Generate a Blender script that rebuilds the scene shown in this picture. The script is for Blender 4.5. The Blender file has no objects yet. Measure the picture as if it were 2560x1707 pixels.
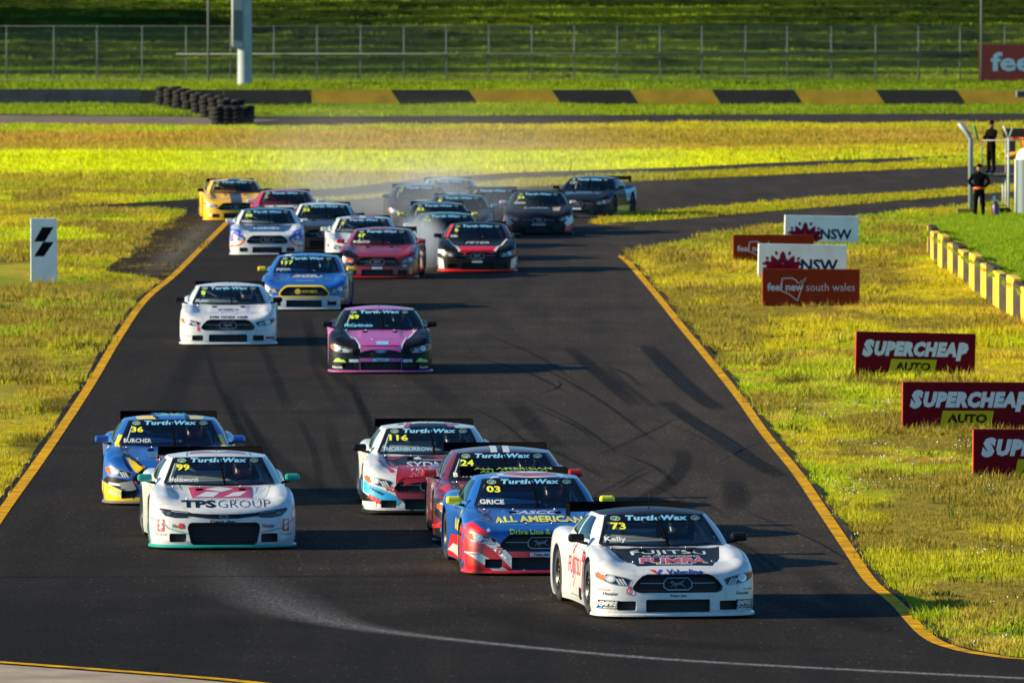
import bpy, bmesh, math, random
import numpy as np
from mathutils import Vector, Matrix
from mathutils.bvhtree import BVHTree
from mathutils.geometry import tessellate_polygon

random.seed(7)
RNG = np.random.default_rng(11)
S = bpy.context.scene
COL = S.collection

# ------------------------------------------------------------------ camera
FPX = 25600.0                    # focal length in pixels of a 2560 px wide frame (360 mm)
CAM_H = 8.0
PITCH = math.atan(973.5 / FPX)
cam_data = bpy.data.cameras.new('camera')
cam_data.sensor_width = 36.0
cam_data.lens = FPX / 2560.0 * 36.0
cam_data.clip_start = 1.0
cam_data.clip_end = 6000.0
cam_data.dof.use_dof = True
cam_data.dof.focus_distance = 128.0
cam_data.dof.aperture_fstop = 8.0
cam = bpy.data.objects.new('camera', cam_data)
COL.objects.link(cam)
cam.location = (0, 0, CAM_H)
cam.rotation_euler = (math.pi / 2 - PITCH, 0, 0)
S.camera = cam

# ------------------------------------------------------------------ sky, sun, exposure
SUN_EL = math.radians(18.5)
SUN_AZ = math.radians(-3.0)      # degrees the sun stands beyond (+) or this side (-) of straight left
sun_vec = Vector((-math.cos(SUN_AZ) * math.cos(SUN_EL), math.sin(SUN_AZ) * math.cos(SUN_EL), math.sin(SUN_EL)))
W = bpy.data.worlds.new('World')
S.world = W
W.use_nodes = True
wn = W.node_tree
bg = wn.nodes['Background']
sky = wn.nodes.new('ShaderNodeTexSky')
sky.sky_type = 'NISHITA'
sky.sun_disc = False
sky.sun_elevation = SUN_EL
sky.sun_rotation = math.atan2(sun_vec.x, sun_vec.y)
sky.air_density = 1.0
sky.dust_density = 0.4
sky.ozone_density = 2.0
tint = wn.nodes.new('ShaderNodeVectorMath')
tint.operation = 'MULTIPLY'
tint.inputs[1].default_value = (.53, .98, 1.30)     # cool cast of the photograph's shade, over the whole sky
wn.links.new(sky.outputs[0], tint.inputs[0])
wn.links.new(tint.outputs[0], bg.inputs[0])
bg.inputs[1].default_value = 0.066
sun_d = bpy.data.lights.new('sun', 'SUN')
sun_d.energy = 5.0
sun_d.angle = math.radians(0.5)
sun_d.color = (1.0, 0.82, 0.54)
sun = bpy.data.objects.new('sun', sun_d)
COL.objects.link(sun)
sun.rotation_euler = (-sun_vec).to_track_quat('-Z', 'Y').to_euler()
S.view_settings.view_transform = 'Standard'
S.view_settings.look = 'None'
S.view_settings.gamma = 1.0
S.view_settings.use_curve_mapping = False
S.view_settings.exposure = 1.08
S.render.engine = 'CYCLES'
S.cycles.max_bounces = 8
S.cycles.transparent_max_bounces = 16
S.cycles.volume_bounces = 1
S.cycles.use_denoising = True
S.cycles.caustics_reflective = False
S.cycles.caustics_refractive = False

# ------------------------------------------------------------------ helpers
def lin(h):
    if isinstance(h, (tuple, list)):
        return tuple(h)[:3]
    h = h.lstrip('#')
    o = []
    for i in (0, 2, 4):
        c = int(h[i:i + 2], 16) / 255.0
        o.append(c / 12.92 if c <= 0.04045 else ((c + 0.055) / 1.055) ** 2.4)
    return tuple(o)

def gp(px, py, z=0.0):
    """the world point at height z seen at a pixel of the 2560x1707 photograph"""
    a, b = (px - 1280.0) / FPX, (853.5 - py) / FPX
    st, ct = math.sin(PITCH), math.cos(PITCH)
    d = Vector((a, b * st + ct, b * ct - st))
    t = (z - CAM_H) / d.z
    return Vector((d.x * t, d.y * t, z))

def to_px(X, Y, z=0.0):
    st, ct = math.sin(PITCH), math.cos(PITCH)
    dz = z - CAM_H
    depth = Y * ct - dz * st
    return 1280 + FPX * X / depth, 853.5 - FPX * (Y * st + dz * ct) / depth

MATS = {}
def mat(name, color=(.5, .5, .5), rough=.5, metal=0.0, coat=0.0, spec=.5, noise=0.0, nscale=8.0, bump=0.0, bscale=60.0):
    if name in MATS:
        return MATS[name]
    m = bpy.data.materials.new(name)
    m.use_nodes = True
    nt = m.node_tree
    b = nt.nodes['Principled BSDF']
    c = lin(color)
    b.inputs['Base Color'].default_value = (*c, 1)
    b.inputs['Roughness'].default_value = rough
    b.inputs['Metallic'].default_value = metal
    b.inputs['Coat Weight'].default_value = coat
    b.inputs['Coat Roughness'].default_value = 0.04
    b.inputs['Specular IOR Level'].default_value = spec
    tc = nt.nodes.new('ShaderNodeTexCoord')
    if noise > 0:
        n = nt.nodes.new('ShaderNodeTexNoise')
        n.inputs['Scale'].default_value = nscale
        n.inputs['Detail'].default_value = 5
        nt.links.new(tc.outputs['Object'], n.inputs['Vector'])
        r = nt.nodes.new('ShaderNodeMapRange')
        r.inputs['From Min'].default_value = .3
        r.inputs['From Max'].default_value = .7
        r.inputs['To Min'].default_value = 1 - noise
        r.inputs['To Max'].default_value = 1 + noise
        nt.links.new(n.outputs['Fac'], r.inputs['Value'])
        mx = nt.nodes.new('ShaderNodeVectorMath')
        mx.operation = 'SCALE'
        mx.inputs[0].default_value = c
        nt.links.new(r.outputs[0], mx.inputs['Scale'])
        nt.links.new(mx.outputs[0], b.inputs['Base Color'])
    if bump > 0:
        n2 = nt.nodes.new('ShaderNodeTexNoise')
        n2.inputs['Scale'].default_value = bscale
        n2.inputs['Detail'].default_value = 4
        nt.links.new(tc.outputs['Object'], n2.inputs['Vector'])
        bp = nt.nodes.new('ShaderNodeBump')
        bp.inputs['Strength'].default_value = bump
        bp.inputs['Distance'].default_value = .01
        nt.links.new(n2.outputs['Fac'], bp.inputs['Height'])
        nt.links.new(bp.outputs[0], b.inputs['Normal'])
    MATS[name] = m
    return m

def paint(color):
    c = lin(color)
    key = 'paint_%d_%d_%d' % tuple(int(v * 255) for v in c)
    if key in MATS:
        return MATS[key]
    dark = max(c) < .03
    m = mat(key, c, rough=.5 if dark else .36, coat=.16 if dark else .6, spec=.12 if dark else .4, noise=.06, nscale=1.7)
    nt = m.node_tree
    b = nt.nodes['Principled BSDF']
    # road film: a thin mottled roughness
    n = nt.nodes.new('ShaderNodeTexNoise')
    n.inputs['Scale'].default_value = 3.0
    n.inputs['Detail'].default_value = 6
    r = nt.nodes.new('ShaderNodeMapRange')
    r.inputs['To Min'].default_value = .02
    r.inputs['To Max'].default_value = .16
    nt.links.new(n.outputs['Fac'], r.inputs['Value'])
    nt.links.new(r.outputs[0], b.inputs['Coat Roughness'])
    # race grime: smears and specks over the whole shell
    src = b.inputs['Base Color'].links[0].from_socket
    tc = nt.nodes.new('ShaderNodeTexCoord')
    g = nt.nodes.new('ShaderNodeTexNoise'); g.inputs['Scale'].default_value = 6.5; g.inputs['Detail'].default_value = 9; g.inputs['Roughness'].default_value = .8
    nt.links.new(tc.outputs['Object'], g.inputs['Vector'])
    gr = nt.nodes.new('ShaderNodeMapRange'); gr.inputs['From Min'].default_value = .52; gr.inputs['From Max'].default_value = .72; gr.inputs['To Max'].default_value = .38
    nt.links.new(g.outputs['Fac'], gr.inputs['Value'])
    mx = nt.nodes.new('ShaderNodeMix'); mx.data_type = 'RGBA'
    nt.links.new(gr.outputs[0], mx.inputs['Factor']); nt.links.new(src, mx.inputs['A']); mx.inputs['B'].default_value = (.09, .075, .06, 1) if not dark else (.03, .028, .025, 1)
    nt.links.new(mx.outputs['Result'], b.inputs['Base Color'])
    return m

def film(color):
    c = lin(color)
    return mat('film_%d_%d_%d' % tuple(int(v * 255) for v in c), c, rough=.4, coat=.12 if max(c) < .03 else .5, spec=.15 if max(c) < .03 else .4)

def glass_mat():
    if 'glass' in MATS:
        return MATS['glass']
    m = bpy.data.materials.new('window_glass')
    m.use_nodes = True
    nt = m.node_tree
    nt.nodes.remove(nt.nodes['Principled BSDF'])
    out = nt.nodes['Material Output']
    fr = nt.nodes.new('ShaderNodeFresnel')
    fr.inputs['IOR'].default_value = 1.5
    tr = nt.nodes.new('ShaderNodeBsdfTransparent')
    tr.inputs[0].default_value = (.80, .90, .94, 1)
    gl = nt.nodes.new('ShaderNodeBsdfGlossy')
    gl.inputs['Roughness'].default_value = .03
    mx = nt.nodes.new('ShaderNodeMixShader')
    nt.links.new(fr.outputs[0], mx.inputs[0])
    nt.links.new(tr.outputs[0], mx.inputs[1])
    nt.links.new(gl.outputs[0], mx.inputs[2])
    nt.links.new(mx.outputs[0], out.inputs['Surface'])
    MATS['glass'] = m
    return m

def mesh_obj(name, me, parent=None, material=None, smooth=None):
    o = bpy.data.objects.new(name, me)
    COL.objects.link(o)
    if parent is not None:
        o.parent = parent
    if material is not None:
        if len(me.materials) == 0:
            me.materials.append(None)
        o.material_slots[0].link = 'OBJECT'
        o.material_slots[0].material = material
    return o

def me_from(verts, faces, smooth=True, name='mesh'):
    me = bpy.data.meshes.new(name)
    me.from_pydata([tuple(v) for v in verts], [], [tuple(f) for f in faces])
    if smooth and len(me.polygons):
        me.polygons.foreach_set('use_smooth', [True] * len(me.polygons))
    me.update()
    return me

def tag(o, label=None, cat=None, group=None, kind=None):
    if label: o['label'] = label
    if cat: o['category'] = cat
    if group: o['group'] = group
    if kind: o['kind'] = kind
    return o

def empty(name, loc=(0, 0, 0), rz=0.0, label=None, cat=None, group=None):
    o = bpy.data.objects.new(name, None)
    COL.objects.link(o)
    o.empty_display_size = .2
    o.location = loc
    o.rotation_euler = (0, 0, rz)
    return tag(o, label, cat, group)

class MB:
    """collects simple shapes into one mesh"""
    def __init__(s):
        s.v, s.f, s.sm = [], [], []
    def add(s, v, f, smooth=False):
        n = len(s.v)
        s.v += [tuple(p) for p in v]
        s.f += [tuple(i + n for i in q) for q in f]
        s.sm += [smooth] * len(f)
    def box(s, c, size, rot=None, bev=0.0):
        bm = bmesh.new()
        bmesh.ops.create_cube(bm, size=1)
        for v in bm.verts:
            v.co = Vector((v.co.x * size[0], v.co.y * size[1], v.co.z * size[2]))
        if bev > 0:
            bmesh.ops.bevel(bm, geom=list(bm.edges), offset=bev, segments=2, affect='EDGES', profile=.5)
        R = rot or Matrix.Identity(3)
        bm.verts.index_update()
        s.add([R @ v.co + Vector(c) for v in bm.verts], [[v.index for v in f.verts] for f in bm.faces], False)
        bm.free()
    def tube(s, pts, r, n=8, caps=True):
        pts = [Vector(p) for p in pts]
        rs = r if isinstance(r, (list, tuple)) else [r] * len(pts)
        vs, fs = [], []
        up0 = None
        for i, p in enumerate(pts):
            d = (pts[min(i + 1, len(pts) - 1)] - pts[max(i - 1, 0)]).normalized()
            if up0 is None:
                a = Vector((0, 0, 1)) if abs(d.z) < .9 else Vector((1, 0, 0))
                up0 = (a - d * a.dot(d)).normalized()
            else:
                up0 = (up0 - d * up0.dot(d)).normalized()
            sd = d.cross(up0)
            for k in range(n):
                t = 2 * math.pi * k / n
                vs.append(p + (up0 * math.cos(t) + sd * math.sin(t)) * rs[i])
        for i in range(len(pts) - 1):
            for k in range(n):
                k2 = (k + 1) % n
                fs.append((i * n + k, i * n + k2, (i + 1) * n + k2, (i + 1) * n + k))
        if caps:
            fs.append(tuple(range(n - 1, -1, -1)))
            fs.append(tuple((len(pts) - 1) * n + k for k in range(n)))
        s.add(vs, fs, n > 5)
    def lathe(s, prof, n=24, axis='x', c=(0, 0, 0)):
        vs, fs = [], []
        m = len(prof)
        for i, (a, r) in enumerate(prof):
            for k in range(n):
                t = 2 * math.pi * k / n
                if axis == 'x': p = (a, r * math.cos(t), r * math.sin(t))
                elif axis == 'y': p = (r * math.sin(t), a, r * math.cos(t))
                else: p = (r * math.cos(t), r * math.sin(t), a)
                vs.append((p[0] + c[0], p[1] + c[1], p[2] + c[2]))
        for i in range(m - 1):
            for k in range(n):
                k2 = (k + 1) % n
                fs.append((i * n + k, i * n + k2, (i + 1) * n + k2, (i + 1) * n + k))
        s.add(vs, fs, True)
    def mesh(s, name='mesh'):
        me = me_from(s.v, s.f, False, name)
        if len(me.polygons):
            me.polygons.foreach_set('use_smooth', s.sm)
        return me
    def build(s, name, material=None, parent=None):
        return mesh_obj(name, s.mesh(name), parent, material)

def crspline(P, n):
    """n points along a Catmull-Rom curve through P (numpy rows)"""
    P = np.asarray(P, float)
    m = len(P)
    Q = np.vstack([2 * P[0] - P[1], P, 2 * P[-1] - P[-2]])
    out = []
    for u in np.linspace(0, m - 1, n):
        i = min(int(u), m - 2)
        t = u - i
        a, b, c, d = Q[i], Q[i + 1], Q[i + 2], Q[i + 3]
        out.append(.5 * (2 * b + (c - a) * t + (2 * a - 5 * b + 4 * c - d) * t * t + (3 * b - a - 3 * c + d) * t ** 3))
    return np.array(out)

def sstep(a, b, x):
    t = np.clip((np.asarray(x, float) - a) / (b - a), 0, 1)
    return t * t * (3 - 2 * t)

def vnoise(x, y, seed=0):
    """smooth value noise on numpy arrays, 0..1"""
    x = np.asarray(x, float); y = np.asarray(y, float)
    xi = np.floor(x).astype(np.int64); yi = np.floor(y).astype(np.int64)
    xf = x - xi; yf = y - yi
    def h(a, b):
        n = (a * 374761393 + b * 668265263 + seed * 1442695041) & 0xFFFFFFFF
        n = ((n ^ (n >> 13)) * 1274126177) & 0xFFFFFFFF
        return ((n ^ (n >> 16)) & 0xFFFFFF) / float(0xFFFFFF)
    u = xf * xf * (3 - 2 * xf); v = yf * yf * (3 - 2 * yf)
    return (h(xi, yi) * (1 - u) + h(xi + 1, yi) * u) * (1 - v) + (h(xi, yi + 1) * (1 - u) + h(xi + 1, yi + 1) * u) * v

def fbm(x, y, seed=0, o=4):
    s, a, t = 0, .5, 0
    for i in range(o):
        s = s + a * vnoise(x * 2 ** i, y * 2 ** i, seed + i * 17)
        t += a
        a *= .5
    return s / t

def in_poly(X, Y, poly):
    X = np.asarray(X); Y = np.asarray(Y)
    r = np.zeros(X.shape, bool)
    n = len(poly)
    for i in range(n):
        x1, y1 = poly[i][0], poly[i][1]
        x2, y2 = poly[(i + 1) % n][0], poly[(i + 1) % n][1]
        if y1 == y2:
            continue
        c = ((Y < y1) != (Y < y2)) & (X < (x2 - x1) * (Y - y1) / (y2 - y1) + x1)
        r ^= c
    return r
# ------------------------------------------------------------------ ground, track, hill
def wpoly(px):
    return [tuple(gp(*p))[:2] for p in px]

R_EDGE = [(2700, 1655), (2560, 1647), (2480, 1638), (2395, 1622), (2318, 1589), (2240, 1507), (2177, 1453), (2122, 1373), (2062, 1284), (1992, 1181), (1916, 1088), (1850, 996), (1785, 914), (1709, 822), (1643, 740), (1578, 664), (1552, 641)]
L_EDGE = [(-900, 2050), (-435, 1800), (-163, 1524), (0, 1284), (109, 1132), (218, 969), (294, 843), (359, 751), (435, 686), (501, 620), (566, 556)]
FAR_TOP = [(3000, 372), (2700, 377), (2423, 388), (1906, 408), (1715, 418), (1280, 432), (1030, 450), (870, 468), (650, 485), (450, 500), (250, 512), (100, 520)]
TRACK = [(3700, 2050), (3700, 1700)] + R_EDGE + [(1558, 634), (1600, 625), (1741, 595), (1905, 566), (2150, 541), (2423, 513), (2700, 492), (3000, 470)] + FAR_TOP + [(250, 521), (380, 523), (452, 531), (424, 550), (262, 675), (350, 690), (405, 700)] + L_EDGE[8:1:-1][1:] + [(-435, 1800), (-900, 2050)]
STRIP1 = [(3000, 380), (2700, 388), (2423, 400), (1987, 420), (1770, 430), (1509, 444), (1280, 452), (980, 486), (770, 501), (780, 505), (980, 493), (1280, 470), (1520, 457), (1824, 443), (2423, 416), (2700, 404), (3000, 394)]
ISLAND = [(1490, 560), (1514, 543), (1770, 522), (2150, 492), (2423, 473), (2700, 452), (3000, 430), (3000, 446), (2700, 467), (2423, 487), (1933, 528), (1715, 547)]
ROAD2 = [(-900, 285), (0, 285), (560, 291), (900, 291), (1700, 287), (2560, 284), (3400, 281), (3400, 307), (2560, 308), (1700, 312), (1200, 316), (560, 316), (0, 313), (-900, 313)]

def rgb_attr(me, cols, name='Col'):
    a = me.color_attributes.new(name, 'FLOAT_COLOR', 'POINT')
    c = np.ones((len(cols), 4)); c[:, :3] = cols
    a.data.foreach_set('color', c.astype(np.float32).ravel())

TW, S1W, IW, R2W = wpoly(TRACK), wpoly(STRIP1), wpoly(ISLAND), wpoly(ROAD2)
BANK_EDGE = [(2318, 628), (2322, 640), (2345, 662), (2385, 690), (2430, 722), (2480, 757), (2530, 790), (2580, 824), (2640, 866), (2720, 925)]   # foot of the retaining wall
BANKW = wpoly(BANK_EDGE) 
BANK_POLY = BANKW + [(16.5, 190.0), (40, 190), (40, 318), tuple(gp(2395, 535))[:2], tuple(gp(2335, 590))[:2]]

def on_road(X, Y):
    return (in_poly(X, Y, TW) & ~in_poly(X, Y, S1W) & ~in_poly(X, Y, IW)) | in_poly(X, Y, R2W)

def hill_z(X, Y):
    z = np.interp(Y, [0, 534, 537, 547, 552, 556, 640, 760, 4000], [0, 0, .55, 1.0, 1.0, 1.3, 19.5, 32, 34])
    wob = 2.2 * fbm(X * .05, Y * .05, 5) 
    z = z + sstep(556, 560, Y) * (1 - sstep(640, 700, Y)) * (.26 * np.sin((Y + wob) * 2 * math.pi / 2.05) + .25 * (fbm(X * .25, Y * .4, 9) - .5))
    return z

def ground_z(X, Y):
    z = -.035 + .02 * (fbm(X * .6, Y * .6, 3) - .5)
    far = sstep(352, 385, Y) * (1 - sstep(440, 462, Y))
    z = z + far * (.55 * (fbm(X * .045 + 3, Y * .07, 21, 3) - .5) + .12 * (fbm(X * .3, Y * .3, 22) - .5))
    return z + hill_z(X, Y)

def mixc(a, b, t):
    t = np.asarray(t)[..., None]
    return np.asarray(a) * (1 - t) + np.asarray(b) * t

G_YEL = np.array([.265, .235, .012]); G_LIM = np.array([.20, .245, .007]); G_GRN = np.array([.095, .15, .008]); G_DRY = np.array([.27, .19, .050]); G_BRN = np.array([.12, .075, .026]); G_HILL = np.array([.075, .120, .008])
def grass_col(X, Y):
    n1 = fbm(X * .22, Y * .09, 31); n2 = fbm(X * .9, Y * .5, 32); n3 = fbm(X * .08, Y * .035, 33)
    c = mixc(G_YEL, G_LIM, sstep(.45, .62, n1))
    c = mixc(c, G_GRN, sstep(.52, .72, n3) * .75)
    c = mixc(c, G_DRY, sstep(.52, .70, n2) * .75)
    c = mixc(c, G_BRN, sstep(.66, .78, n2) * .6)
    # the left verge is drier and browner
    left = (X < -3) & (Y < 215)
    c = np.where(left[..., None], mixc(c, np.array([.20, .145, .022]), .55 * sstep(.35, .6, n1)), c)
    # bands of the infield
    yb = Y + 14 * (fbm(X * .03, Y * .03, 35) - .5)
    bright = sstep(366, 380, yb) * (1 - sstep(408, 418, yb))
    brown = sstep(412, 424, yb) * (1 - sstep(452, 462, yb))
    dry2 = sstep(335, 345, yb) * (1 - sstep(362, 374, yb))
    fb = fbm(X * .10, Y * .10, 36)
    right = sstep(4, 14, X + 6 * (fbm(X * .1, Y * .1, 40) - .5))
    c = mixc(c, mixc(np.array([.27, .32, .002]), np.array([.37, .37, .004]), fb), bright * (1 - .65 * right))
    c = mixc(c, mixc(np.array([.245, .165, .045]), np.array([.20, .155, .025]), sstep(.4, .6, fb)), brown)
    c = mixc(c, mixc(np.array([.20, .165, .025]), np.array([.17, .17, .015]), sstep(.4, .6, fb)), dry2 * .8)
    c = mixc(c, mixc(np.array([.06, .11, .004]), np.array([.15, .19, .006]), fb), sstep(478, 484, Y) * (1 - sstep(552, 558, Y)))
    hb = fbm(X * .12, Y * .35, 38)
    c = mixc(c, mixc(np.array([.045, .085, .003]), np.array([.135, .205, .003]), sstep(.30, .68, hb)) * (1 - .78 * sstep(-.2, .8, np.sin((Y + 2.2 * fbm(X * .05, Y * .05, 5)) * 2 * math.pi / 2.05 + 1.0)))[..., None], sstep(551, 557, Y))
    # bare patches
    bp = wpoly([(175, 590), (350, 555), (420, 560), (300, 640), (200, 640)])
    c = np.where(in_poly(X, Y, bp)[..., None], mixc(c, np.array([.10, .055, .022]), .35 + .65 * sstep(.35, .55, n2)), c)
    lf = sstep(-9, -13, X) * sstep(258, 275, Y) * (1 - sstep(330, 345, Y)) * sstep(.40, .58, fbm(X * .12, Y * .05, 61))
    c = mixc(c, np.array([.26, .30, .004]), .8 * lf)
    # ruts and scuffed hollows in the right field
    for px, py, rx, ry in ((1950, 905, 45, 22), (1900, 800, 30, 14), (1985, 955, 60, 9), (1850, 1000, 40, 14), (2200, 700, 70, 10), (2080, 740, 40, 10), (1790, 880, 18, 30), (150, 1010, 60, 25), (230, 870, 80, 8), (60, 920, 60, 22), (300, 740, 50, 10), (90, 1110, 60, 22)):
        PX, PY = to_px(X, Y)
        d = np.sqrt(((PX - px) / rx) ** 2 + ((PY - py) / ry) ** 2) + .9 * (n2 - .5)
        c = mixc(c, np.array([.045, .038, .010]), .85 * (1 - sstep(.55, 1.15, d)))
        c = mixc(c, np.array([.155, .125, .026]), np.where((Y < 345), .38 * sstep(.50, .66, fbm(X * .45 + 7, Y * .15, 44)), 0))
    return c * np.array([2.0, 2.0, 1.05])

def axis(segs):
    o = [segs[0][0]]
    for a, b, st in segs:
        n = max(1, int(round((b - a) / st)))
        o += list(np.linspace(a, b, n + 1)[1:])
    return np.array(o)

def ground_mat():
    m = bpy.data.materials.new('grass_ground')
    m.use_nodes = True
    nt = m.node_tree; b = nt.nodes['Principled BSDF']
    at = nt.nodes.new('ShaderNodeAttribute'); at.attribute_name = 'Col'
    tc = nt.nodes.new('ShaderNodeTexCoord')
    n = nt.nodes.new('ShaderNodeTexNoise'); n.inputs['Scale'].default_value = 3.5; n.inputs['Detail'].default_value = 8; n.inputs['Roughness'].default_value = .75
    nt.links.new(tc.outputs['Object'], n.inputs['Vector'])
    r = nt.nodes.new('ShaderNodeMapRange'); r.inputs['From Min'].default_value = .3; r.inputs['From Max'].default_value = .7; r.inputs['To Min'].default_value = .45; r.inputs['To Max'].default_value = 1.1
    nt.links.new(n.outputs['Fac'], r.inputs['Value'])
    sc = nt.nodes.new('ShaderNodeVectorMath'); sc.operation = 'SCALE'
    nt.links.new(at.outputs['Color'], sc.inputs[0]); nt.links.new(r.outputs[0], sc.inputs['Scale'])
    nt.links.new(sc.outputs[0], b.inputs['Base Color'])
    b.inputs['Roughness'].default_value = .95
    b.inputs['Specular IOR Level'].default_value = .1
    bp = nt.nodes.new('ShaderNodeBump'); bp.inputs['Strength'].default_value = .9; bp.inputs['Distance'].default_value = .12
    nt.links.new(n.outputs['Fac'], bp.inputs['Height']); nt.links.new(bp.outputs[0], b.inputs['Normal'])
    return m

gx = axis([(-3000, -300, 300), (-300, -60, 24), (-60, -32, 2), (-32, 32, .45), (32, 60, 2), (60, 300, 24), (300, 3000, 300)])
gy = axis([(-400, 60, 60), (60, 100, 5), (100, 330, 1.0), (330, 480, .8), (480, 550, .7), (550, 625, .25), (625, 800, 8), (800, 4000, 300)])
GX, GY = np.meshgrid(gx, gy)
GZ = ground_z(GX, GY)
nx, ny = len(gx), len(gy)
vv = np.stack([GX.ravel(), GY.ravel(), GZ.ravel()], 1)
ii = (np.arange(ny - 1)[:, None] * nx + np.arange(nx - 1)[None, :]).ravel()
ff = np.stack([ii, ii + 1, ii + nx + 1, ii + nx], 1)
gm = bpy.data.meshes.new('ground')
gm.vertices.add(len(vv)); gm.vertices.foreach_set('co', vv.ravel())
gm.loops.add(len(ff) * 4); gm.loops.foreach_set('vertex_index', ff.ravel())
gm.polygons.add(len(ff)); gm.polygons.foreach_set('loop_start', np.arange(len(ff)) * 4); gm.polygons.foreach_set('loop_total', np.full(len(ff), 4))
gm.polygons.foreach_set('use_smooth', [True] * len(ff))
gm.update(); gm.validate()
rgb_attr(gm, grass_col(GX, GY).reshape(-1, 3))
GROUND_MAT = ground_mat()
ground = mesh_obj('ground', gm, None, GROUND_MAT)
tag(ground, kind='structure')

def flat(name, poly, z, material, kind='structure', parent=None):
    p = [Vector((a[0], a[1], 0)) for a in poly]
    t = tessellate_polygon([p])
    me = me_from([(a[0], a[1], z) for a in poly], t, False, name)
    bm = bmesh.new(); bm.from_mesh(me)
    for f in bm.faces:
        if f.normal.z < 0: f.normal_flip()
    bm.to_mesh(me); bm.free()
    o = mesh_obj(name, me, parent, material)
    if kind: o['kind'] = kind
    return o

def smooth_edge(px, n=90):
    return crspline([tuple(gp(*p))[:2] for p in px], n)

def asphalt_mat(name, base, zones=False):
    m = bpy.data.materials.new(name)
    m.use_nodes = True
    nt = m.node_tree; b = nt.nodes['Principled BSDF']
    tc = nt.nodes.new('ShaderNodeTexCoord')
    def noise(scale, det, vec=None, ro=.6):
        n = nt.nodes.new('ShaderNodeTexNoise'); n.inputs['Scale'].default_value = scale; n.inputs['Detail'].default_value = det; n.inputs['Roughness'].default_value = ro
        nt.links.new(vec or tc.outputs['Object'], n.inputs['Vector']); return n.outputs['Fac']
    def rng(v, a, b_, c, d):
        r = nt.nodes.new('ShaderNodeMapRange'); r.inputs['From Min'].default_value = a; r.inputs['From Max'].default_value = b_; r.inputs['To Min'].default_value = c; r.inputs['To Max'].default_value = d
        nt.links.new(v, r.inputs['Value']); return r.outputs[0]
    def mul(a, b_):
        q = nt.nodes.new('ShaderNodeMath'); q.operation = 'MULTIPLY'; nt.links.new(a, q.inputs[0]); nt.links.new(b_, q.inputs[1]); return q.outputs[0]
    mp = nt.nodes.new('ShaderNodeMapping'); mp.inputs['Scale'].default_value = (1.1, .06, 1); mp.inputs['Rotation'].default_value = (0, 0, .05)
    nt.links.new(tc.outputs['Object'], mp.inputs['Vector'])
    streak = noise(1.2, 5, mp.outputs[0])
    def mapped(sx, sy):
        q = nt.nodes.new('ShaderNodeMapping'); q.inputs['Scale'].default_value = (sx, sy, 1); nt.links.new(tc.outputs['Object'], q.inputs['Vector']); return q.outputs[0]
    f = mul(mul(rng(noise(.25, 4), .3, .7, .82, 1.15), rng(streak, .3, .7, .76, 1.26)), rng(noise(1, 4, mapped(20, 2.2), .85), .25, .75, .30, 1.7))
    f = mul(f, rng(noise(1, 5, mapped(2.2, .35), .7), .3, .7, .86, 1.15))
    vo = nt.nodes.new('ShaderNodeTexVoronoi'); vo.inputs['Scale'].default_value = 1; nt.links.new(mapped(9, 1.6), vo.inputs['Vector'])
    speck = rng(vo.outputs['Distance'], .10, .17, 3.2, 1.0)
    f = mul(f, speck)
    if zones:                      # asphalt darker towards the camera and towards the left
        sx = nt.nodes.new('ShaderNodeSeparateXYZ'); nt.links.new(tc.outputs['Object'], sx.inputs[0])
        wob = rng(noise(.35, 3), .3, .7, -2.5, 2.5)
        ad = nt.nodes.new('ShaderNodeMath'); nt.links.new(sx.outputs['Y'], ad.inputs[0]); nt.links.new(wob, ad.inputs[1])
        ax = nt.nodes.new('ShaderNodeMath'); nt.links.new(sx.outputs['X'], ax.inputs[0]); nt.links.new(wob, ax.inputs[1])
        f = mul(mul(f, rng(ad.outputs[0], 121, 134, .50, 1.0)), rng(ax.outputs[0], -5, 3.0, .64, 1.34))
    sc = nt.nodes.new('ShaderNodeVectorMath'); sc.operation = 'SCALE'; sc.inputs[0].default_value = base
    nt.links.new(f, sc.inputs['Scale']); nt.links.new(sc.outputs[0], b.inputs['Base Color'])
    b.inputs['Roughness'].default_value = .9
    b.inputs['Specular IOR Level'].default_value = .06
    bp = nt.nodes.new('ShaderNodeBump'); bp.inputs['Strength'].default_value = .55; bp.inputs['Distance'].default_value = .006
    nt.links.new(noise(90, 3), bp.inputs['Height']); nt.links.new(bp.outputs[0], b.inputs['Normal'])
    return m

ASPH = asphalt_mat('asphalt', (.0272, .0220, .0175), True)
# the outline of the track with smoothed edges
RE = smooth_edge(R_EDGE, 120)
LE = smooth_edge(L_EDGE[1:], 80)
def shifted(L, off):
    d = np.gradient(L, axis=0); d /= np.linalg.norm(d, axis=1)[:, None]
    w = off * (.75 + .5 * fbm(L[:, 1] * .6, L[:, 1] * 0 + 3, 8))
    return L + np.stack([d[:, 1] * w, -d[:, 0] * w], 1)
k0 = TRACK.index((1558, 634))
mid = [tuple(gp(*p))[:2] for p in TRACK[k0:k0 + 8 + len(FAR_TOP) + 6]]
poly = [tuple(gp(3700, 2050))[:2], tuple(gp(3700, 1700))[:2]] + [tuple(p) for p in shifted(RE, .17)] + mid + [tuple(p) for p in shifted(LE, -.17)[::-1] if p[1] < gp(0, 694).y] + [tuple(gp(-900, 2050))[:2]]
track = flat('track', poly, 0.0, ASPH)
TW = [tuple(gp(3700, 2050))[:2], tuple(gp(3700, 1700))[:2]] + [tuple(p) for p in shifted(RE, .22)] + mid + [tuple(p) for p in shifted(LE, -.22)[::-1] if p[1] < gp(0, 694).y] + [tuple(gp(-900, 2050))[:2]]
flat('service_road', R2W, -.005, asphalt_mat('old_asphalt', (.034, .028, .024)))
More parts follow.
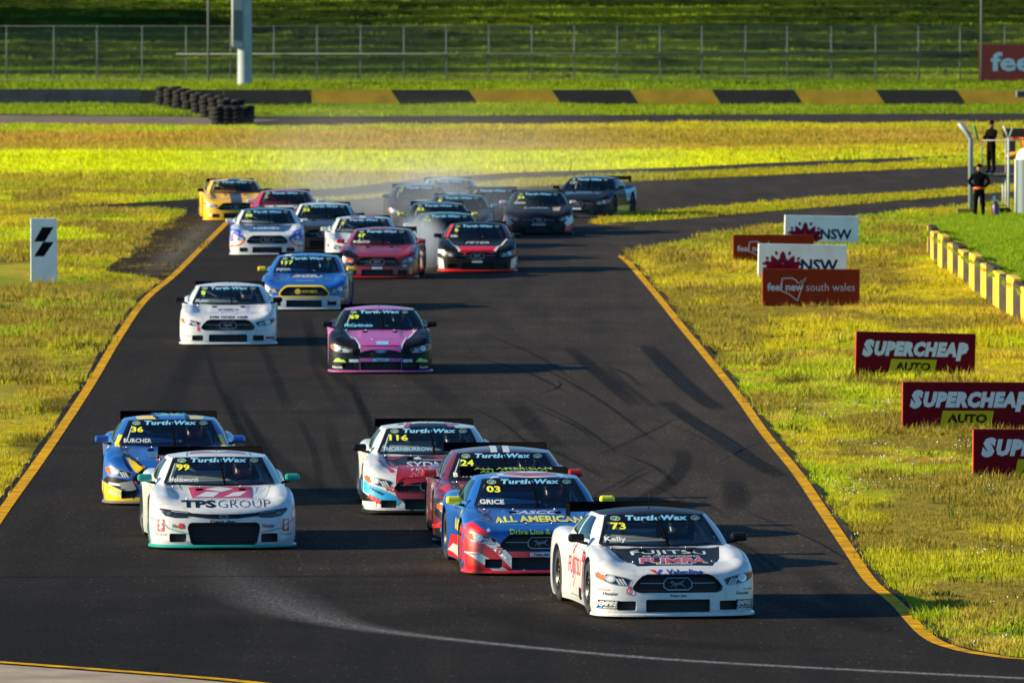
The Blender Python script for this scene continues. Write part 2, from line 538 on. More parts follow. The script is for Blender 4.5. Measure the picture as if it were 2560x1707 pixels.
for nm, pl in (('grass_strip', S1W), ('grass_island', IW)):
    c = np.array(pl)
    pts = np.array(pl)
    me = me_from([(a[0], a[1], .006) for a in pl], tessellate_polygon([[Vector((a[0], a[1], 0)) for a in pl]]), False)
    rgb_attr(me, np.tile(np.array([.40, .35, .014]), (len(pl), 1)))
    tag(mesh_obj(nm, me, None, GROUND_MAT), kind='structure')
# run-off dirt beside the left line
flat('runoff_dirt', wpoly([(424, 550), (262, 675), (350, 690), (405, 700), (440, 684), (503, 619), (560, 562), (575, 548), (520, 535), (452, 533)]), .005, mat('runoff', (.030, .021, .010), rough=.95, noise=.8, nscale=.7, bump=.5, bscale=6, spec=.05))
flat('dirt_verge', wpoly([(-900, 290), (0, 288), (500, 292), (700, 300), (500, 318), (0, 314), (-900, 316)]), .0, mat('dirt', (.11, .075, .045), rough=.95, noise=.5, nscale=.5))

def ribbon(name, line, off, w, z, material, fade=None, parent=None, kind='structure'):
    """a strip along a ground line; off is measured to the right of the line's direction"""
    L = np.asarray(line)
    d = np.gradient(L, axis=0); d /= np.linalg.norm(d, axis=1)[:, None]
    n = np.stack([d[:, 1], -d[:, 0]], 1)
    w = np.broadcast_to(np.asarray(w, float), (len(L),))
    a, m, b = L + n * (off - w[:, None] / 2), L + n * off, L + n * (off + w[:, None] / 2)
    N = len(L)
    vs = [(p[0], p[1], z) for p in a] + [(p[0], p[1], z) for p in m] + [(p[0], p[1], z) for p in b]
    fs = []
    for i in range(N - 1):
        fs += [(N + i, N + i + 1, i + 1, i), (2 * N + i, 2 * N + i + 1, N + i + 1, N + i)]
    me = me_from(vs, fs, False)
    if fade is not None:
        e = np.asarray(fade)
        rgb_attr(me, np.concatenate([e * 0, e, e * 0])[:, None] * np.ones(3), 'Fade')
    o = mesh_obj(name, me, parent, material)
    if kind: o['kind'] = kind
    return o

def line_mat(name, c, dirt=.35):
    m = mat(name, c, rough=.8, noise=dirt, nscale=2.2, spec=.04)
    nt = m.node_tree
    b = nt.nodes['Principled BSDF']
    src = b.inputs['Base Color'].links[0].from_socket
    n = nt.nodes.new('ShaderNodeTexNoise'); n.inputs['Scale'].default_value = 3.2; n.inputs['Detail'].default_value = 8; n.inputs['Roughness'].default_value = .75
    tc = nt.nodes.new('ShaderNodeTexCoord'); nt.links.new(tc.outputs['Object'], n.inputs['Vector'])
    r = nt.nodes.new('ShaderNodeMapRange'); r.inputs['From Min'].default_value = .50; r.inputs['From Max'].default_value = .64; r.inputs['To Min'].default_value = 0; r.inputs['To Max'].default_value = .72
    nt.links.new(n.outputs['Fac'], r.inputs['Value'])
    mx = nt.nodes.new('ShaderNodeMix'); mx.data_type = 'RGBA'
    nt.links.new(r.outputs[0], mx.inputs['Factor']); nt.links.new(src, mx.inputs['A']); mx.inputs['B'].default_value = (.05, .04, .03, 1)
    nt.links.new(mx.outputs['Result'], b.inputs['Base Color'])
    return m
YLINE = line_mat('line_yellow', (.60, .315, .003))
ribbon('edge_line', RE, .0, .165, .006, YLINE)
ribbon('edge_line', LE, .02, .17, .006, YLINE)
ribbon('edge_line', smooth_edge([(-260, 1640), (0, 1656), (414, 1687), (653, 1709), (1000, 1752)], 40), 0, .20, .010, YLINE)
flat('apron', wpoly([(-900, 1630), (-260, 1646), (0, 1661), (414, 1692), (653, 1714), (1000, 1758), (1000, 1900), (-900, 1900)]), .006, mat('apron_concrete', (.30, .235, .17), rough=.9, noise=.35, nscale=1.2, bump=.3, bscale=30))
ribbon('kerb_tip', smooth_edge([(1560, 563), (1515, 562), (1490, 558), (1500, 549), (1530, 543)], 20), 0, .30, .012, YLINE)

def fade_mat(name, c, lo=.35, hi=.7, scale=6.0, rough=.85, stretch=(1, 1, 1)):
    m = bpy.data.materials.new(name)
    m.use_nodes = True
    nt = m.node_tree; b = nt.nodes['Principled BSDF']
    b.inputs['Base Color'].default_value = (*c, 1); b.inputs['Roughness'].default_value = rough; b.inputs['Specular IOR Level'].default_value = .1
    at = nt.nodes.new('ShaderNodeAttribute'); at.attribute_name = 'Fade'
    tc = nt.nodes.new('ShaderNodeTexCoord'); mp = nt.nodes.new('ShaderNodeMapping'); mp.inputs['Scale'].default_value = stretch
    nt.links.new(tc.outputs['Object'], mp.inputs['Vector'])
    n = nt.nodes.new('ShaderNodeTexNoise'); n.inputs['Scale'].default_value = scale; n.inputs['Detail'].default_value = 8; n.inputs['Roughness'].default_value = .8
    nt.links.new(mp.outputs[0], n.inputs['Vector'])
    r = nt.nodes.new('ShaderNodeMapRange'); r.inputs['From Min'].default_value = lo; r.inputs['From Max'].default_value = hi
    nt.links.new(n.outputs['Fac'], r.inputs['Value'])
    mu = nt.nodes.new('ShaderNodeMath'); mu.operation = 'MULTIPLY'; mu.use_clamp = True
    nt.links.new(at.outputs['Fac'], mu.inputs[0]); nt.links.new(r.outputs[0], mu.inputs[1])
    nt.links.new(mu.outputs[0], b.inputs['Alpha'])
    return m

DUSTL = fade_mat('worn_white', (.33, .34, .36), .32, .78, 5, stretch=(3.6, .5, 1))
rd = smooth_edge([(424, 690), (470, 655), (520, 605), (560, 566), (585, 548)], 30)
ribbon('pale_dust', rd, -.55, 1.3, .010, fade_mat('pale_dust', (.22, .20, .16), .35, .7, 3, stretch=(.4, 3, 1)), np.sin(np.linspace(.2, math.pi - .2, 30)))
wl = smooth_edge([(500, 1375), (560, 1420), (640, 1478), (740, 1528), (890, 1567), (1088, 1594), (1360, 1622), (1633, 1646), (1960, 1666), (2560, 1696), (2900, 1708)], 120)
t = np.linspace(0, 1, 120)
ribbon('worn_white_line', wl, 0, .45 + 1.1 * np.exp(-((t - .22) / .16) ** 2), .007, DUSTL, np.clip(t * 3, 0, 1) * (.45 + .5 * t))
ribbon('worn_white_line', wl[45:], .0, .20, .009, DUSTL, np.clip(np.linspace(0, 1, 75) * 3, 0, 1) * .9)
MARKM = fade_mat('rubber_mark', (.006, .006, .006), .22, .5, 4, stretch=(6, .5, 1))
def mark(px, w, s):
    L = smooth_edge(px, 30)
    e = np.sin(np.linspace(0, math.pi, 30)) ** .5 * s
    return L, w, e
marks = [([(1610, 860), (1650, 900), (1700, 950), (1760, 1000), (1800, 1025)], .42, .9), ([(1660, 1000), (1720, 1045), (1800, 1095), (1880, 1150), (1960, 1195)], .40, 1.0),
         ([(1420, 870), (1470, 910), (1530, 960), (1590, 1015)], .40, .75), ([(1520, 920), (1560, 960), (1640, 1020)], .2, .4), ([(1690, 1120), (1710, 1150), (1680, 1200), (1620, 1240), (1580, 1265)], .35, .55),
         ([(1280, 1000), (1330, 1060), (1390, 1120)], .5, .45), ([(1830, 1200), (1840, 1235), (1842, 1275)], .45, .5), ([(560, 960), (620, 1080), (740, 1190), (900, 1260)], .5, .35), ([(900, 760), (1000, 900), (1200, 1060)], .6, .3),
         ([(1280, 990), (1360, 980), (1400, 965), (1395, 950)], .07, .7), ([(600, 700), (480, 900), (330, 1200)], .6, .25), ([(1900, 1480), (2050, 1530), (2200, 1580)], .7, .35), ([(2000, 1420), (2100, 1500), (2230, 1590)], .5, .25), ([(1100, 1480), (1500, 1590), (2100, 1630)], 1.2, .25)]
mr = random.Random(21)
for k in range(34):                # thin crossing rubber lines
    x0, y0 = mr.uniform(1150, 1900), mr.uniform(820, 1330)
    L_ = mr.uniform(80, 330); sl = mr.choice([.55, .62, .7, .45, -.5]) + mr.uniform(-.06, .06)
    x1, y1 = x0 + L_, y0 + L_ * sl
    marks.append(([(x0, y0), ((x0 + x1) / 2 + mr.uniform(4, 18), (y0 + y1) / 2 - mr.uniform(2, 10)), (x1, y1)], mr.uniform(.05, .14), mr.uniform(.2, .55)))
for k in range(10):
    x0, y0 = mr.uniform(500, 900), mr.uniform(760, 1200)
    marks.append(([(x0, y0), (x0 + mr.uniform(10, 60), y0 + 90), (x0 + mr.uniform(60, 140), y0 + 200)], mr.uniform(.1, .3), mr.uniform(.25, .5)))
marks = [q for q in marks if all(on_road(np.array([gp(*p_).x]), np.array([gp(*p_).y]))[0] for p_ in q[0])]
av, af, ae = [], [], []
for px, w, s in marks:
    L, w, e = mark(px, w, s)
    d = np.gradient(L, axis=0); d /= np.linalg.norm(d, axis=1)[:, None]
    n = np.stack([d[:, 1], -d[:, 0]], 1)
    n0 = len(av); N = len(L)
    for o_, ee in ((-w / 2, 0), (-w / 4, 1), (w / 4, 1), (w / 2, 0)):
        q = L + n * o_
        av += [(p[0], p[1], .0035) for p in q]; ae += list(e * ee)
    for r_ in range(3):
        for i in range(N - 1):
            af.append((n0 + r_ * N + i, n0 + r_ * N + i + 1, n0 + (r_ + 1) * N + i + 1, n0 + (r_ + 1) * N + i))
me = me_from(av, af, False)
rgb_attr(me, np.array(ae)[:, None] * np.ones(3), 'Fade')
tm = mesh_obj('tyre_marks', me, track, MARKM); tm['kind'] = 'stuff'

# ---- raised grass bank with its block wall on the right
bank_line = crspline(BANKW, 60)
def bank_top(X, Y):
    return .62 * np.interp(Y, [188, 191, 204, 262, 285, 306, 318], [-.1, -.1, 1.1, 1.0, .55, .12, .0])
bx = axis([(8.5, 24, .35), (24, 40, 2)]); by = axis([(188, 318, .8)])
BX, BY = np.meshgrid(bx, by)
ins = in_poly(BX, BY, BANK_POLY)
BZ = bank_top(BX, BY) + .05 * (fbm(BX * .7, BY * .4, 51) - .5)
ids = -np.ones(BX.shape, int); bv = []
for j in range(BX.shape[0]):
    for i in range(BX.shape[1]):
        if ins[j, i]:
            ids[j, i] = len(bv); bv.append((BX[j, i], BY[j, i], BZ[j, i]))
bf = []
for j in range(BX.shape[0] - 1):
    for i in range(BX.shape[1] - 1):
        q = (ids[j, i], ids[j, i + 1], ids[j + 1, i + 1], ids[j + 1, i])
        if min(q) >= 0: bf.append(q)
me = me_from(bv, bf, True)
rgb_attr(me, np.array([[.20, .30, .005]] * len(bv)))
tag(mesh_obj('grass_bank', me, None, GROUND_MAT), kind='structure')

wall = empty('retaining_wall', tuple(gp(2430, 722)), 0, 'low curved retaining wall of yellow and grey blocks holding the green grass bank', 'wall')
WY = mat('block_yellow', (.62, .40, .02), rough=.8, noise=.25, nscale=3, bump=.3, bscale=20)
WG = mat('block_grey', (.050, .043, .034), spec=.08, rough=.9, noise=.35, nscale=4, bump=.3, bscale=20)
base = bank_line
seg = np.concatenate([[0], np.cumsum(np.linalg.norm(np.diff(base, axis=0), axis=1))])
pos = 0.0; k = 0
while pos < seg[-1] - 1.5:
    Lb = 2.7 if k % 2 == 0 else 3.1
    c0 = np.array([np.interp(pos + .02, seg, base[:, i]) for i in (0, 1)]); c1 = np.array([np.interp(min(pos + Lb - .02, seg[-1]), seg, base[:, i]) for i in (0, 1)])
    d = c1 - c0; ln = np.linalg.norm(d); d /= ln
    nrm = np.array([-d[1], d[0]])
    if nrm[0] < 0: nrm = -nrm
    h = .70 + .08 * (k % 3 == 1) + .10 * pos / seg[-1]
    m = MB(); m.box((0, 0, h / 2 - .05), (ln, .22, h + .1), bev=.03)
    o = m.build('wall_block', WY if k % 2 == 0 else WG, wall)
    cc = (c0 + c1) / 2 + nrm * .11
    o.location = Vector((cc[0], cc[1], 0)) - wall.location
    o.location.z = 0
    o.rotation_euler = (0, 0, math.atan2(d[1], d[0]))
    pos += Lb; k += 1

# ------------------------------------------------------------------ grass
def leaf_mat():
    m = bpy.data.materials.new('grass_blade')
    m.use_nodes = True
    nt = m.node_tree; b = nt.nodes['Principled BSDF']; out = nt.nodes['Material Output']
    at = nt.nodes.new('ShaderNodeAttribute'); at.attribute_type = 'INSTANCER'; at.attribute_name = 'gcol'
    ai = nt.nodes.new('ShaderNodeObjectInfo')
    nt.links.new(at.outputs['Color'], b.inputs['Base Color'])
    b.inputs['Roughness'].default_value = .6; b.inputs['Specular IOR Level'].default_value = .25
    tr = nt.nodes.new('ShaderNodeBsdfTranslucent'); nt.links.new(at.outputs['Color'], tr.inputs['Color'])
    mx = nt.nodes.new('ShaderNodeMixShader'); mx.inputs[0].default_value = .5
    nt.links.new(b.outputs[0], mx.inputs[1]); nt.links.new(tr.outputs[0], mx.inputs[2]); nt.links.new(mx.outputs[0], out.inputs['Surface'])
    return m
LEAF = leaf_mat()
FLW = mat('clover_white', (.75, .70, .62), rough=.8)
def tuft_mesh(seed, n, h, spread, w, flower=0):
    r = random.Random(seed)
    vs, fs, mi = [], [], []
    for k in range(n):
        a = r.uniform(0, 6.283); rad = spread * math.sqrt(r.random())
        bx_, by_ = rad * math.cos(a), rad * math.sin(a)
        hh = h * r.uniform(.5, 1.15); lean = r.uniform(.1, .75) * hh; la = a + r.uniform(-1.2, 1.2)
        wa = r.uniform(0, 3.14); ww = w * r.uniform(.7, 1.3)
        dx, dy = math.cos(wa) * ww, math.sin(wa) * ww
        lx, ly = math.cos(la) * lean, math.sin(la) * lean
        n0 = len(vs)
        vs += [(bx_ - dx, by_ - dy, -.02), (bx_ + dx, by_ + dy, -.02), (bx_ + lx * .4 - dx * .8, by_ + ly * .4 - dy * .8, hh * .62), (bx_ + lx * .4 + dx * .8, by_ + ly * .4 + dy * .8, hh * .62), (bx_ + lx, by_ + ly, hh)]
        fs += [(n0, n0 + 1, n0 + 3, n0 + 2), (n0 + 2, n0 + 3, n0 + 4)]; mi += [0, 0]
    for k in range(flower):
        a = r.uniform(0, 6.283); rad = spread * 1.6 * math.sqrt(r.random())
        c = Vector((rad * math.cos(a), rad * math.sin(a), h * r.uniform(.9, 1.3)))
        n0 = len(vs); s = .011
        vs += [tuple(c + Vector(p) * s) for p in ((1, 0, 0), (-1, 0, 0), (0, 1, 0), (0, -1, 0), (0, 0, 1), (0, 0, -1))]
        fs += [tuple(n0 + i for i in q) for q in ((0, 2, 4), (2, 1, 4), (1, 3, 4), (3, 0, 4), (2, 0, 5), (1, 2, 5), (3, 1, 5), (0, 3, 5))]; mi += [1] * 8
    me = me_from(vs, fs, False, 'tuft')
    me.materials.append(LEAF); me.materials.append(FLW)
    me.polygons.foreach_set('material_index', mi)
    return me

def scatter(name, X, Y, Z, scale, cols, tufts, label=None):
    n = len(X)
    me = bpy.data.meshes.new(name)
    me.vertices.add(n)
    me.vertices.foreach_set('co', np.stack([X, Y, Z], 1).astype(np.float32).ravel())
    for nm, arr, ty in (('gscl', scale, 'FLOAT'), ('grot', RNG.uniform(0, 6.283, n), 'FLOAT')):
        a = me.attributes.new(nm, ty, 'POINT'); a.data.foreach_set('value', np.asarray(arr, np.float32))
    a = me.attributes.new('gidx', 'INT', 'POINT'); a.data.foreach_set('value', RNG.integers(0, len(tufts), n).astype(np.int32))
    a = me.attributes.new('gcol', 'FLOAT_COLOR', 'POINT')
    c = np.ones((n, 4), np.float32); c[:, :3] = cols; a.data.foreach_set('color', c.ravel())
    o = mesh_obj(name, me)
    o['kind'] = 'stuff'
    ng = bpy.data.node_groups.new(name, 'GeometryNodeTree')
    ng.interface.new_socket('Geometry', in_out='INPUT', socket_type='NodeSocketGeometry')
    ng.interface.new_socket('Geometry', in_out='OUTPUT', socket_type='NodeSocketGeometry')
    N = ng.nodes
    gi, go = N.new('NodeGroupInput'), N.new('NodeGroupOutput')
    join = N.new('GeometryNodeGeometryToInstance')
    for t_ in tufts:
        oi = N.new('GeometryNodeObjectInfo'); oi.inputs['Object'].default_value = t_
        oi.transform_space = 'ORIGINAL'
        ng.links.new(oi.outputs['Geometry'], join.inputs[0])
    ip = N.new('GeometryNodeInstanceOnPoints')
    ng.links.new(gi.outputs[0], ip.inputs['Points']); ng.links.new(join.outputs[0], ip.inputs['Instance'])
    def named(nm, ty):
        q = N.new('GeometryNodeInputNamedAttribute'); q.data_type = ty; q.inputs['Name'].default_value = nm
        return q.outputs['Attribute']
    cx = N.new('ShaderNodeCombineXYZ'); ng.links.new(named('grot', 'FLOAT'), cx.inputs['Z'])
    ng.links.new(cx.outputs[0], ip.inputs['Rotation']); ng.links.new(named('gscl', 'FLOAT'), ip.inputs['Scale'])
    ng.links.new(ip.outputs[0], go.inputs[0])
    ip.inputs['Pick Instance'].default_value = True
    ng.links.new(named('gidx', 'INT'), ip.inputs['Instance Index'])
    md = o.modifiers.new('grass', 'NODES'); md.node_group = ng
    return o

def sample(x0, x1, y0, y1, dens):
    n = int((x1 - x0) * (y1 - y0) * dens)
    return RNG.uniform(x0, x1, n), RNG.uniform(y0, y1, n)

ROAD_PAD = None
def grass_points(zones):
    XX, YY, SS = [], [], []
    for x0, x1, y0, y1, dens, sc in zones:
        X, Y = sample(x0, x1, y0, y1, dens)
        half = 1280 / FPX * Y * 1.12 + 1.0
        k = (np.abs(X) < half)
        X, Y = X[k], Y[k]
        k = ~on_road(X, Y)
        X, Y = X[k], Y[k]
        XX.append(X); YY.append(Y); SS.append(sc * RNG.uniform(.65, 1.3, len(X)))
    return np.concatenate(XX), np.concatenate(YY), np.concatenate(SS)

def tuft_objs(specs, prefix):
    o = []
    for i, s in enumerate(specs):
        t = mesh_obj(prefix, tuft_mesh(*s))
        t['kind'] = 'stuff'
        t.location = (9.5 + i * .6, 128 + i * .7, -.03)
        o.append(t)
    return o

db = MB()
rr = random.Random(5)
for k in range(220):
    px, py = rr.uniform(1500, 2250), rr.uniform(1000, 1640)
    p = gp(px, py)
    if on_road(np.array([p.x]), np.array([p.y]))[0]:
        a, w = rr.uniform(0, 3.1), rr.uniform(.006, .02)
        db.box((p.x, p.y, .008), (w * rr.uniform(1, 2.5), w, .007), Matrix.Rotation(a, 3, 'Z'))
o = db.build('rubber_debris', mat('rubber_crumb', (.008, .008, .008), rough=.9)); o['kind'] = 'stuff'
# ------------------------------------------------------------------ race car body
NOSE, TAIL = -2.34, 2.33
F_AX, R_AX, WR = -1.40, 1.30, 0.325
NS = 27

def interp(x, pts):
    return np.interp(x, [p[0] for p in pts], [p[1] for p in pts])

PLAN = {'coupe': [(0, -2.34), (.18, -2.338), (.36, -2.328), (.54, -2.305), (.70, -2.262), (.83, -2.19), (.92, -2.085), (.968, -1.955), (.988, -1.82)],
        'wedge': [(0, -2.34), (.18, -2.335), (.36, -2.318), (.54, -2.282), (.70, -2.225), (.83, -2.14), (.92, -2.03), (.965, -1.93), (.985, -1.82)]}
D_F = {'coupe': [(0, .0), (.08, -.006), (.3, .0), (.5, .008), (.7, .026), (.82, .045), (.9, .07), (.96, .105), (1, .16)],
       'wedge': [(0, .01), (.1, -.008), (.3, .0), (.5, .004), (.68, .016), (.80, .03), (.87, .055), (.94, .105), (1, .19)]}
D_S = [(0, .03), (.12, .004), (.35, .0), (.6, .003), (.75, .010), (.86, .023), (.93, .042), (.97, .068), (1, .115)]
TR = np.array([0, .05, .1, .17, .25, .33, .41, .49, .57, .65, .72, .79, .85, .90, .935, .965, .985, 1.0])
Y_ST = np.array([-1.82, -1.72, -1.6, -1.5, -1.4, -1.3, -1.2, -1.1, -1.0, -.9, -.8, -.65, -.5, -.3, -.1, .1, .3, .5, .7, .85, 1.0, 1.1, 1.2, 1.3, 1.4, 1.5, 1.6, 1.7, 1.85, 2.0, 2.15, 2.27, 2.33])
W_Y = [(-1.82, .985), (-1.6, .996), (-1.4, 1.0), (-1.15, .99), (-.95, .965), (-.75, .94), (-.4, .93), (.2, .93), (.55, .94), (.85, .965), (1.1, .99), (1.3, 1.0), (1.6, .995), (1.9, .98), (2.15, .95), (2.33, .90)]
ZT_Y = [(-1.82, .685), (-1.6, .735), (-1.4, .765), (-1.1, .795), (-.85, .81), (-.4, .815), (.3, .825), (.8, .845), (1.3, .88), (1.7, .885), (2.1, .87), (2.33, .83)]
ZC_Y = [(-1.82, .655), (-1.6, .685), (-1.4, .722), (-1.1, .775), (-.85, .805), (-.4, .82), (.3, .82), (.8, .84), (1.3, .865), (1.7, .875), (2.1, .875), (2.33, .85)]
ZB = .065

def smooth_pts(pts, n=200):
    c = crspline(pts, n)
    return list(zip(c[:, 0], c[:, 1]))
W_Ys, ZT_Ys, ZC_Ys = smooth_pts(W_Y), smooth_pts(ZT_Y), smooth_pts(ZC_Y)

def body_sheet(kind):
    """right half of the lower body as one sheet of verts and faces"""
    plan = crspline(PLAN[kind], NS)
    s = np.linspace(0, 1, NS)
    tan = np.gradient(plan, axis=0)
    tan /= np.linalg.norm(tan, axis=1)[:, None]
    inn = np.stack([-tan[:, 1], tan[:, 0]], 1)
    inn[0] = (0, 1)
    k = sstep(.9, 1, s)[:, None]
    inn = inn * (1 - k) + np.array([[-1., 0]]) * k
    ztop = .585 + .10 * sstep(.30, .95, s)
    if kind == 'wedge':
        ztop = .60 + .085 * sstep(.3, .95, s)
    dF, dS = interp(TR, D_F[kind]), interp(TR, D_S)
    V, idx = [], {}
    def add(p):
        V.append(p)
        return len(V) - 1
    F = []
    nr = len(TR)
    fas = np.zeros((NS, nr), int)
    for i in range(NS):
        b = sstep(.5, 1, s[i])
        for r in range(nr):
            d = dF[r] * (1 - b) + dS[r] * b
            p = plan[i] + inn[i] * d
            fas[i, r] = add((p[0], p[1], ZB + TR[r] * (ztop[i] - ZB)))
    for i in range(NS - 1):
        for r in range(nr - 1):
            F.append((fas[i, r], fas[i + 1, r], fas[i + 1, r + 1], fas[i, r + 1]))
    # stations
    def station(y):
        w, zt, zc = interp(y, W_Ys), interp(y, ZT_Ys), interp(y, ZC_Ys)
        xs = w - dS[-1]
        x = np.sin(s * math.pi / 2) ** 1.0 * xs * .35 + s * xs * .65
        u = x / xs
        z = zc + (zt - zc) * sstep(.45, 1, u)
        fr = float(sstep(-.8, -1.3, y))
        z = z + .022 * fr * np.exp(-((u - .86) / .10) ** 2)               # fender crest
        z = z - .012 * fr * np.exp(-((u - .66) / .10) ** 2)               # valley beside it
        z = z + .016 * fr * (1 - sstep(.36, .44, x)) * (.35 + .65 * float(sstep(-1.9, -1.4, y)))   # power dome
        rr = float(sstep(.9, 1.3, y))
        z = z + .015 * rr * np.exp(-((u - .9) / .12) ** 2)
        return x, z, w, zt
    top, side = [], []
    for y in Y_ST:
        x, z, w, zt = station(y)
        if abs(y - Y_ST[0]) < 1e-6:
            z = z + (V[fas[NS - 1, nr - 1]][2] - z[-1]) * sstep(.8, 1, s)
        rowt = [add((x[j], y, z[j])) for j in range(NS)]
        rows = []
        for r in range(nr):
            rows.append(add((w - dS[r], y, ZB + TR[r] * (z[-1] - ZB))))
        top.append(rowt)
        side.append(rows)
    # nose cap
    KQ = 9
    prev = [fas[i, nr - 1] for i in range(NS)]
    e = [np.array(V[q]) for q in prev]
    t0 = [np.array(V[q]) for q in top[0]]
    t1 = [np.array(V[q]) for q in top[1]]
    for q in range(1, KQ + 1):
        a = q / KQ
        if q < KQ:
            cur = []
            for j in range(NS):
                p = e[j] * (1 - a) + t0[j] * a
                L = np.linalg.norm((t0[j] - e[j])[:2])
                p[2] += math.sin(math.pi * a) * .10 * L * .55
                cur.append(add(tuple(p)))
        else:
            cur = top[0]
        for j in range(NS - 1):
            F.append((prev[j], prev[j + 1], cur[j + 1], cur[j]))
        prev = cur
    for a in range(len(Y_ST) - 1):
        for j in range(NS - 1):
            F.append((top[a][j], top[a][j + 1], top[a + 1][j + 1], top[a + 1][j]))
        for r in range(nr - 1):
            F.append((side[a][r], side[a + 1][r], side[a + 1][r + 1], side[a][r + 1]))
    # tail
    last_s, last_t = side[-1], top[-1]
    y = Y_ST[-1] + .03
    inner = []
    cols = 6
    zc = .45
    for r in range(nr - 1):
        p, q = V[last_s[r]], V[last_s[r + 1]]
        a = add((p[0] * .6, y, p[2])); b = add((q[0] * .6, y, q[2])); c = add((0, y, q[2])); d = add((0, y, p[2]))
        F.append((last_s[r], a, b, last_s[r + 1])); F.append((a, d, c, b))
    for j in range(NS - 1):
        p, q = V[last_t[j]], V[last_t[j + 1]]
        zz = V[last_s[-1]][2]
        a = add((p[0] * .6 , y, zz)); b = add((q[0] * .6, y, zz))
        F.append((last_t[j], last_t[j + 1], b, a))
    return V, F

BELT = [(0, -1.03, .768), (.35, -.995, .77), (.60, -.895, .778), (.735, -.75, .788), (.785, -.52, .795), (.80, 0, .80), (.795, .5, .82), (.77, 1.0, .85), (.70, 1.35, .868), (.58, 1.55, .872), (.30, 1.65, .875), (0, 1.67, .875)]
ROOF = [(0, -.34, 1.10), (.28, -.325, 1.097), (.48, -.27, 1.09), (.575, -.18, 1.085), (.605, -.03, 1.09), (.618, .20, 1.098), (.61, .50, 1.092), (.585, .78, 1.068), (.55, .92, 1.05), (.46, 1.00, 1.05), (.25, 1.04, 1.055), (0, 1.05, 1.06)]
NU = 49

def cabin_sheet():
    B, R = crspline(BELT, NU), crspline(ROOF, NU)
    B = B * np.array([1.085, 1, 1]) + np.array([0, 0, .022])
    R = R * np.array([1.085, 1, 1]) + np.array([0, 0, .055])
    V, F, isroof = [], [], []
    vs = [-.12, 0, .12, .24, .36, .48, .6, .72, .82, .9, .96, 1.0]
    g = []
    c2 = np.array([0, .3, 0])
    for v in vs:
        P = B * (1 - v) + R * v
        bulge = .030 * math.sin(math.pi * max(v, 0))
        out = P.copy(); out[:, 2] = 0
        out[:, 1] -= .3
        out[:, 1] *= .45
        n = out / (np.linalg.norm(out, axis=1)[:, None] + 1e-9)
        P = P + n * bulge
        row = []
        for p in P:
            V.append(tuple(p)); row.append(len(V) - 1)
        g.append(row)
    for a in range(len(vs) - 1):
        for u in range(NU - 1):
            F.append((g[a][u], g[a][u + 1], g[a + 1][u + 1], g[a + 1][u])); isroof.append(0)
    yc = np.linspace(R[0, 1], R[-1, 1], NU)
    zc = interp(yc, smooth_pts([(-.34, 1.155), (-.2, 1.182), (0, 1.200), (.25, 1.21), (.5, 1.205), (.8, 1.172), (1.05, 1.115)]))
    ts = [0, .06, .14, .26, .42, .6, .8, 1.0]
    prev = g[-1]
    for t in ts[1:]:
        row = []
        for u in range(NU):
            e = R[u]
            x = e[0] * (1 - t); y = e[1] * (1 - t) + yc[u] * t
            z = e[2] + (zc[u] - e[2]) * math.sin(t * math.pi / 2) ** .9
            V.append((x, y, z)); row.append(len(V) - 1)
        for u in range(NU - 1):
            F.append((prev[u], prev[u + 1], row[u + 1], row[u])); isroof.append(1)
        prev = row
    return V, F, isroof

def mirrored(V, F, tags=None):
    n = len(V)
    V2 = list(V) + [(-p[0], p[1], p[2]) for p in V]
    F2 = list(F) + [tuple(i + n for i in reversed(f)) for f in F]
    return V2, F2, (list(tags) * 2 if tags else None)

def bm_from(V, F):
    bm = bmesh.new()
    vs = [bm.verts.new(p) for p in V]
    for f in F:
        try:
            bm.faces.new([vs[i] for i in f])
        except ValueError:
            pass
    bmesh.ops.remove_doubles(bm, verts=bm.verts, dist=.0006)
    bmesh.ops.dissolve_degenerate(bm, edges=bm.edges, dist=.0003)
    bmesh.ops.recalc_face_normals(bm, faces=bm.faces)
    bm.normal_update()
    return bm

AX = {'front': (0, 2), 'top': (0, 1), 'side': (1, 2)}

def pt_in(poly, a, b):
    c = False
    n = len(poly)
    for i in range(n):
        x1, y1 = poly[i]; x2, y2 = poly[(i + 1) % n]
        if (y1 < b) != (y2 < b) and a < (x2 - x1) * (b - y1) / (y2 - y1) + x1:
            c = not c
    return c

def cut(bm, poly, view, sel):
    """slice the outline of a convex polygon into the faces picked by sel; returns the faces inside"""
    ia, ib = AX[view]
    a0, a1 = min(p[0] for p in poly) - .02, max(p[0] for p in poly) + .02
    b0, b1 = min(p[1] for p in poly) - .02, max(p[1] for p in poly) + .02
    def near(f):
        ca = [v.co[ia] for v in f.verts]; cb = [v.co[ib] for v in f.verts]
        return max(ca) > a0 and min(ca) < a1 and max(cb) > b0 and min(cb) < b1 and sel(f)
    n = len(poly)
    for i in range(n):
        p, q = poly[i], poly[(i + 1) % n]
        d = (q[0] - p[0], q[1] - p[1])
        no = [0, 0, 0]; co = [0, 0, 0]
        no[ia], no[ib] = d[1], -d[0]
        co[ia], co[ib] = p[0], p[1]
        fs = [f for f in bm.faces if near(f)]
        es = {e for f in fs for e in f.edges}; vs = {v for f in fs for v in f.verts}
        bmesh.ops.bisect_plane(bm, geom=fs + list(es) + list(vs), plane_co=co, plane_no=no, dist=1e-5)
    bm.normal_update()
    out = []
    for f in bm.faces:
        if sel(f):
            c = f.calc_center_median()
            if pt_in(poly, c[ia], c[ib]):
                out.append(f)
    return out

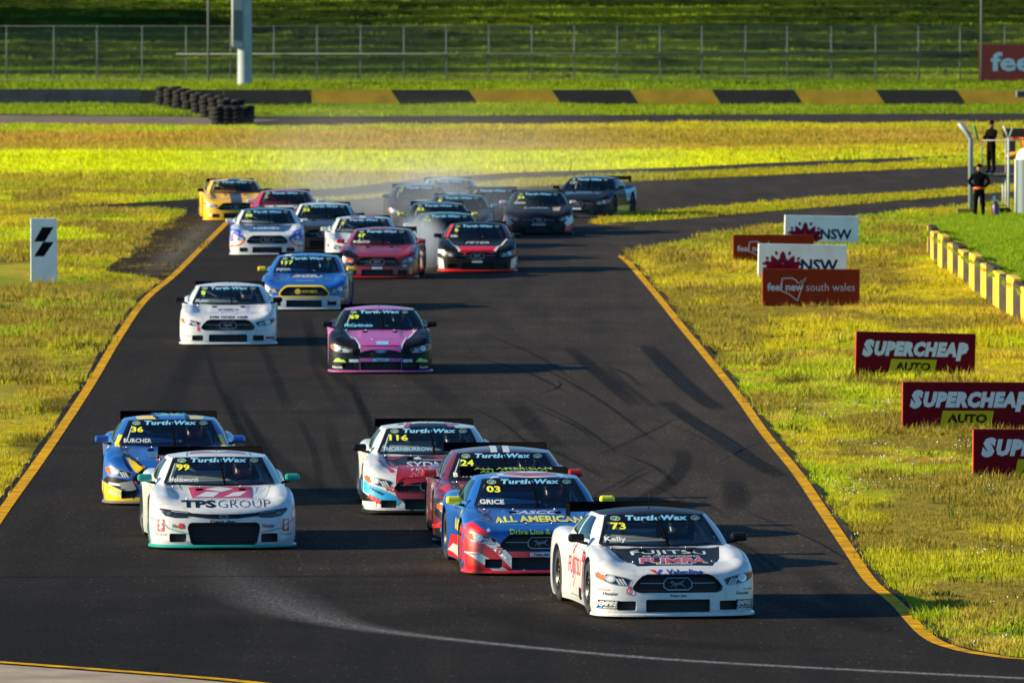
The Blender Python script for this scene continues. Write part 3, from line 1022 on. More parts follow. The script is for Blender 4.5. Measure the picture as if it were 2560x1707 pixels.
def split_off(bm, faces):
    """take the given faces out of bm as a mesh of their own"""
    nb = bmesh.new()
    m = {}
    for f in faces:
        vs = []
        for v in f.verts:
            if v not in m:
                m[v] = nb.verts.new(v.co)
            vs.append(m[v])
        try:
            nb.faces.new(vs)
        except ValueError:
            pass
    bmesh.ops.delete(bm, geom=faces, context='FACES')
    nb.normal_update()
    return nb

def thick(nb, depth):
    """fold the rim of a panel inward"""
    be = [e for e in nb.edges if len(e.link_faces) == 1]
    r = bmesh.ops.extrude_edge_only(nb, edges=be)
    vs = [g for g in r['geom'] if isinstance(g, bmesh.types.BMVert)]
    for v in vs:
        v.co += Vector(depth)

def to_mesh(bm, name, free=True):
    me = bpy.data.meshes.new(name)
    bm.to_mesh(me)
    if free: bm.free()
    me.polygons.foreach_set('use_smooth', [True] * len(me.polygons))
    me.set_sharp_from_angle(angle=math.radians(38))
    return me

def scale_poly(poly, k, k2=None):
    cx = sum(p[0] for p in poly) / len(poly); cy = sum(p[1] for p in poly) / len(poly)
    return [(cx + (p[0] - cx) * k, cy + (p[1] - cy) * (k2 or k)) for p in poly]

def grow(poly, d):
    """offset a convex CCW polygon outward by d"""
    n = len(poly); out = []
    for i in range(n):
        p0, p1, p2 = Vector(poly[i - 1]), Vector(poly[i]), Vector(poly[(i + 1) % n])
        e1, e2 = (p1 - p0).normalized(), (p2 - p1).normalized()
        n1, n2 = Vector((e1.y, -e1.x)), Vector((e2.y, -e2.x))
        b = (n1 + n2)
        b = b / max(b.length_squared / 2, .3)
        out.append(tuple(p1 + b * d))
    return out

def ccw(poly):
    a = sum(poly[i - 1][0] * poly[i][1] - poly[i][0] * poly[i - 1][1] for i in range(len(poly)))
    return list(poly) if a > 0 else list(poly)[::-1]

def rrect(x0, x1, z0, z1, r=.02, n=3):
    o = []
    for cx, cy, a in ((x1 - r, z0 + r, -90), (x1 - r, z1 - r, 0), (x0 + r, z1 - r, 90), (x0 + r, z0 + r, 180)):
        for k in range(n + 1):
            t = math.radians(a + 90 * k / n)
            o.append((cx + r * math.cos(t), cy + r * math.sin(t)))
    return o

def ellipse(cx, cy, rx, ry, n=20):
    return [(cx + rx * math.cos(2 * math.pi * k / n), cy + ry * math.sin(2 * math.pi * k / n)) for k in range(n)]

def mir(poly):
    return [(-p[0], p[1]) for p in poly][::-1]

SHAPE = {
    'coupe': dict(
        grille=[(-.475, .330), (.475, .330), (.525, .352), (.535, .385), (.485, .450), (.425, .505), (.36, .528), (-.36, .528), (-.425, .505), (-.485, .450), (-.535, .385), (-.525, .352)],
        intake=rrect(-.39, .39, .083, .237, .02), duct=rrect(.505, .73, .105, .218, .02),
        lamp=[(.60, .405), (.74, .412), (.88, .445), (.945, .490), (.958, .545), (.93, .558), (.80, .530), (.62, .492), (.565, .470)]),
    'wedge': dict(
        grille=[(-.40, .075), (.40, .075), (.435, .11), (.475, .30), (.46, .345), (.43, .36), (-.43, .36), (-.46, .345), (-.475, .30), (-.435, .11)],
        intake=[(-.46, .455), (-.2, .425), (0, .418), (.2, .425), (.46, .455), (.46, .495), (.2, .482), (-.2, .482), (-.46, .495)], duct=rrect(.50, .725, .105, .222, .02),
        lamp=[(.44, .470), (.50, .440), (.66, .437), (.78, .460), (.86, .530), (.85, .552), (.66, .525), (.50, .510), (.44, .497)]),
}
HOOD = ccw([(-.46, -2.06), (.46, -2.06), (.60, -1.65), (.685, -1.065), (-.685, -1.065), (-.60, -1.65)])
WIND = ccw([(-.735, .812), (.735, .812), (.578, 1.14), (-.578, 1.14)])
SIDEW = ccw([(-.56, .856), (.26, .868), (.24, 1.118), (-.06, 1.115), (-.14, 1.10)])
QUART = ccw([(.33, .875), (.92, .907), (.80, 1.06), (.66, 1.095), (.31, 1.116)])
REARW = ccw([(-.61, .925), (.61, .925), (.49, 1.09), (-.49, 1.09)])
DOOR = ccw([(-.70, .15), (.40, .15), (.47, .45), (.42, .745), (-.68, .74), (-.74, .5)])

class Proto: pass

def build_proto(kind):
    P = Proto()
    P.kind = kind
    sh = SHAPE[kind]
    V, F = body_sheet(kind)
    V, F, _ = mirrored(V, F)
    bm = bm_from(V, F)
    CV, CF, ir = cabin_sheet()
    CV, CF, ir = mirrored(CV, CF, ir)
    # closed skin for placing prints
    bw = [v.co.copy() for v in bm.verts]
    bm.verts.index_update()
    bf = [[v.index for v in f.verts] for f in bm.faces]
    nb0 = len(bw)
    P.skin = BVHTree.FromPolygons(bw + [Vector(p) for p in CV], bf + [[i + nb0 for i in f] for f in CF])
    front = lambda f: f.normal.y < -.25 and f.calc_center_median().y < -1.6
    topf = lambda f: f.normal.z > .5 and f.calc_center_median().y < -.7
    P.holes = []
    def recess(poly, depth):
        fs = cut(bm, ccw(poly), 'front', front)
        bmesh.ops.delete(bm, geom=fs, context='FACES')
        big = grow(ccw(poly), .004)
        be = [e for e in bm.edges if len(e.link_faces) == 1 and all(pt_in(big, v.co.x, v.co.z) and v.co.y < -1.7 for v in e.verts)]
        r = bmesh.ops.extrude_edge_only(bm, edges=be)
        for g in r['geom']:
            if isinstance(g, bmesh.types.BMVert):
                g.co.y += depth
        P.holes.append(ccw(poly))
    if kind == 'coupe':
        recess(sh['grille'], .05)
    else:
        recess(sh['grille'], .07)
    if kind == 'coupe':
        recess(sh['intake'], .09)
    recess(sh['duct'], .08)
    recess(mir(sh['duct']), .08)
    # hood with its shut line
    out = cut(bm, HOOD, 'top', topf)
    inn = cut(bm, grow(HOOD, -.007), 'top', topf)
    out = [f for f in bm.faces if topf(f) and pt_in(HOOD, *f.calc_center_median()[:2])]
    keep = set(inn)
    P.hood = split_off(bm, [f for f in out if f in keep])
    bmesh.ops.delete(bm, geom=[f for f in bm.faces if topf(f) and pt_in(HOOD, *f.calc_center_median()[:2])], context='FACES')
    thick(P.hood, (0, 0, -.02))
    # doors
    P.doors = []
    for sg in (-1, 1):
        sel = lambda f, sg=sg: f.normal.x * sg > .5
        cut(bm, DOOR, 'side', sel)
        inn = cut(bm, grow(DOOR, -.007), 'side', sel)
        d = split_off(bm, inn)
        bmesh.ops.delete(bm, geom=[f for f in bm.faces if sel(f) and pt_in(DOOR, *f.calc_center_median()[1:])], context='FACES')
        thick(d, (-.02 * sg, 0, 0))
        P.doors.append(to_mesh(d, 'door'))
    # wheel arches
    for ax, r in ((F_AX, .372), (R_AX, .382)):
        circ = [(ax + r * math.cos(2 * math.pi * k / 28), .335 + r * math.sin(2 * math.pi * k / 28)) for k in range(28)]
        for sg in (-1, 1):
            sel = lambda f, sg=sg: f.normal.x * sg > .3 and f.calc_center_median().z < .78
            fs = cut(bm, circ, 'side', sel)
            bmesh.ops.delete(bm, geom=fs, context='FACES')
            big = grow(ccw(circ), .004)
            be = [e for e in bm.edges if len(e.link_faces) == 1 and all(pt_in(big, v.co.y, v.co.z) and v.co.x * sg > .6 for v in e.verts)]
            rr = bmesh.ops.extrude_edge_only(bm, edges=be)
            for g in rr['geom']:
                if isinstance(g, bmesh.types.BMVert):
                    g.co.x -= .09 * sg
    # cabin
    cb = bmesh.new()
    vs = [cb.verts.new(p) for p in CV]
    lay = cb.faces.layers.int.new('roof')
    for f, r in zip(CF, ir):
        try:
            nf = cb.faces.new([vs[i] for i in f])
            nf[lay] = r
        except ValueError:
            pass
    bmesh.ops.remove_doubles(cb, verts=cb.verts, dist=.0006)
    bmesh.ops.recalc_face_normals(cb, faces=cb.faces)
    cb.normal_update()
    lay = cb.faces.layers.int['roof']
    P.roof = to_mesh(split_off(cb, [f for f in cb.faces if f[lay] == 1]), 'roof')
    fw = cut(cb, WIND, 'front', lambda f: f.normal.y < -.3 and f.calc_center_median().y < 0)
    w = split_off(cb, fw)
    P.wind = to_mesh(w, 'windshield')
    fr = cut(cb, REARW, 'front', lambda f: f.normal.y > .2 and f.calc_center_median().y > .9)
    P.rear = to_mesh(split_off(cb, fr), 'rear_window')
    P.sides, P.quarts = [], []
    for sg in (-1, 1):
        sel = lambda f, sg=sg: f.normal.x * sg > .25
        P.sides.append(to_mesh(split_off(cb, cut(cb, SIDEW, 'side', sel)), 'side_window'))
        P.quarts.append(to_mesh(split_off(cb, cut(cb, QUART, 'side', sel)), 'quarter_window'))
    tmp = bpy.data.meshes.new('tmp')
    cb.to_mesh(tmp); cb.free()
    bm.from_mesh(tmp)
    bpy.data.meshes.remove(tmp)
    P.hood = to_mesh(P.hood, 'hood')
    P.body = to_mesh(bm, 'body')
    return P

PROTO = {k: build_proto(k) for k in ('coupe', 'wedge')}

# ---- prints and trim that follow the body surface
TXT = {}
def text2d(s, bold=0.0, shear=0.0, space=1.0):
    key = (s, bold, shear, space)
    if key not in TXT:
        c = bpy.data.curves.new('lettering', 'FONT')
        c.body = s
        c.offset = bold
        c.shear = shear
        c.space_character = space
        c.resolution_u = 2
        o = bpy.data.objects.new('lettering', c)
        m = o.to_mesh()
        v = np.array([p.co[:2] for p in m.vertices])
        f = [tuple(p.vertices) for p in m.polygons]
        o.to_mesh_clear()
        bpy.data.objects.remove(o)
        bpy.data.curves.remove(c)
        lo, hi = v.min(0), v.max(0)
        v = (v - (lo + hi) / 2) / (hi[1] - lo[1])
        TXT[key] = (v, f)
    return TXT[key]

def T(s, cx, cy, h, w=None, bold=0.0, shear=0.0, rot=0.0, space=1.0, arch=0.0):
    v, f = text2d(s, bold, shear, space)
    v = v * h
    if w:
        v = v * np.array([w / (v[:, 0].max() - v[:, 0].min()), 1.0])
    if arch:
        v = v + np.stack([np.zeros(len(v)), -arch * (v[:, 0] / v[:, 0].max()) ** 2], 1)
    a = math.radians(rot)
    R = np.array([[math.cos(a), -math.sin(a)], [math.sin(a), math.cos(a)]])
    v = v @ R.T + np.array([cx, cy])
    return v, f

def PG(poly):
    poly = [tuple(p) for p in poly]
    t = tessellate_polygon([[Vector((p[0], p[1], 0)) for p in poly]])
    return np.array(poly), [tuple(x) for x in t]

def STROKE(pts, w, closed=False):
    """a flat line of width w along pts"""
    pts = [Vector(p) for p in pts]
    n = len(pts)
    L, R = [], []
    for i in range(n):
        if closed:
            d = pts[(i + 1) % n] - pts[i - 1]
        else:
            d = pts[min(i + 1, n - 1)] - pts[max(i - 1, 0)]
        d = d.normalized()
        nn = Vector((-d.y, d.x)) * (w / 2)
        L.append(tuple(pts[i] + nn)); R.append(tuple(pts[i] - nn))
    v = np.array(L + R)
    f = []
    for i in range(n if closed else n - 1):
        j = (i + 1) % n
        f.append((i, n + i, n + j, j))
    return v, f

def curve2(pts, n=16):
    return [tuple(p) for p in crspline(pts, n)]

HORSE = [(-1, .12), (-.9, .3), (-.72, .42), (-.62, .36), (-.45, .18), (-.1, .16), (.2, .24), (.42, .26), (.62, .40), (.85, .42), (1.0, .52), (.8, .30), (.6, .22), (.55, .05), (.7, -.12), (.95, -.30), (.98, -.42), (.72, -.26), (.45, -.12), (.2, -.08), (-.05, -.14), (-.2, -.12), (-.28, -.35), (-.1, -.52), (-.3, -.48), (-.42, -.3), (-.4, -.1), (-.58, -.12), (-.8, -.36), (-.95, -.34), (-.78, -.2), (-.6, .02), (-.65, .18), (-.85, .1)]
def horse(cx, cy, s):
    return PG([(cx + p[0] * s, cy + p[1] * s) for p in HORSE])

VIEW = {'front': lambda u, v: (Vector((u, -6, v)), Vector((0, 1, 0))),
        'top': lambda u, v: (Vector((u, v, 4)), Vector((0, 0, -1))),
        'left': lambda u, v: (Vector((-6, -u, v)), Vector((1, 0, 0))),
        'right': lambda u, v: (Vector((6, u, v)), Vector((-1, 0, 0)))}

def print_mesh(skin, items, layer=1, off=None, step=.07, holes=(), name='print'):
    """flat shapes thrown onto the body along a view direction, a film thickness proud of it"""
    bm = bmesh.new()
    d = .0026 * layer if off is None else off
    allv, allf = [], []
    for view, (v, f) in items:
        b = bmesh.new()
        vs = [b.verts.new((p[0], p[1], 0)) for p in v]
        for q in f:
            try: b.faces.new([vs[i] for i in q])
            except ValueError: pass
        lo, hi = v.min(0), v.max(0)
        for ax in (0, 1):
            k = math.ceil(lo[ax] / step)
            while k * step < hi[ax]:
                no = [0, 0, 0]; no[ax] = 1
                co = [0, 0, 0]; co[ax] = k * step
                bmesh.ops.bisect_plane(b, geom=list(b.verts) + list(b.edges) + list(b.faces), plane_co=co, plane_no=no, dist=1e-6)
                k += 1
        b.verts.index_update()
        ok = {}
        n0 = len(allv)
        for vv in b.verts:
            o, dr = VIEW[view](vv.co.x, vv.co.y)
            hit, nor, _, _ = skin.ray_cast(o, dr)
            if hit is None or (view == 'front' and hit.y > .5):
                hit = None
                for kk in (.004, .01, .018, .028, .04, .055):
                    if view == 'front':
                        o2 = Vector((o.x - math.copysign(kk, o.x), o.y, max(o.z, ZB + .004)))
                    elif view in ('left', 'right'):
                        o2 = Vector((o.x, o.y, max(o.z, ZB + .004)))
                    else:
                        break
                    hit, nor, _, _ = skin.ray_cast(o2, dr)
                    if hit is not None and view == 'front' and hit.y > .5: hit = None
                    if hit is not None: break
            if hit is None:
                ok[vv.index] = False
                allv.append((0, 0, 0))
                continue
            if nor.dot(dr) > 0: nor = -nor
            ok[vv.index] = abs(nor.dot(dr)) > (.18 if view == 'top' else .03)
            if off is None:
                q = hit + nor * d
            else:
                q = hit - dr * d
            allv.append(tuple(q))
        for ff in b.faces:
            ids = [x.index for x in ff.verts]
            if not all(ok[i] for i in ids): continue
            if view == 'front' and holes:
                c = ff.calc_center_median()
                if any(pt_in(h, c.x, c.y) for h in holes): continue
            if view in ('left', 'right'):
                c = ff.calc_center_median()
                yy = -c.x if view == 'left' else c.x
                if math.hypot(yy - F_AX, c.y - .335) < .385 or math.hypot(yy - R_AX, c.y - .335) < .395: continue
            allf.append(tuple(i + n0 for i in ids))
        b.free()
    me = me_from(allv, allf, True, name)
    return me

# ---- pieces shared by every car
def m_black(): return mat('black_trim', (.006, .006, .007), rough=.5, noise=.2, spec=.25)
def m_matte(): return mat('matte_black', (.004, .004, .005), rough=1.0, spec=0)
def m_tyre(): return mat('tyre_rubber', (.014, .014, .014), rough=.85, noise=.3, nscale=20)
def m_rim(): return mat('dark_rim', (.03, .03, .032), rough=.35, metal=.8)
def m_steel(): return mat('bare_steel', (.6, .6, .6), rough=.3, metal=1)
def m_grille(): return mat('grille_mesh', (.004, .004, .005), rough=.5, bump=.6, bscale=160)
def m_cage(): return mat('cage_tube', (.34, .36, .38), rough=.5)

def shared_parts(kind):
    P = PROTO[kind]
    sh = SHAPE[kind]
    g = P.g = {}
    m = MB(); m.lathe([(-.135, .20), (-.145, .24), (-.142, .29), (-.125, .318), (-.09, .325), (.09, .325), (.125, .318), (.142, .29), (.145, .24), (.135, .20)], 32)
    g['tyre'] = m.mesh('tyre')
    m = MB()
    m.lathe([(.10, .0), (.105, .06), (.085, .10), (.07, .16), (.10, .20), (.138, .215), (.138, .20), (.05, .19), (.03, .0)], 28)
    m.lathe([(-.10, .0), (-.105, .06), (-.085, .10), (-.07, .16), (-.10, .20), (-.138, .215), (-.138, .20), (-.05, .19), (-.03, .0)], 28)
    for k in range(10):
        t = 2 * math.pi * k / 10
        c, s_ = math.cos(t), math.sin(t)
        for sg in (-1, 1):
            m.tube([(sg * .108, .05 * c, .05 * s_), (sg * .112, .20 * c, .20 * s_)], .014, 6)
    g['rim'] = m.mesh('rim')
    # splitter follows the plan of the nose
    plan = crspline(PLAN[kind], 25)
    tan = np.gradient(plan, axis=0); tan /= np.linalg.norm(tan, axis=1)[:, None]
    out = plan + np.stack([tan[:, 1], -tan[:, 0]], 1) * .014
    out[0] = (0, plan[0, 1] - .014)
    loop = [tuple(p) for p in out] + [(.9, -1.80), (0, -1.80)]
    full = [(-p[0], p[1]) for p in out[::-1][:-1]] + [tuple(p) for p in out]
    full = full + [(.93, -1.80), (-.93, -1.80)]
    n = len(full)
    vs = [(p[0], p[1], .034) for p in full] + [(p[0], p[1], .052) for p in full] + [(p[0] * .985, p[1] + .012, .072) for p in full]
    fs = [(i, (i + 1) % n, n + (i + 1) % n, n + i) for i in range(n)] + [(n + i, n + (i + 1) % n, 2 * n + (i + 1) % n, 2 * n + i) for i in range(n)]
    fs += [tuple(range(2 * n, 3 * n)), tuple(range(n - 1, -1, -1))]
    g['splitter'] = me_from(vs, fs, False, 'splitter')
    m = MB()
    m.box((0, .2, .115), (1.50, 4.2, .02))
    m.box((0, -1.0, .42), (1.3, .02, .56)); m.box((0, 1.75, .48), (1.5, .02, .60))
    m.box((0, 1.25, .70), (1.3, .5, .02))
    for sg in (-1, 1):
        m.box((.66 * sg, .3, .4), (.02, 2.7, .5))
        m.box((.77 * sg, -1.4, .60), (.30, .80, .02)); m.box((.77 * sg, 1.3, .68), (.30, .80, .02))
        m.box((.62 * sg, -1.4, .4), (.02, .8, .4)); m.box((.62 * sg, 1.3, .4), (.02, .8, .4))
    g['underbody'] = m.mesh('underbody')
    m = MB(); m.box((0, -.82, .745), (1.38, .42, .05), bev=.02); m.box((.36, -.62, .77), (.42, .12, .07), bev=.02)
    g['dashboard'] = m.mesh('dashboard')
    # wing
    m = MB()
    prof = [(0, 0), (.03, .028), (.10, .042), (.20, .034), (.29, .008), (.29, .0), (.2, .012), (.10, .008), (.03, -.012)]
    a = math.radians(19)
    pr = [(y * math.cos(a) - z * math.sin(a), y * math.sin(a) + z * math.cos(a)) for y, z in prof]
    vs = [(x, 2.10 + p[0], 1.055 + p[1]) for x in (-.71, .71) for p in pr]
    k = len(pr)
    m.add(vs, [(i, (i + 1) % k, k + (i + 1) % k, k + i) for i in range(k)] + [tuple(range(k)), tuple(range(2 * k - 1, k - 1, -1))], True)
    m.box((0, 2.392, 1.152), (1.42, .008, .024), Matrix.Rotation(-.3, 3, 'X'))
    g['rear_wing'] = m.mesh('rear_wing')
    m = MB(); m.box((0, 2.245, 1.075), (.008, .36, .165), bev=.003)
    g['end_plate'] = m.mesh('end_plate')
    m = MB()
    m.box((0, 2.2, .97), (.012, .16, .20))
    g['wing_strut'] = m.mesh('wing_strut')
    m = MB(); m.box((0, 0, 0), (.20, .10, .105), bev=.035)
    g['mirror'] = m.mesh('mirror')
    m = MB(); m.tube([(.0, 0, -.03), (.06, .02, -.055), (.14, .04, -.07)], [.018, .016, .02], 8)
    g['stalk'] = m.mesh('stalk')
    m = MB(); m.tube([(0, .18, 1.20), (0, .18, 1.235)], [.014, .006], 8); m.tube([(0, .18, 1.235), (0, .20, 1.44)], [.0035, .002], 6)
    g['antenna'] = m.mesh('antenna')
    m = MB()
    m.tube([(.07, -1.04, .815), (.045, -.80, .935), (.02, -.47, 1.105)], [.014, .011, .009], 6)
    m.tube([(.065, -.95, .875), (.015, -.44, 1.125)], [.012, .01], 6)
    g['wiper'] = m.mesh('wiper')
    m = MB(); m.tube([(0, 0, -.01), (0, 0, .022)], .009, 8); m.box((0, 0, .006), (.05, .03, .006))
    g['hood_pin'] = m.mesh('hood_pin')
    # roll cage
    m = MB()
    t = .021
    m.tube([(-.60, .42, .2), (-.60, .42, .85), (-.52, .40, 1.11), (.52, .40, 1.11), (.60, .42, .85), (.60, .42, .2)], t)
    for sg in (-1, 1):
        m.tube([(.52 * sg, .40, 1.11), (.50 * sg, -.16, 1.11), (.63 * sg, -.66, .80), (.64 * sg, -.9, .3)], t)
        m.tube([(.50 * sg, .40, 1.06), (.56 * sg, 1.45, .75)], t)
    m.tube([(-.50, -.16, 1.11), (.50, -.16, 1.11)], t)
    m.tube([(-.58, .42, .35), (.50, .41, 1.05)], t); m.tube([(-.52, .40, 1.05), (.0, 1.3, .75)], t * .9); m.tube([(.52, .40, 1.05), (.0, 1.3, .75)], t * .9)
    m.tube([(-.60, .42, .78), (.60, .42, .78)], t); m.tube([(-.1, .40, 1.06), (-.1, -.16, 1.06)], t)
    g['roll_cage'] = m.mesh('roll_cage')
    m = MB()
    m.box((.36, .20, .45), (.46, .5, .12), bev=.04); m.box((.36, .40, .70), (.46, .10, .62), Matrix.Rotation(-.15, 3, 'X'), bev=.04)
    m.box((.36, .42, 1.0), (.26, .08, .14), bev=.03)
    for sg in (-1, 1): m.box((.36 + .2 * sg, .30, .96), (.03, .22, .14), bev=.012)
    g['seat'] = m.mesh('seat')
    m = MB(); m.box((-.3, .15, .47), (.5, .5, .3), bev=.05); m.box((-.12, -.3, .5), (.3, .9, .25), bev=.04)
    g['tunnel'] = m.mesh('tunnel')
    # trims that follow the nose
    gr = ccw(sh['grille'])
    if kind == 'coupe':
        g['grille'] = print_mesh(P.skin, [('front', PG(grow(gr, .012)))], off=-.045)
        bars = [('front', STROKE([(-.52, z), (.52, z)], .007)) for z in (.365, .388, .411, .457, .48, .503)]
        g['grille_bar'] = [print_mesh(P.skin, [b], off=-.036) for b in bars]
        g['emblem_frame'] = print_mesh(P.skin, [('front', STROKE([(-.170, .385), (-.125, .352), (.125, .352), (.170, .385), (.170, .440), (.125, .492), (-.125, .492), (-.170, .440)], .010, True)), ('front', STROKE([(-.45, .430), (-.172, .430)], .006)), ('front', STROKE([(.172, .430), (.45, .430)], .006))], off=-.018)
        g['emblem_back'] = print_mesh(P.skin, [('front', PG([(-.168, .385), (-.124, .354), (.124, .354), (.168, .385), (.168, .440), (.124, .490), (-.124, .490), (-.168, .440)]))], off=-.023)
        g['emblem'] = print_mesh(P.skin, [('front', horse(0, .420, .095))], off=-.016)
        ring = grow(gr, .004)
        g['grille_frame'] = print_mesh(P.skin, [('front', STROKE(grow(gr, .004), .016, True))], off=.004)
        g['air_intake'] = print_mesh(P.skin, [('front', PG(grow(ccw(sh['intake']), .012)))], off=-.085)
    else:
        g['grille'] = print_mesh(P.skin, [('front', PG(grow(gr, .012)))], off=-.065)
        g['grille_bar'] = [print_mesh(P.skin, [('front', STROKE([(-.45, z), (.45, z)], .008))], off=-.055) for z in (.12, .16, .20, .24, .28, .32)]
        g['grille_frame'] = print_mesh(P.skin, [('front', STROKE(grow(gr, .004), .016, True))], off=.004)
        g['air_intake'] = print_mesh(P.skin, [('front', PG(sh['intake']))], layer=2)
        bow = [(-.055, .438), (-.065, .462), (-.022, .462), (-.022, .470), (.022, .470), (.022, .462), (.065, .462), (.055, .438), (.022, .438), (.022, .430), (-.022, .430), (-.022, .438)]
        g['emblem'] = print_mesh(P.skin, [('front', STROKE(bow, .006, True))], layer=4)
    dk = ccw(sh['duct'])
    g['duct_l'] = print_mesh(P.skin, [('front', PG(grow(mir(dk), .012)))], off=-.075)
    g['duct_r'] = print_mesh(P.skin, [('front', PG(grow(dk, .012)))], off=-.075)
    for side, fn in (('l', mir), ('r', lambda p: p)):
        L = fn(sh['lamp'])
        g['lamp_' + side] = print_mesh(P.skin, [('front', PG(L))], off=.003, step=.03)
        g['lampring_' + side] = print_mesh(P.skin, [('front', STROKE(L, .010, True))], off=.0065, step=.03)
        if kind == 'coupe':
            g['marker_' + side] = print_mesh(P.skin, [('front', PG(fn([(.868, .446), (.935, .490), (.948, .545), (.872, .535)])))], off=.006, step=.03)
            g['lens_' + side] = print_mesh(P.skin, [('front', PG(ellipse((-1 if side == 'l' else 1) * .800, .485, .056, .045)))], off=.008, step=.03)
            g['lensin_' + side] = print_mesh(P.skin, [('front', PG(ellipse((-1 if side == 'l' else 1) * .797, .485, .032, .028)))], off=.011, step=.03)
            g['bars_' + side] = [print_mesh(P.skin, [('front', PG(fn([(x, .412 + (x - .61) * .02), (x + .024, .413 + (x - .61) * .02), (x + .07, .487), (x + .046, .484)])))], off=.007, step=.03) for x in (.61, .645, .68)]
        else:
            g['lens_' + side] = print_mesh(P.skin, [('front', PG(ellipse((-1 if side == 'l' else 1) * .735, .492, .030, .024)))], off=.007, step=.03)
            g['bars_' + side] = [print_mesh(P.skin, [('front', STROKE(fn([(.48, .50), (.60, .508), (.70, .52)]), .006))], off=.007, step=.03)]
    # windscreen film: top banner, edge band
    top = [(-.583, 1.14), (-.615, 1.068), (-.3, 1.072), (0, 1.074), (.3, 1.072), (.615, 1.068), (.583, 1.14), (.3, 1.151), (0, 1.155), (-.3, 1.151)]
    g['banner'] = print_mesh(P.skin, [('front', PG(top)), ('front', STROKE([(-.735, .812), (-.581, 1.135)], .04)), ('front', STROKE([(.735, .812), (.581, 1.135)], .04)), ('front', STROKE([(-.735, .82), (-.3, .808), (0, .803), (.3, .808), (.735, .82)], .026))], layer=1.5, step=.05)
    g['wax'] = print_mesh(P.skin, [('front', T('TurtleWax', 0.01, 1.108, .056, .76, bold=.05, shear=.15, space=1.12))], layer=3, step=.08)
    ov = []
    for x in (-.49, .49):
        ov.append(('front', PG(ellipse(x, 1.10, .060, .026))))
    g['oval'] = [print_mesh(P.skin, [q], layer=3, step=.08) for q in ov]
    ol = []
    for x in (-.49, .49):
        ol.append(('front', STROKE(ellipse(x, 1.10, .055, .022), .004, True)))
        ol.append(('front', PG([(x - .03, 1.092), (x + .005, 1.096), (x + .036, 1.112), (x + .02, 1.098), (x + .005, 1.088)])))
    g['ovalmark'] = [print_mesh(P.skin, ol[q:q + 2], layer=4, step=.08) for q in (0, 2)]
    # hood outlets
    g['hood_vent'] = [print_mesh(P.skin, [('top', PG([(sg * .29 - .045, -1.35), (sg * .29 + .045, -1.35), (sg * .29 + .045, -1.24), (sg * .29 - .045, -1.24)]))], layer=3) for sg in (-1, 1)]
    P.pins = []
    for x, y in ((-.56, -1.84), (-.19, -1.98), (.19, -1.98), (.56, -1.84), (-.64, -1.11), (-.27, -1.12), (.27, -1.12), (.64, -1.11)):
        hit, nor, _, _ = P.skin.ray_cast(Vector((x * .86 if y < -1.5 else x, y, 3)), Vector((0, 0, -1)))
        P.pins.append(hit)

for k in PROTO:
    shared_parts(k)

YEL = (.75, .72, .02)
WHT = (.56, .59, .61)
CARS = {}

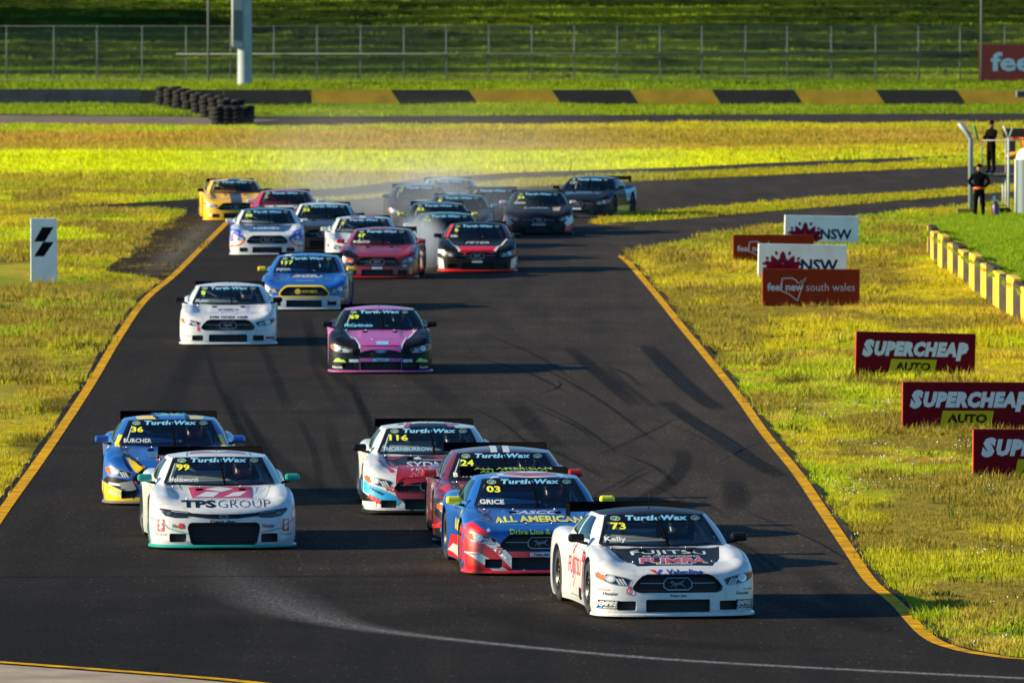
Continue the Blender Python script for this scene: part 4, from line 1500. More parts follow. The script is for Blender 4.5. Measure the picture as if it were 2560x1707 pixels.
def make_car(px, py, rz, label, kind='coupe', base=WHT, hood=None, roof=None, pillar=None, door=None, splitter=(.02, .02, .02), mirror=(.01, .01, .01), mirror_r=None,
             number=None, numcol=YEL, name=None, namecol=WHT, near=True, prints=(), wing_text=None, bumper=None, name_kw=None, emblem=True, grille_prints=()):
    P = PROTO[kind]
    g = P.g
    nose = gp(px, py)
    c, s_ = math.cos(rz), math.sin(rz)
    loc = (nose.x - (0 * c - NOSE * s_), nose.y - (0 * s_ + NOSE * c), 0)
    root = empty('race_car', loc, rz, label, 'race car', 'race cars on the track')
    pb = paint(base)
    mesh_obj('body', P.body, root, pb)
    mesh_obj('hood', P.hood, root, paint(hood or base))
    mesh_obj('roof', P.roof, root, paint(roof or base))
    for d in P.doors:
        mesh_obj('door', d, root, paint(door or base))
    gl = glass_mat()
    mesh_obj('windshield', P.wind, root, gl)
    mesh_obj('rear_window', P.rear, root, gl)
    for q in P.sides: mesh_obj('side_window', q, root, gl)
    for q in P.quarts: mesh_obj('quarter_window', q, root, gl)
    for x, y, w in ((-.83, F_AX, 0), (.83, F_AX, 0), (-.83, R_AX, 0), (.83, R_AX, 0)):
        wo = mesh_obj('wheel', g['rim'], root, m_rim())
        wo.location = (x, y, WR)
        mesh_obj('tyre', g['tyre'], wo, m_tyre())
    mesh_obj('splitter', g['splitter'], root, paint(splitter))
    mesh_obj('underbody', g['underbody'], root, m_matte())
    mesh_obj('dashboard', g['dashboard'], root, m_matte())
    w = mesh_obj('rear_wing', g['rear_wing'], root, m_matte())
    for x in (-.715, .715):
        e = mesh_obj('end_plate', g['end_plate'], w, m_matte()); e.location.x = x
    for x in (-.35, .35):
        e = mesh_obj('strut', g['wing_strut'], w, m_black()); e.location.x = x
    for sg in (-1, 1):
        m = mesh_obj('mirror', g['mirror'], root, paint(mirror if sg < 0 or mirror_r is None else mirror_r))
        m.location = (1.0 * sg, -.60, .885)
        st = mesh_obj('stalk', g['stalk'], m, m_black())
        st.scale.x = -sg
    mesh_obj('antenna', g['antenna'], root, m_black())
    mesh_obj('wiper', g['wiper'], root, m_matte())
    gr = mesh_obj('grille', g['grille'], root, m_grille())
    for q in g['grille_bar']:
        mesh_obj('bar', q, gr, m_black())
    mesh_obj('frame', g['grille_frame'], gr, m_black())
    for nm, cc, its, of in grille_prints:
        for it in its:
            mesh_obj(nm, print_mesh(P.skin, [it], off=of, step=.05), gr, film(cc))
    if not emblem:
        pass
    elif kind == 'coupe':
        mesh_obj('emblem_frame', g['emblem_frame'], gr, mat('dull_chrome', (.35, .37, .38), rough=.3, metal=.9))
        mesh_obj('emblem_plate', g['emblem_back'], gr, m_black())
        mesh_obj('emblem', g['emblem'], gr, mat('emblem_grey', (.12, .14, .16), rough=.4))
    else:
        mesh_obj('emblem', g['emblem'], gr, mat('dull_chrome', (.35, .37, .38), rough=.3, metal=.9))
    mesh_obj('air_intake', g['air_intake'], root, m_grille() if kind == 'coupe' else m_black())
    mesh_obj('brake_duct', g['duct_l'], root, m_grille())
    mesh_obj('brake_duct', g['duct_r'], root, m_grille())
    for sd in 'lr':
        h = mesh_obj('headlight', g['lamp_' + sd], root, mat('lamp_black', (.008, .008, .009), rough=.2, coat=.5))
        mesh_obj('surround', g['lampring_' + sd], h, mat('lamp_edge', (.25, .26, .27), rough=.3, metal=.6) if kind == 'coupe' else m_black())
        lens = mesh_obj('lens', g['lens_' + sd], h, mat('lamp_lens', (.55, .57, .58), rough=.12, metal=.5, coat=1) if kind == 'coupe' else mat('lamp_smoke', (.06, .06, .065), rough=.1, coat=1))
        if kind == 'coupe':
            mesh_obj('inner_lens', g['lensin_' + sd], h, mat('lamp_white', (.55, .55, .54), rough=.2, coat=.6))
            mesh_obj('indicator', g['marker_' + sd], h, mat('amber', (.70, .085, .002), rough=.6, spec=.2))
        for q in g['bars_' + sd]:
            mesh_obj('light_bar', q, h, mat('bar_white', (.45, .48, .5), rough=.3))
    bn = mesh_obj('windshield_banner', g['banner'], root, film((.004, .005, .006)))
    mesh_obj('lettering', g['wax'], bn, film((.22, .56, .80)))
    for q in (0, 1):
        mesh_obj('oval', g['oval'][q], bn, film((.02, .16, .09)))
        mesh_obj('oval_mark', g['ovalmark'][q], bn, film((.6, .65, .6)))
    for q in (0, 1):
        mesh_obj('hood_vent', g['hood_vent'][q], root, m_matte())
    mesh_obj('roll_cage', g['roll_cage'], root, m_cage())
    mesh_obj('seat', g['seat'], root, m_matte())
    mesh_obj('floor_tunnel', g['tunnel'], root, mat('bare_alloy', (.45, .46, .47), rough=.45, metal=.4))
    if near:
        for p in P.pins:
            q = mesh_obj('hood_pin', g['hood_pin'], root, m_steel())
            q.location = p
    fv = 'front'
    if number:
        mesh_obj('race_number', print_mesh(P.skin, [(fv, T(number, -.565 + .043 * len(number), 1.018, .076, .088 * len(number), bold=.03))], layer=3), root, mat('number_%d' % int(numcol[0] * 1000 + numcol[1] * 100), numcol, rough=.4, coat=.5))
    if name:
        wd = {'Kelly': .25, 'GRICE': .31, 'BATES': .33, 'THORNBURROW': .72, 'BURCHER': .40, 'Holdsworth': .39}.get(name, .045 * len(name))
        kw = dict(bold=.02); kw.update(name_kw or {})
        mesh_obj('driver_name', print_mesh(P.skin, [(fv, T(name, -.675 + wd / 2, .868, .068 if name == 'Kelly' else .056, wd, **kw))], layer=3), root, film(namecol))
    for (nm, colr, layer, items) in prints:
        for it in items:
            me = print_mesh(P.skin, [it], layer=layer, holes=P.holes, name=nm, step=.024 if near else .04)
            if len(me.polygons):
                mesh_obj(nm, me, root, film(colr))
    if wing_text:
        for s, colr, ch, h, wd in wing_text:
            v, f = T(s, 0, ch, h, wd, bold=.04)
            a = math.radians(19)
            vs = []
            for p in v:
                c_ = p[1]
                up = float(np.interp(c_, [0, .03, .10, .20, .29], [0, .028, .042, .034, .008])) + .003
                vs.append((p[0], 2.10 + c_ * math.cos(a) - up * math.sin(a), 1.055 + c_ * math.sin(a) + up * math.cos(a)))
            mesh_obj('lettering', me_from(vs, f, False), w, film(colr))
    return root
# ------------------------------------------------------------------ the field of cars
RED, DRED, BLU, LBLU, BLK, TEAL, MAR, PNK, ORG = (.62, .012, .012), (.28, .008, .016), (.006, .085, .36), (.02, .34, .66), (.006, .006, .008), (.008, .30, .25), (.105, .008, .018), (.40, .085, .31), (.85, .33, .01)
LIME = (.50, .78, .02)
D = math.radians

def both(fn):
    return [fn(-1), fn(1)]

def hoosier(sg, x=.80, z=.305, h=.042, rot=0):
    return ('front', T('Hoosier', sg * x, z, h, .165, bold=.012, rot=rot))

def star(cx, cy, r, rot=90):
    return PG([(cx + (r if k % 2 == 0 else r * .4) * math.cos(math.radians(rot + 36 * k)), cy + (r if k % 2 == 0 else r * .4) * math.sin(math.radians(rot + 36 * k))) for k in range(10)])

def transam(z=.283):
    return [('plate', (.55, .6, .62), 1, [('front', PG([(-.15, z - .024), (.15, z - .024), (.15, z + .024), (-.15, z + .024)]))]),
            ('lettering', BLK, 2.5, [('front', T('Trans Am', 0, z, .030, .2, bold=.04, shear=.3))])]

def badge_empire(sg):
    x = sg * .825
    return [('badge', BLK, 1, [('front', PG([(x - .125, .125), (x + .115, .118), (x + .105, .16), (x + .13, .222), (x - .115, .228), (x - .1, .185)]))]),
            ('lettering', WHT, 2.5, [('front', T('EMPIRE', x, .186, .056, .20, bold=.04, shear=.25)), ('front', T('MACHINERY', x + .02, .139, .022, .15, bold=.03))]),
            ('badge_corner', LBLU, 2.5, [('front', PG([(x - .115, .13), (x - .065, .13), (x - .068, .158)]))])]

def door_net(sg):
    return None

# white car with black hood at the head of the field
make_car(1696, 1547, D(7.4), 'white race car numbered 73 with black hood and roof, leading the field', base=WHT, hood=(.008, .009, .012), roof=(.008, .009, .012), splitter=WHT,
    number='73', name='Kelly', name_kw=dict(bold=.025), prints=[
    ('lettering', WHT, 2, [('top', T('FUJITSU', .02, -1.38, .24, .92, bold=.012)), ('top', T('AIR CONDITIONING', .02, -1.555, .08, .70, bold=.01)), ('top', T('MANUFACTURING', 0, -2.0, .07, .44, bold=.015))]),
    ('lettering_edge', WHT, 1, [('top', T('PUMPA', 0, -1.79, .36, .84, bold=.06, shear=.2))]),
    ('lettering', RED, 2, [('top', T('PUMPA', 0, -1.79, .30, .80, bold=.02, shear=.2))]),
    ('lettering', (.01, .03, .22), 1.5, [('front', T('Valvoline', .09, .560, .055, .44, bold=.03))]),
    ('chevron', RED, 1.5, [('front', PG([(-.34, .585), (-.27, .585), (-.225, .54), (-.25, .54)]))]),
    ('chevron', (.02, .08, .45), 1.5, [('front', PG([(-.17, .585), (-.215, .585), (-.25, .54), (-.225, .54)]))]),
    ('lettering', BLK, 1.5, both(lambda q: hoosier(q))),
    ('lettering', RED, 1.5, both(lambda q: ('front', T('PAINTER DIXON', q * .87, .35, .018, .12, bold=.02)))),
    ('tow_ring', RED, 2.5, [('front', STROKE(ellipse(-.585, .335, .03, .035), .014, True)), ('front', PG([(-.60, .37), (-.56, .375), (-.55, .39), (-.60, .388)]))]),
    ('lettering', RED, 1.5, [('left', T('FUJITSU', -.05, .48, .27, .98, bold=.0)), ('left', PG([(-.30, .66), (-.12, .80), (-.10, .76), (-.27, .63)])), ('left', STROKE([(-.14, .70), (-.02, .36), (-.2, .25)], .015))]),
    ('lettering', BLK, 1.2, [('left', T('73', .80, .46, .54, .50, bold=.05))]),
    ('lettering', RED, 2.2, [('left', T('73', .80, .46, .50, .44, bold=.02))]),
    ('sticker', RED, 1.5, [('left', PG([(.95, .72), (1.22, .70), (1.24, .60), (.99, .61)]))]), ('lettering', BLK, 3, [('left', T('ONE', 1.10, .657, .07, .2, bold=.05, rot=-4))]),
    ('exhaust_outlet', BLK, 1.5, [('left', PG(rrect(.30, .52, .12, .27, .04)))]),
    ] + transam() + badge_empire(-1) + badge_empire(1))

# white car with teal edges
def swirl(y0, z0, k):
    return STROKE(curve2([(y0, z0), (y0 + .25, z0 + .12 * k), (y0 + .5, z0 + .34 * k), (y0 + .62, z0 + .5 * k)]), .05)
make_car(560, 1375, D(4.0), 'white race car numbered 99 with teal trim and red hood emblem', kind='wedge', base=WHT, splitter=TEAL, mirror=TEAL, number='99', name='Holdsworth', name_kw=dict(bold=.02, shear=.2), prints=[
    ('hood_emblem', (.42, .01, .03), 1, [('top', PG([(-.43, -1.10), (.43, -1.10), (.40, -1.76), (-.40, -1.76)]))]),
    ('emblem_checks', WHT, 2, [('top', PG([(-.02, -1.12), (.18, -1.26), (0, -1.43), (-.22, -1.28)])), ('top', PG([(-.2, -1.42), (-.02, -1.46), (-.12, -1.72), (-.36, -1.70)])), ('top', PG([(.16, -1.47), (.35, -1.40), (.24, -1.66), (.02, -1.72)]))]),
    ('lettering', BLK, 1.5, [('front', T('TPS', -.33, .607, .088, .46, bold=.045)), ('front', T('GROUP', .28, .607, .086, .70, bold=-.02))]),
    ('roof_emblem', (.30, .01, .03), 1, [('top', PG([(-.38, -.1), (.40, -.1), (.36, .25), (-.34, .25)]))]),
    ('roof_check', WHT, 2, [('top', PG([(0, -.08), (.18, .05), (0, .14), (-.18, .05)]))]),
    ('pinstripe', TEAL, 1.2, [('front', STROKE([(-.97, .42), (-.86, .385), (-.79, .35), (-.74, .29), (-.48, .22)], .014)), ('front', STROKE([(.97, .42), (.86, .33), (.79, .29), (.48, .235)], .014)), ('top', STROKE([(-.55, -.9), (-.52, -1.25)], .014)), ('top', STROKE([(.50, -1.1), (.46, -1.45), (.62, -1.2)], .012)), ('top', STROKE([(-.42, -.25), (-.38, .4)], .02)), ('top', STROKE([(.45, -.2), (.45, .4)], .02))]),
    ('corner_emblem', (.55, .02, .02), 1.5, both(lambda q: ('front', PG([(q * .835 - .045, .245), (q * .835 + .045, .245), (q * .835 + .045, .41), (q * .835 - .045, .41)])))),
    ('emblem_checks', WHT, 2.6, [('front', PG([(q * .835 - .03, z), (q * .835, z - .03), (q * .835 + .03, z + .02), (q * .835, z + .05)])) for q in (-1, 1) for z in (.29, .355)]),
    ('lettering', (.02, .02, .02), 1.5, [('front', T('TPSGROUP', q * .835, .205, .032, .155, bold=-.01)) for q in (-1, 1)] + both(lambda q: hoosier(q, .60, .325, .055))),
    ('tow_ring', RED, 2.5, [('front', PG([(-.60, .36), (-.55, .362), (-.53, .30), (-.58, .285), (-.62, .30), (-.59, .325)]))]),
    ('lettering', BLK, 1.5, [('front', T('Trans Am', -.02, .385, .034, .34, bold=.05, shear=.3))]),
    ('side_swirl', TEAL, 1.2, [('left', swirl(.1, .35, .7)), ('left', swirl(.3, .3, .8)), ('left', swirl(.75, .42, .6)), ('left', swirl(-.3, .3, .6)), ('left', PG([(-.6, .1), (.9, .1), (1.0, .2), (.2, .26), (-.4, .22)])), ('left', PG([(1.78, .1), (1.9, .1), (1.84, .3), (1.8, .4)]))]),
    ('lettering', (.20, .5, .68), 1, [('front', T('PriPark', .04, .073, .044, .42, bold=.06))]),
    ])

# blue car with stars and stripes
strp = lambda x0, x1, x2, x3, z0=.06, z1=.40: PG([(x0, z0), (x1, z0), (x2, z1), (x3, z1)])
make_car(1354, 1439, D(4.6), 'blue race car numbered 03 with white stars and a red and white striped nose', base=BLU, splitter=RED, mirror=(.72, .72, .02), number='03', name='GRICE', name_kw=dict(bold=.03), wing_text=[('ALL AMERICAN', (.36, .55, .03), .20, .13, 1.05), ('ALL AMERICAN', (.14, .26, .02), .07, .06, .9)], prints=[  # dimmer lower wing text is the upper one's reflection, painted on
    ('stripe_red', RED, 1, [('front', PG([(-.995, .07), (.995, .07), (.995, .42), (.90, .60), (.78, .50), (.60, .43), (.45, .31), (-.45, .31), (-.60, .43), (-.70, .56), (-.86, .68), (-.995, .62)]))]),
    ('stripe_white', WHT, 2, [('front', strp(-.62, -.42, -.80, -.97, .07, .30)), ('front', PG([(-.36, .07), (-.20, .07), (-.56, .43), (-.76, .43), (-.62, .34)])), ('front', PG([(.05, .24), (.28, .24), (.2, .31), (-.02, .31)])), ('front', strp(.42, .60, .78, .60, .07, .42)), ('front', strp(.78, .95, .99, .9, .07, .36))]),
    ('stripe_white', WHT, 2.5, [('front', PG([(-.15, .250), (.16, .250), (.16, .302), (-.15, .302)]))]),
    ('lettering', BLK, 3.5, [('front', T('Trans Am', .0, .275, .030, .2, bold=.04, shear=.3))]),
    ('star', WHT, 2, [('front', star(-.67, .575, .035)), ('top', star(-.72, -1.75, .035)), ('top', star(-.44, -.22, .10)), ('top', star(.46, -.20, .10)), ('left', star(1.1, .66, .04))]),
    ('roof_disc', WHT, 1, [('top', PG(ellipse(.04, -.03, .44, .30, 32)))]),
    ('roof_disc', (.38, .01, .02), 2, [('top', PG(ellipse(.04, .0, .36, .26, 32)))]),
    ('roof_mark', WHT, 3, [('top', PG(ellipse(.06, .08, .2, .12)))]),
    ('lettering_edge', BLK, 1, [('top', T('ALL AMERICAN', .02, -1.66, .40, 1.18, bold=.07)), ('front', T('Drive Line & Auto Parts', .10, .557, .066, 1.02, bold=.05))]),
    ('lettering', (.72, .70, .05), 2, [('top', T('ALL AMERICAN', .02, -1.65, .35, 1.15, bold=.04))]),
    ('lettering', (.42, .62, .02), 2, [('front', T('Drive Line & Auto Parts', .10, .559, .058, 1.0, bold=.03))]),
    ('hood_script', WHT, 1, [('top', T('SASCO', .0, -1.28, .2, .62, bold=.03, shear=.3))]),
    ('lettering', RED, 3, [('front', T('PAINTER DIXON', -.85, .275, .022, .13, bold=.02))]),
    ('tow_ring', RED, 3, [('front', STROKE(ellipse(-.545, .315, .028, .03), .014, True)), ('front', PG([(-.57, .36), (-.52, .36), (-.53, .38), (-.57, .38)]))]),
    ('side_stripe', RED, 1, [('left', PG([(-1.0, .08), (1.0, .08), (1.0, .44), (-.6, .38)]))]),
    ('side_stripe', WHT, 2, [('left', PG([(-.9, .16), (1.0, .12), (1.0, .3), (-.4, .27)])), ('left', T('R', .55, .36, .14, .2, bold=.05))]),
    ('lettering', (.75, .72, .03), 2, [('left', T('8 AUTO', .35, .55, .16, .9, bold=.06))]),
    ('fender_flash', (.75, .72, .03), 1, [('left', PG([(.55, .66), (.95, .62), (.9, .74), (.6, .77)]))]),
    ])

# maroon car
make_car(1268, 1362, D(2.2), 'dark maroon race car numbered 24 with white roof stripes', base=MAR, roof=(.07, .008, .018), splitter=BLK, mirror=(.42, .01, .012), number='24', numcol=(.62, .80, .02), name='BATES', name_kw=dict(bold=.03), prints=[
    ('roof_stripe', WHT, 1, [('top', PG([(-.15, -.34), (-.06, -.34), (-.06, .9), (-.15, .9)])), ('top', PG([(.02, -.34), (.11, -.34), (.11, .9), (.02, .9)]))]),
    ('roof_stripe', BLK, 1, [('top', PG([(-.06, -.34), (.02, -.34), (.02, .9), (-.06, .9)]))]),
    ('nose_panel', BLK, 1, [('front', PG([(-.99, .07), (.99, .07), (.99, .22), (.6, .5), (.5, .55), (-.5, .55), (-.72, .60), (-.99, .62), (-.99, .42), (-.86, .30), (-.99, .26)]))]),
    ('fender_flash', RED, 1, [('front', PG([(-.99, .26), (-.62, .40), (-.70, .28), (-.99, .21)])), ('top', PG([(-.80, -1.9), (-.5, -1.2), (-.6, -1.15), (-.9, -1.6)]))]),
    ('hood_script', WHT, 1, [('top', T('A.M.E', -.1, -1.3, .12, .5, bold=.03, shear=.3))]),
    ('lettering', LBLU, 2, [('front', T('Hoosier', -.80, .20, .05, .18, bold=.012))]),
    ('side_flash', (.80, .55, .02), 1, [('left', PG([(-.2, .30), (.95, .42), (.95, .55), (.1, .52)]))]),
    ('side_flash', WHT, 2, [('left', PG([(.0, .50), (1.0, .58), (.98, .68), (.4, .62)])), ('left', T('24', .3, .38, .2, .3, bold=.05))]),
    ('side_flash', LBLU, 2, [('left', PG([(.3, .18), (.7, .18), (.6, .33)]))]),
    ('hood_flash', RED, 1, [('top', PG([(-.44, -1.95), (-.2, -1.95), (-.5, -1.5), (-.62, -1.3)]))]),
    ])

# white and maroon car
make_car(1081, 1288, D(2.0), 'white race car numbered 116 with maroon hood and blue nose corner', base=WHT, hood=(.012, .016, .026), splitter=BLK, mirror=BLK, number='116', name='THORNBURROW', namecol=(.25, .5, .7), name_kw=dict(bold=.015), prints=[
    ('hood_panel', DRED, 1, [('top', PG([(-.62, -1.12), (-.36, -1.12), (-.62, -1.36)])), ('top', PG([(-.05, -1.12), (.60, -1.12), (.60, -1.36), (.12, -1.34)])), ('top', PG([(-.47, -1.80), (.47, -1.80), (.52, -2.3), (-.52, -2.3)])), ('top', PG([(-.66, -1.55), (-.58, -1.40), (-.40, -2.02), (-.47, -2.05)]))]),
    ('hood_line', WHT, 2, [('top', STROKE([(-.12, -1.37), (.12, -1.40), (.60, -1.40)], .028)), ('top', PG([(-.27, -1.32), (-.17, -1.16), (-.12, -1.34), (-.2, -1.38)]))]),
    ('lettering', WHT, 2, [('top', T('SYDNEY', .05, -1.66, .34, .80, bold=.02)), ('top', T('PROPERTY', .0, -2.02, .13, .58, bold=.01, space=1.3))]),
    ('skyline', (.55, .25, .28), 2.5, [('front', STROKE([(-.32, .55), (-.28, .55), (-.28, .585), (-.24, .585), (-.24, .56), (-.2, .56), (-.2, .60), (-.16, .60), (-.16, .565), (-.1, .60), (-.04, .565), (.02, .60), (.08, .565), (.14, .60), (.14, .56), (.2, .56), (.2, .59), (.28, .59)], .008))]),
    ('corner_blue', LBLU, 1, [('front', PG([(-.995, .50), (-.995, .34), (-.52, .11), (-.40, .25), (-.55, .29)])), ('front', PG([(.995, .50), (.995, .34), (.52, .11), (.40, .25), (.55, .29)]))]),
    ('nose_panel', DRED, 1.5, [('front', PG([(-.55, .36), (-.47, .40), (.47, .40), (.55, .36), (.48, .22), (.4, .22), (-.4, .22), (-.48, .22)])), ('front', PG([(-.38, .56), (-.47, .68), (.47, .68), (.38, .56), (.40, .525), (-.40, .525)]))]),
    ('nose_panel', BLK, 1.6, [('front', PG([(-.44, .24), (.44, .24), (.34, .075), (-.34, .075)])), ('front', PG([(-.995, .33), (-.995, .17), (-.75, .17)])), ('front', PG([(.995, .33), (.995, .17), (.75, .17)]))]),
    ('lettering', BLK, 2.5, [('front', T('Hoosier', -.78, .345, .055, .22, bold=.012, rot=-26)), ('front', T('Hoosier', .78, .345, .055, .22, bold=.012, rot=26))]),
    ('sticker', (.75, .70, .66), 2.5, [('front', PG([(-.98, .12), (-.80, .12), (-.80, .19), (-.98, .19)]))]),
    ('lettering', RED, 3, [('front', T('FREEM', -.80, .22, .06, .22, bold=.05, rot=-27)), ('front', T('FREEM', .80, .22, .06, .22, bold=.05, rot=27))]),
    ('tow_ring', RED, 2.5, [('front', STROKE(ellipse(-.57, .37, .032, .03), .015, True)), ('front', PG([(-.66, .40), (-.62, .385), (-.62, .36), (-.65, .345)]))]),
    ('roof_panel', BLK, 1, [('top', PG([(-.34, -.30), (-.24, -.33), (.3, -.33), (.38, -.30), (.34, .0), (-.3, .0)])), ('top', PG([(-.44, .0), (-.34, .0), (-.36, .2), (-.44, .12)])), ('top', PG([(.44, .0), (.34, .0), (.36, .2), (.44, .12)]))]),
    ('roof_panel', DRED, 2, [('top', PG([(-.36, -.30), (-.28, -.32), (-.24, .25), (-.30, .25)])), ('top', PG([(.36, -.30), (.28, -.32), (.24, .25), (.30, .25)]))]),
    ('roof_panel', WHT, 2, [('top', PG([(-.2, .02), (.25, .02), (.25, .2), (-.2, .2)]))]),
    ('fender_line', RED, 1, [('top', STROKE([(-.74, -1.55), (-.66, -1.85), (-.55, -2.12)], .07))]),
    ('lettering', (.05, .25, .36), 1.2, [('front', T('sydney', .08, .0755, .03, .25, bold=.02))]),
    ('side_panel', (.01, .03, .06), 1, [('left', PG([(-1.6, .08), (1.0, .08), (1.0, .62), (.5, .7), (-.5, .5)])), ('left', PG([(1.77, .08), (1.86, .08), (1.86, .5), (1.77, .6)]))]),
    ('side_panel', LBLU, 2, [('left', PG([(-.3, .4), (.9, .5), (.9, .6), (-.3, .5)]))]),
    ])

# blue and yellow car behind the teal trimmed one
make_car(428, 1264, D(2.4), 'blue and yellow race car numbered 36 with scuffed nose behind the teal trimmed car', base=BLU, splitter=(.18, .15, .11), mirror=(.012, .075, .40), number='36', name='BURCHER', name_kw=dict(bold=.01), wing_text=[('TEAM', LBLU, .09, .1, .5)], prints=[
    ('nose_panel', (.85, .58, .01), 1, [('front', PG([(-.995, .07), (.995, .07), (.995, .30), (.7, .20), (.5, .12), (-.5, .12), (-.72, .22), (-.995, .34)])), ('front', PG([(-.44, .45), (-.38, .56), (-.50, .64), (-.66, .70), (-.58, .57), (-.52, .49)])), ('front', PG([(.44, .45), (.38, .56), (.50, .64), (.66, .70), (.58, .57), (.52, .49)]))]),
    ('nose_panel', BLK, 1.5, [('front', PG([(-.98, .36), (-.90, .44), (-.55, .36), (-.46, .22), (-.50, .13), (-.62, .20), (-.86, .28)])), ('front', PG([(.98, .36), (.90, .44), (.55, .36), (.46, .22), (.50, .13), (.62, .20), (.86, .28)])), ('front', STROKE([(-.40, .55), (-.52, .64), (-.69, .715)], .03)), ('front', STROKE([(-.58, .50), (-.64, .58), (-.70, .70)], .03)), ('front', PG([(-.8, .20), (-.6, .13), (-.5, .125), (-.66, .17)])), ('front', PG([(-.55, .42), (-.4, .54), (.4, .54), (.55, .42), (.56, .34), (-.56, .34)]))]),
    ('scuff', (.20, .20, .21), 2, [('front', PG([(-.75, .33), (-.56, .36), (-.50, .24), (-.62, .20), (-.72, .25)]))]),
    ('nose_blue', BLU, 2, [('front', PG([(-.92, .42), (-.6, .37), (-.55, .41), (-.9, .46)])), ('front', PG([(-.78, .26), (-.64, .24), (-.66, .225)]))]),
    ('pillar_patch', (.85, .58, .01), 1, [('front', PG([(-.82, .80), (-.74, .80), (-.68, .94), (-.75, .95)])), ('front', PG([(.82, .80), (.74, .80), (.68, .94), (.75, .95)])), ('top', PG([(-.48, -.25), (-.2, -.32), (-.26, .05), (-.50, .2)])), ('top', PG([(.48, -.25), (.3, -.30), (.26, .05), (.50, .2)]))]),
    ('roof_panel', BLK, 1.5, [('top', STROKE([(-.18, -.3), (-.24, .1), (-.4, .4)], .06)), ('top', STROKE([(.26, -.3), (.24, .1), (.4, .4)], .06))]),
    ('roof_panel', (.3, .45, .5), 1.5, [('top', PG([(-.15, .0), (.2, .0), (.12, .3), (-.1, .3)]))]),
    ('hood_badge', (.05, .10, .16), 1, [('top', PG([(-.36, -1.50), (.36, -1.50), (.30, -1.72), (0, -1.78), (-.30, -1.72)]))]),
    ('hood_badge_edge', (.3, .35, .36), 2, [('top', STROKE([(-.36, -1.50), (.36, -1.50), (.30, -1.72), (0, -1.78), (-.30, -1.72)], .018, True)), ('top', T('STEAM CLEANING', .04, -1.62, .12, .5, bold=.01))]),
    ('hood_ring', (.70, .12, .02), 1, [('top', STROKE(ellipse(-.11, -1.93, .10, .15), .03, True))]),
    ('lettering', LBLU, 1.5, [('top', T('TFH', .12, -1.95, .2, .22, bold=.03))]),
    ('lettering', WHT, 2, [('front', T('Hoosier', -.80, .185, .055, .2, bold=.03, rot=-8)), ('front', PG([(-.90, .30), (-.72, .28), (-.72, .315), (-.90, .335)]))]),
    ('tow_ring', RED, 3, [('front', PG([(-.53, .32), (-.48, .33), (-.48, .37), (-.53, .365)]))]),
    ('side_panel', (.85, .58, .01), 1, [('left', PG([(-.6, .45), (1.0, .62), (.9, .77), (-.4, .74)])), ('left', PG([(1.76, .1), (1.86, .1), (1.86, .25), (1.76, .4)]))]),
    ])

# pink and black car
make_car(952, 935, D(1.5), 'pink and black race car numbered 69 alone on the middle of the track', base=BLK, hood=PNK, roof=PNK, splitter=PNK, mirror=BLK, number='69', numcol=(.62, .80, .02), emblem=False, grille_prints=[('oval_badge', (.01, .13, .45), [('front', PG(ellipse(0, .445, .125, .052)))], -.012), ('lettering', (.35, .5, .7), [('front', T('Ford', 0, .445, .05, .15, shear=.3))], -.006)], name='McCarkindale', namecol=(.12, .42, .7), name_kw=dict(bold=.03, shear=.2), prints=[
    ('nose_panel', PNK, 1, [('top', PG([(-.70, -1.2), (-.66, -1.07), (.66, -1.07), (.70, -1.2), (.38, -2.34), (-.38, -2.34)])), ('front', PG([(-.38, .235), (.38, .235), (.38, .30), (-.38, .30)])), ('front', PG([(-.40, .07), (-.385, .07), (-.385, .31), (-.40, .31)])), ('front', PG([(.40, .07), (.385, .07), (.385, .31), (.40, .31)]))]),
    ('nose_line', (.55, .60, .75), 2, [('top', STROKE([(-.70, -1.15), (-.55, -1.7), (-.39, -2.3)], .03)), ('top', STROKE([(.70, -1.15), (.55, -1.7), (.39, -2.3)], .03))]),
    ('lettering', (.35, .62, .08), 1.5, both(lambda q: ('front', PG([(q * .78 - .12, .23), (q * .78 + .12, .22), (q * .78 + .08, .27), (q * .78 + .02, .275), (q * .78, .30), (q * .78 - .06, .295), (q * .78 - .08, .27)])))),
    ('sticker', (.45, .55, .7), 2, [('front', PG([(q * .51 - .09, .225), (q * .51 + .09, .225), (q * .51 + .09, .28), (q * .51 - .09, .28)])) for q in (-1, 1)]),
    ('sticker', (.2, .5, .75), 2.2, [('front', PG([(-.15, .245), (.15, .245), (.15, .298), (-.15, .298)])), ('front', PG([(-.08, .555), (.15, .555), (.15, .61), (-.08, .61)]))]),
    ('lettering', BLK, 3.5, [('front', T('Trans Am', 0, .272, .028, .2, bold=.04, shear=.3))]),
    ('lettering', WHT, 2, [('front', T('Hoosier', q * .81, .13, .05, .2, bold=.03)) for q in (-1, 1)] + [('front', T('CRC', -.62, .44, .05, .16, bold=.01, shear=.3))]),
    ('side_panel', PNK, 1, [('left', PG([(-1.6, .1), (.9, .1), (1.0, .5), (.9, .79), (-1.4, .8)])), ('right', PG([(1.6, .1), (-.9, .1), (-.9, .79), (1.4, .8)]))]),
    ])

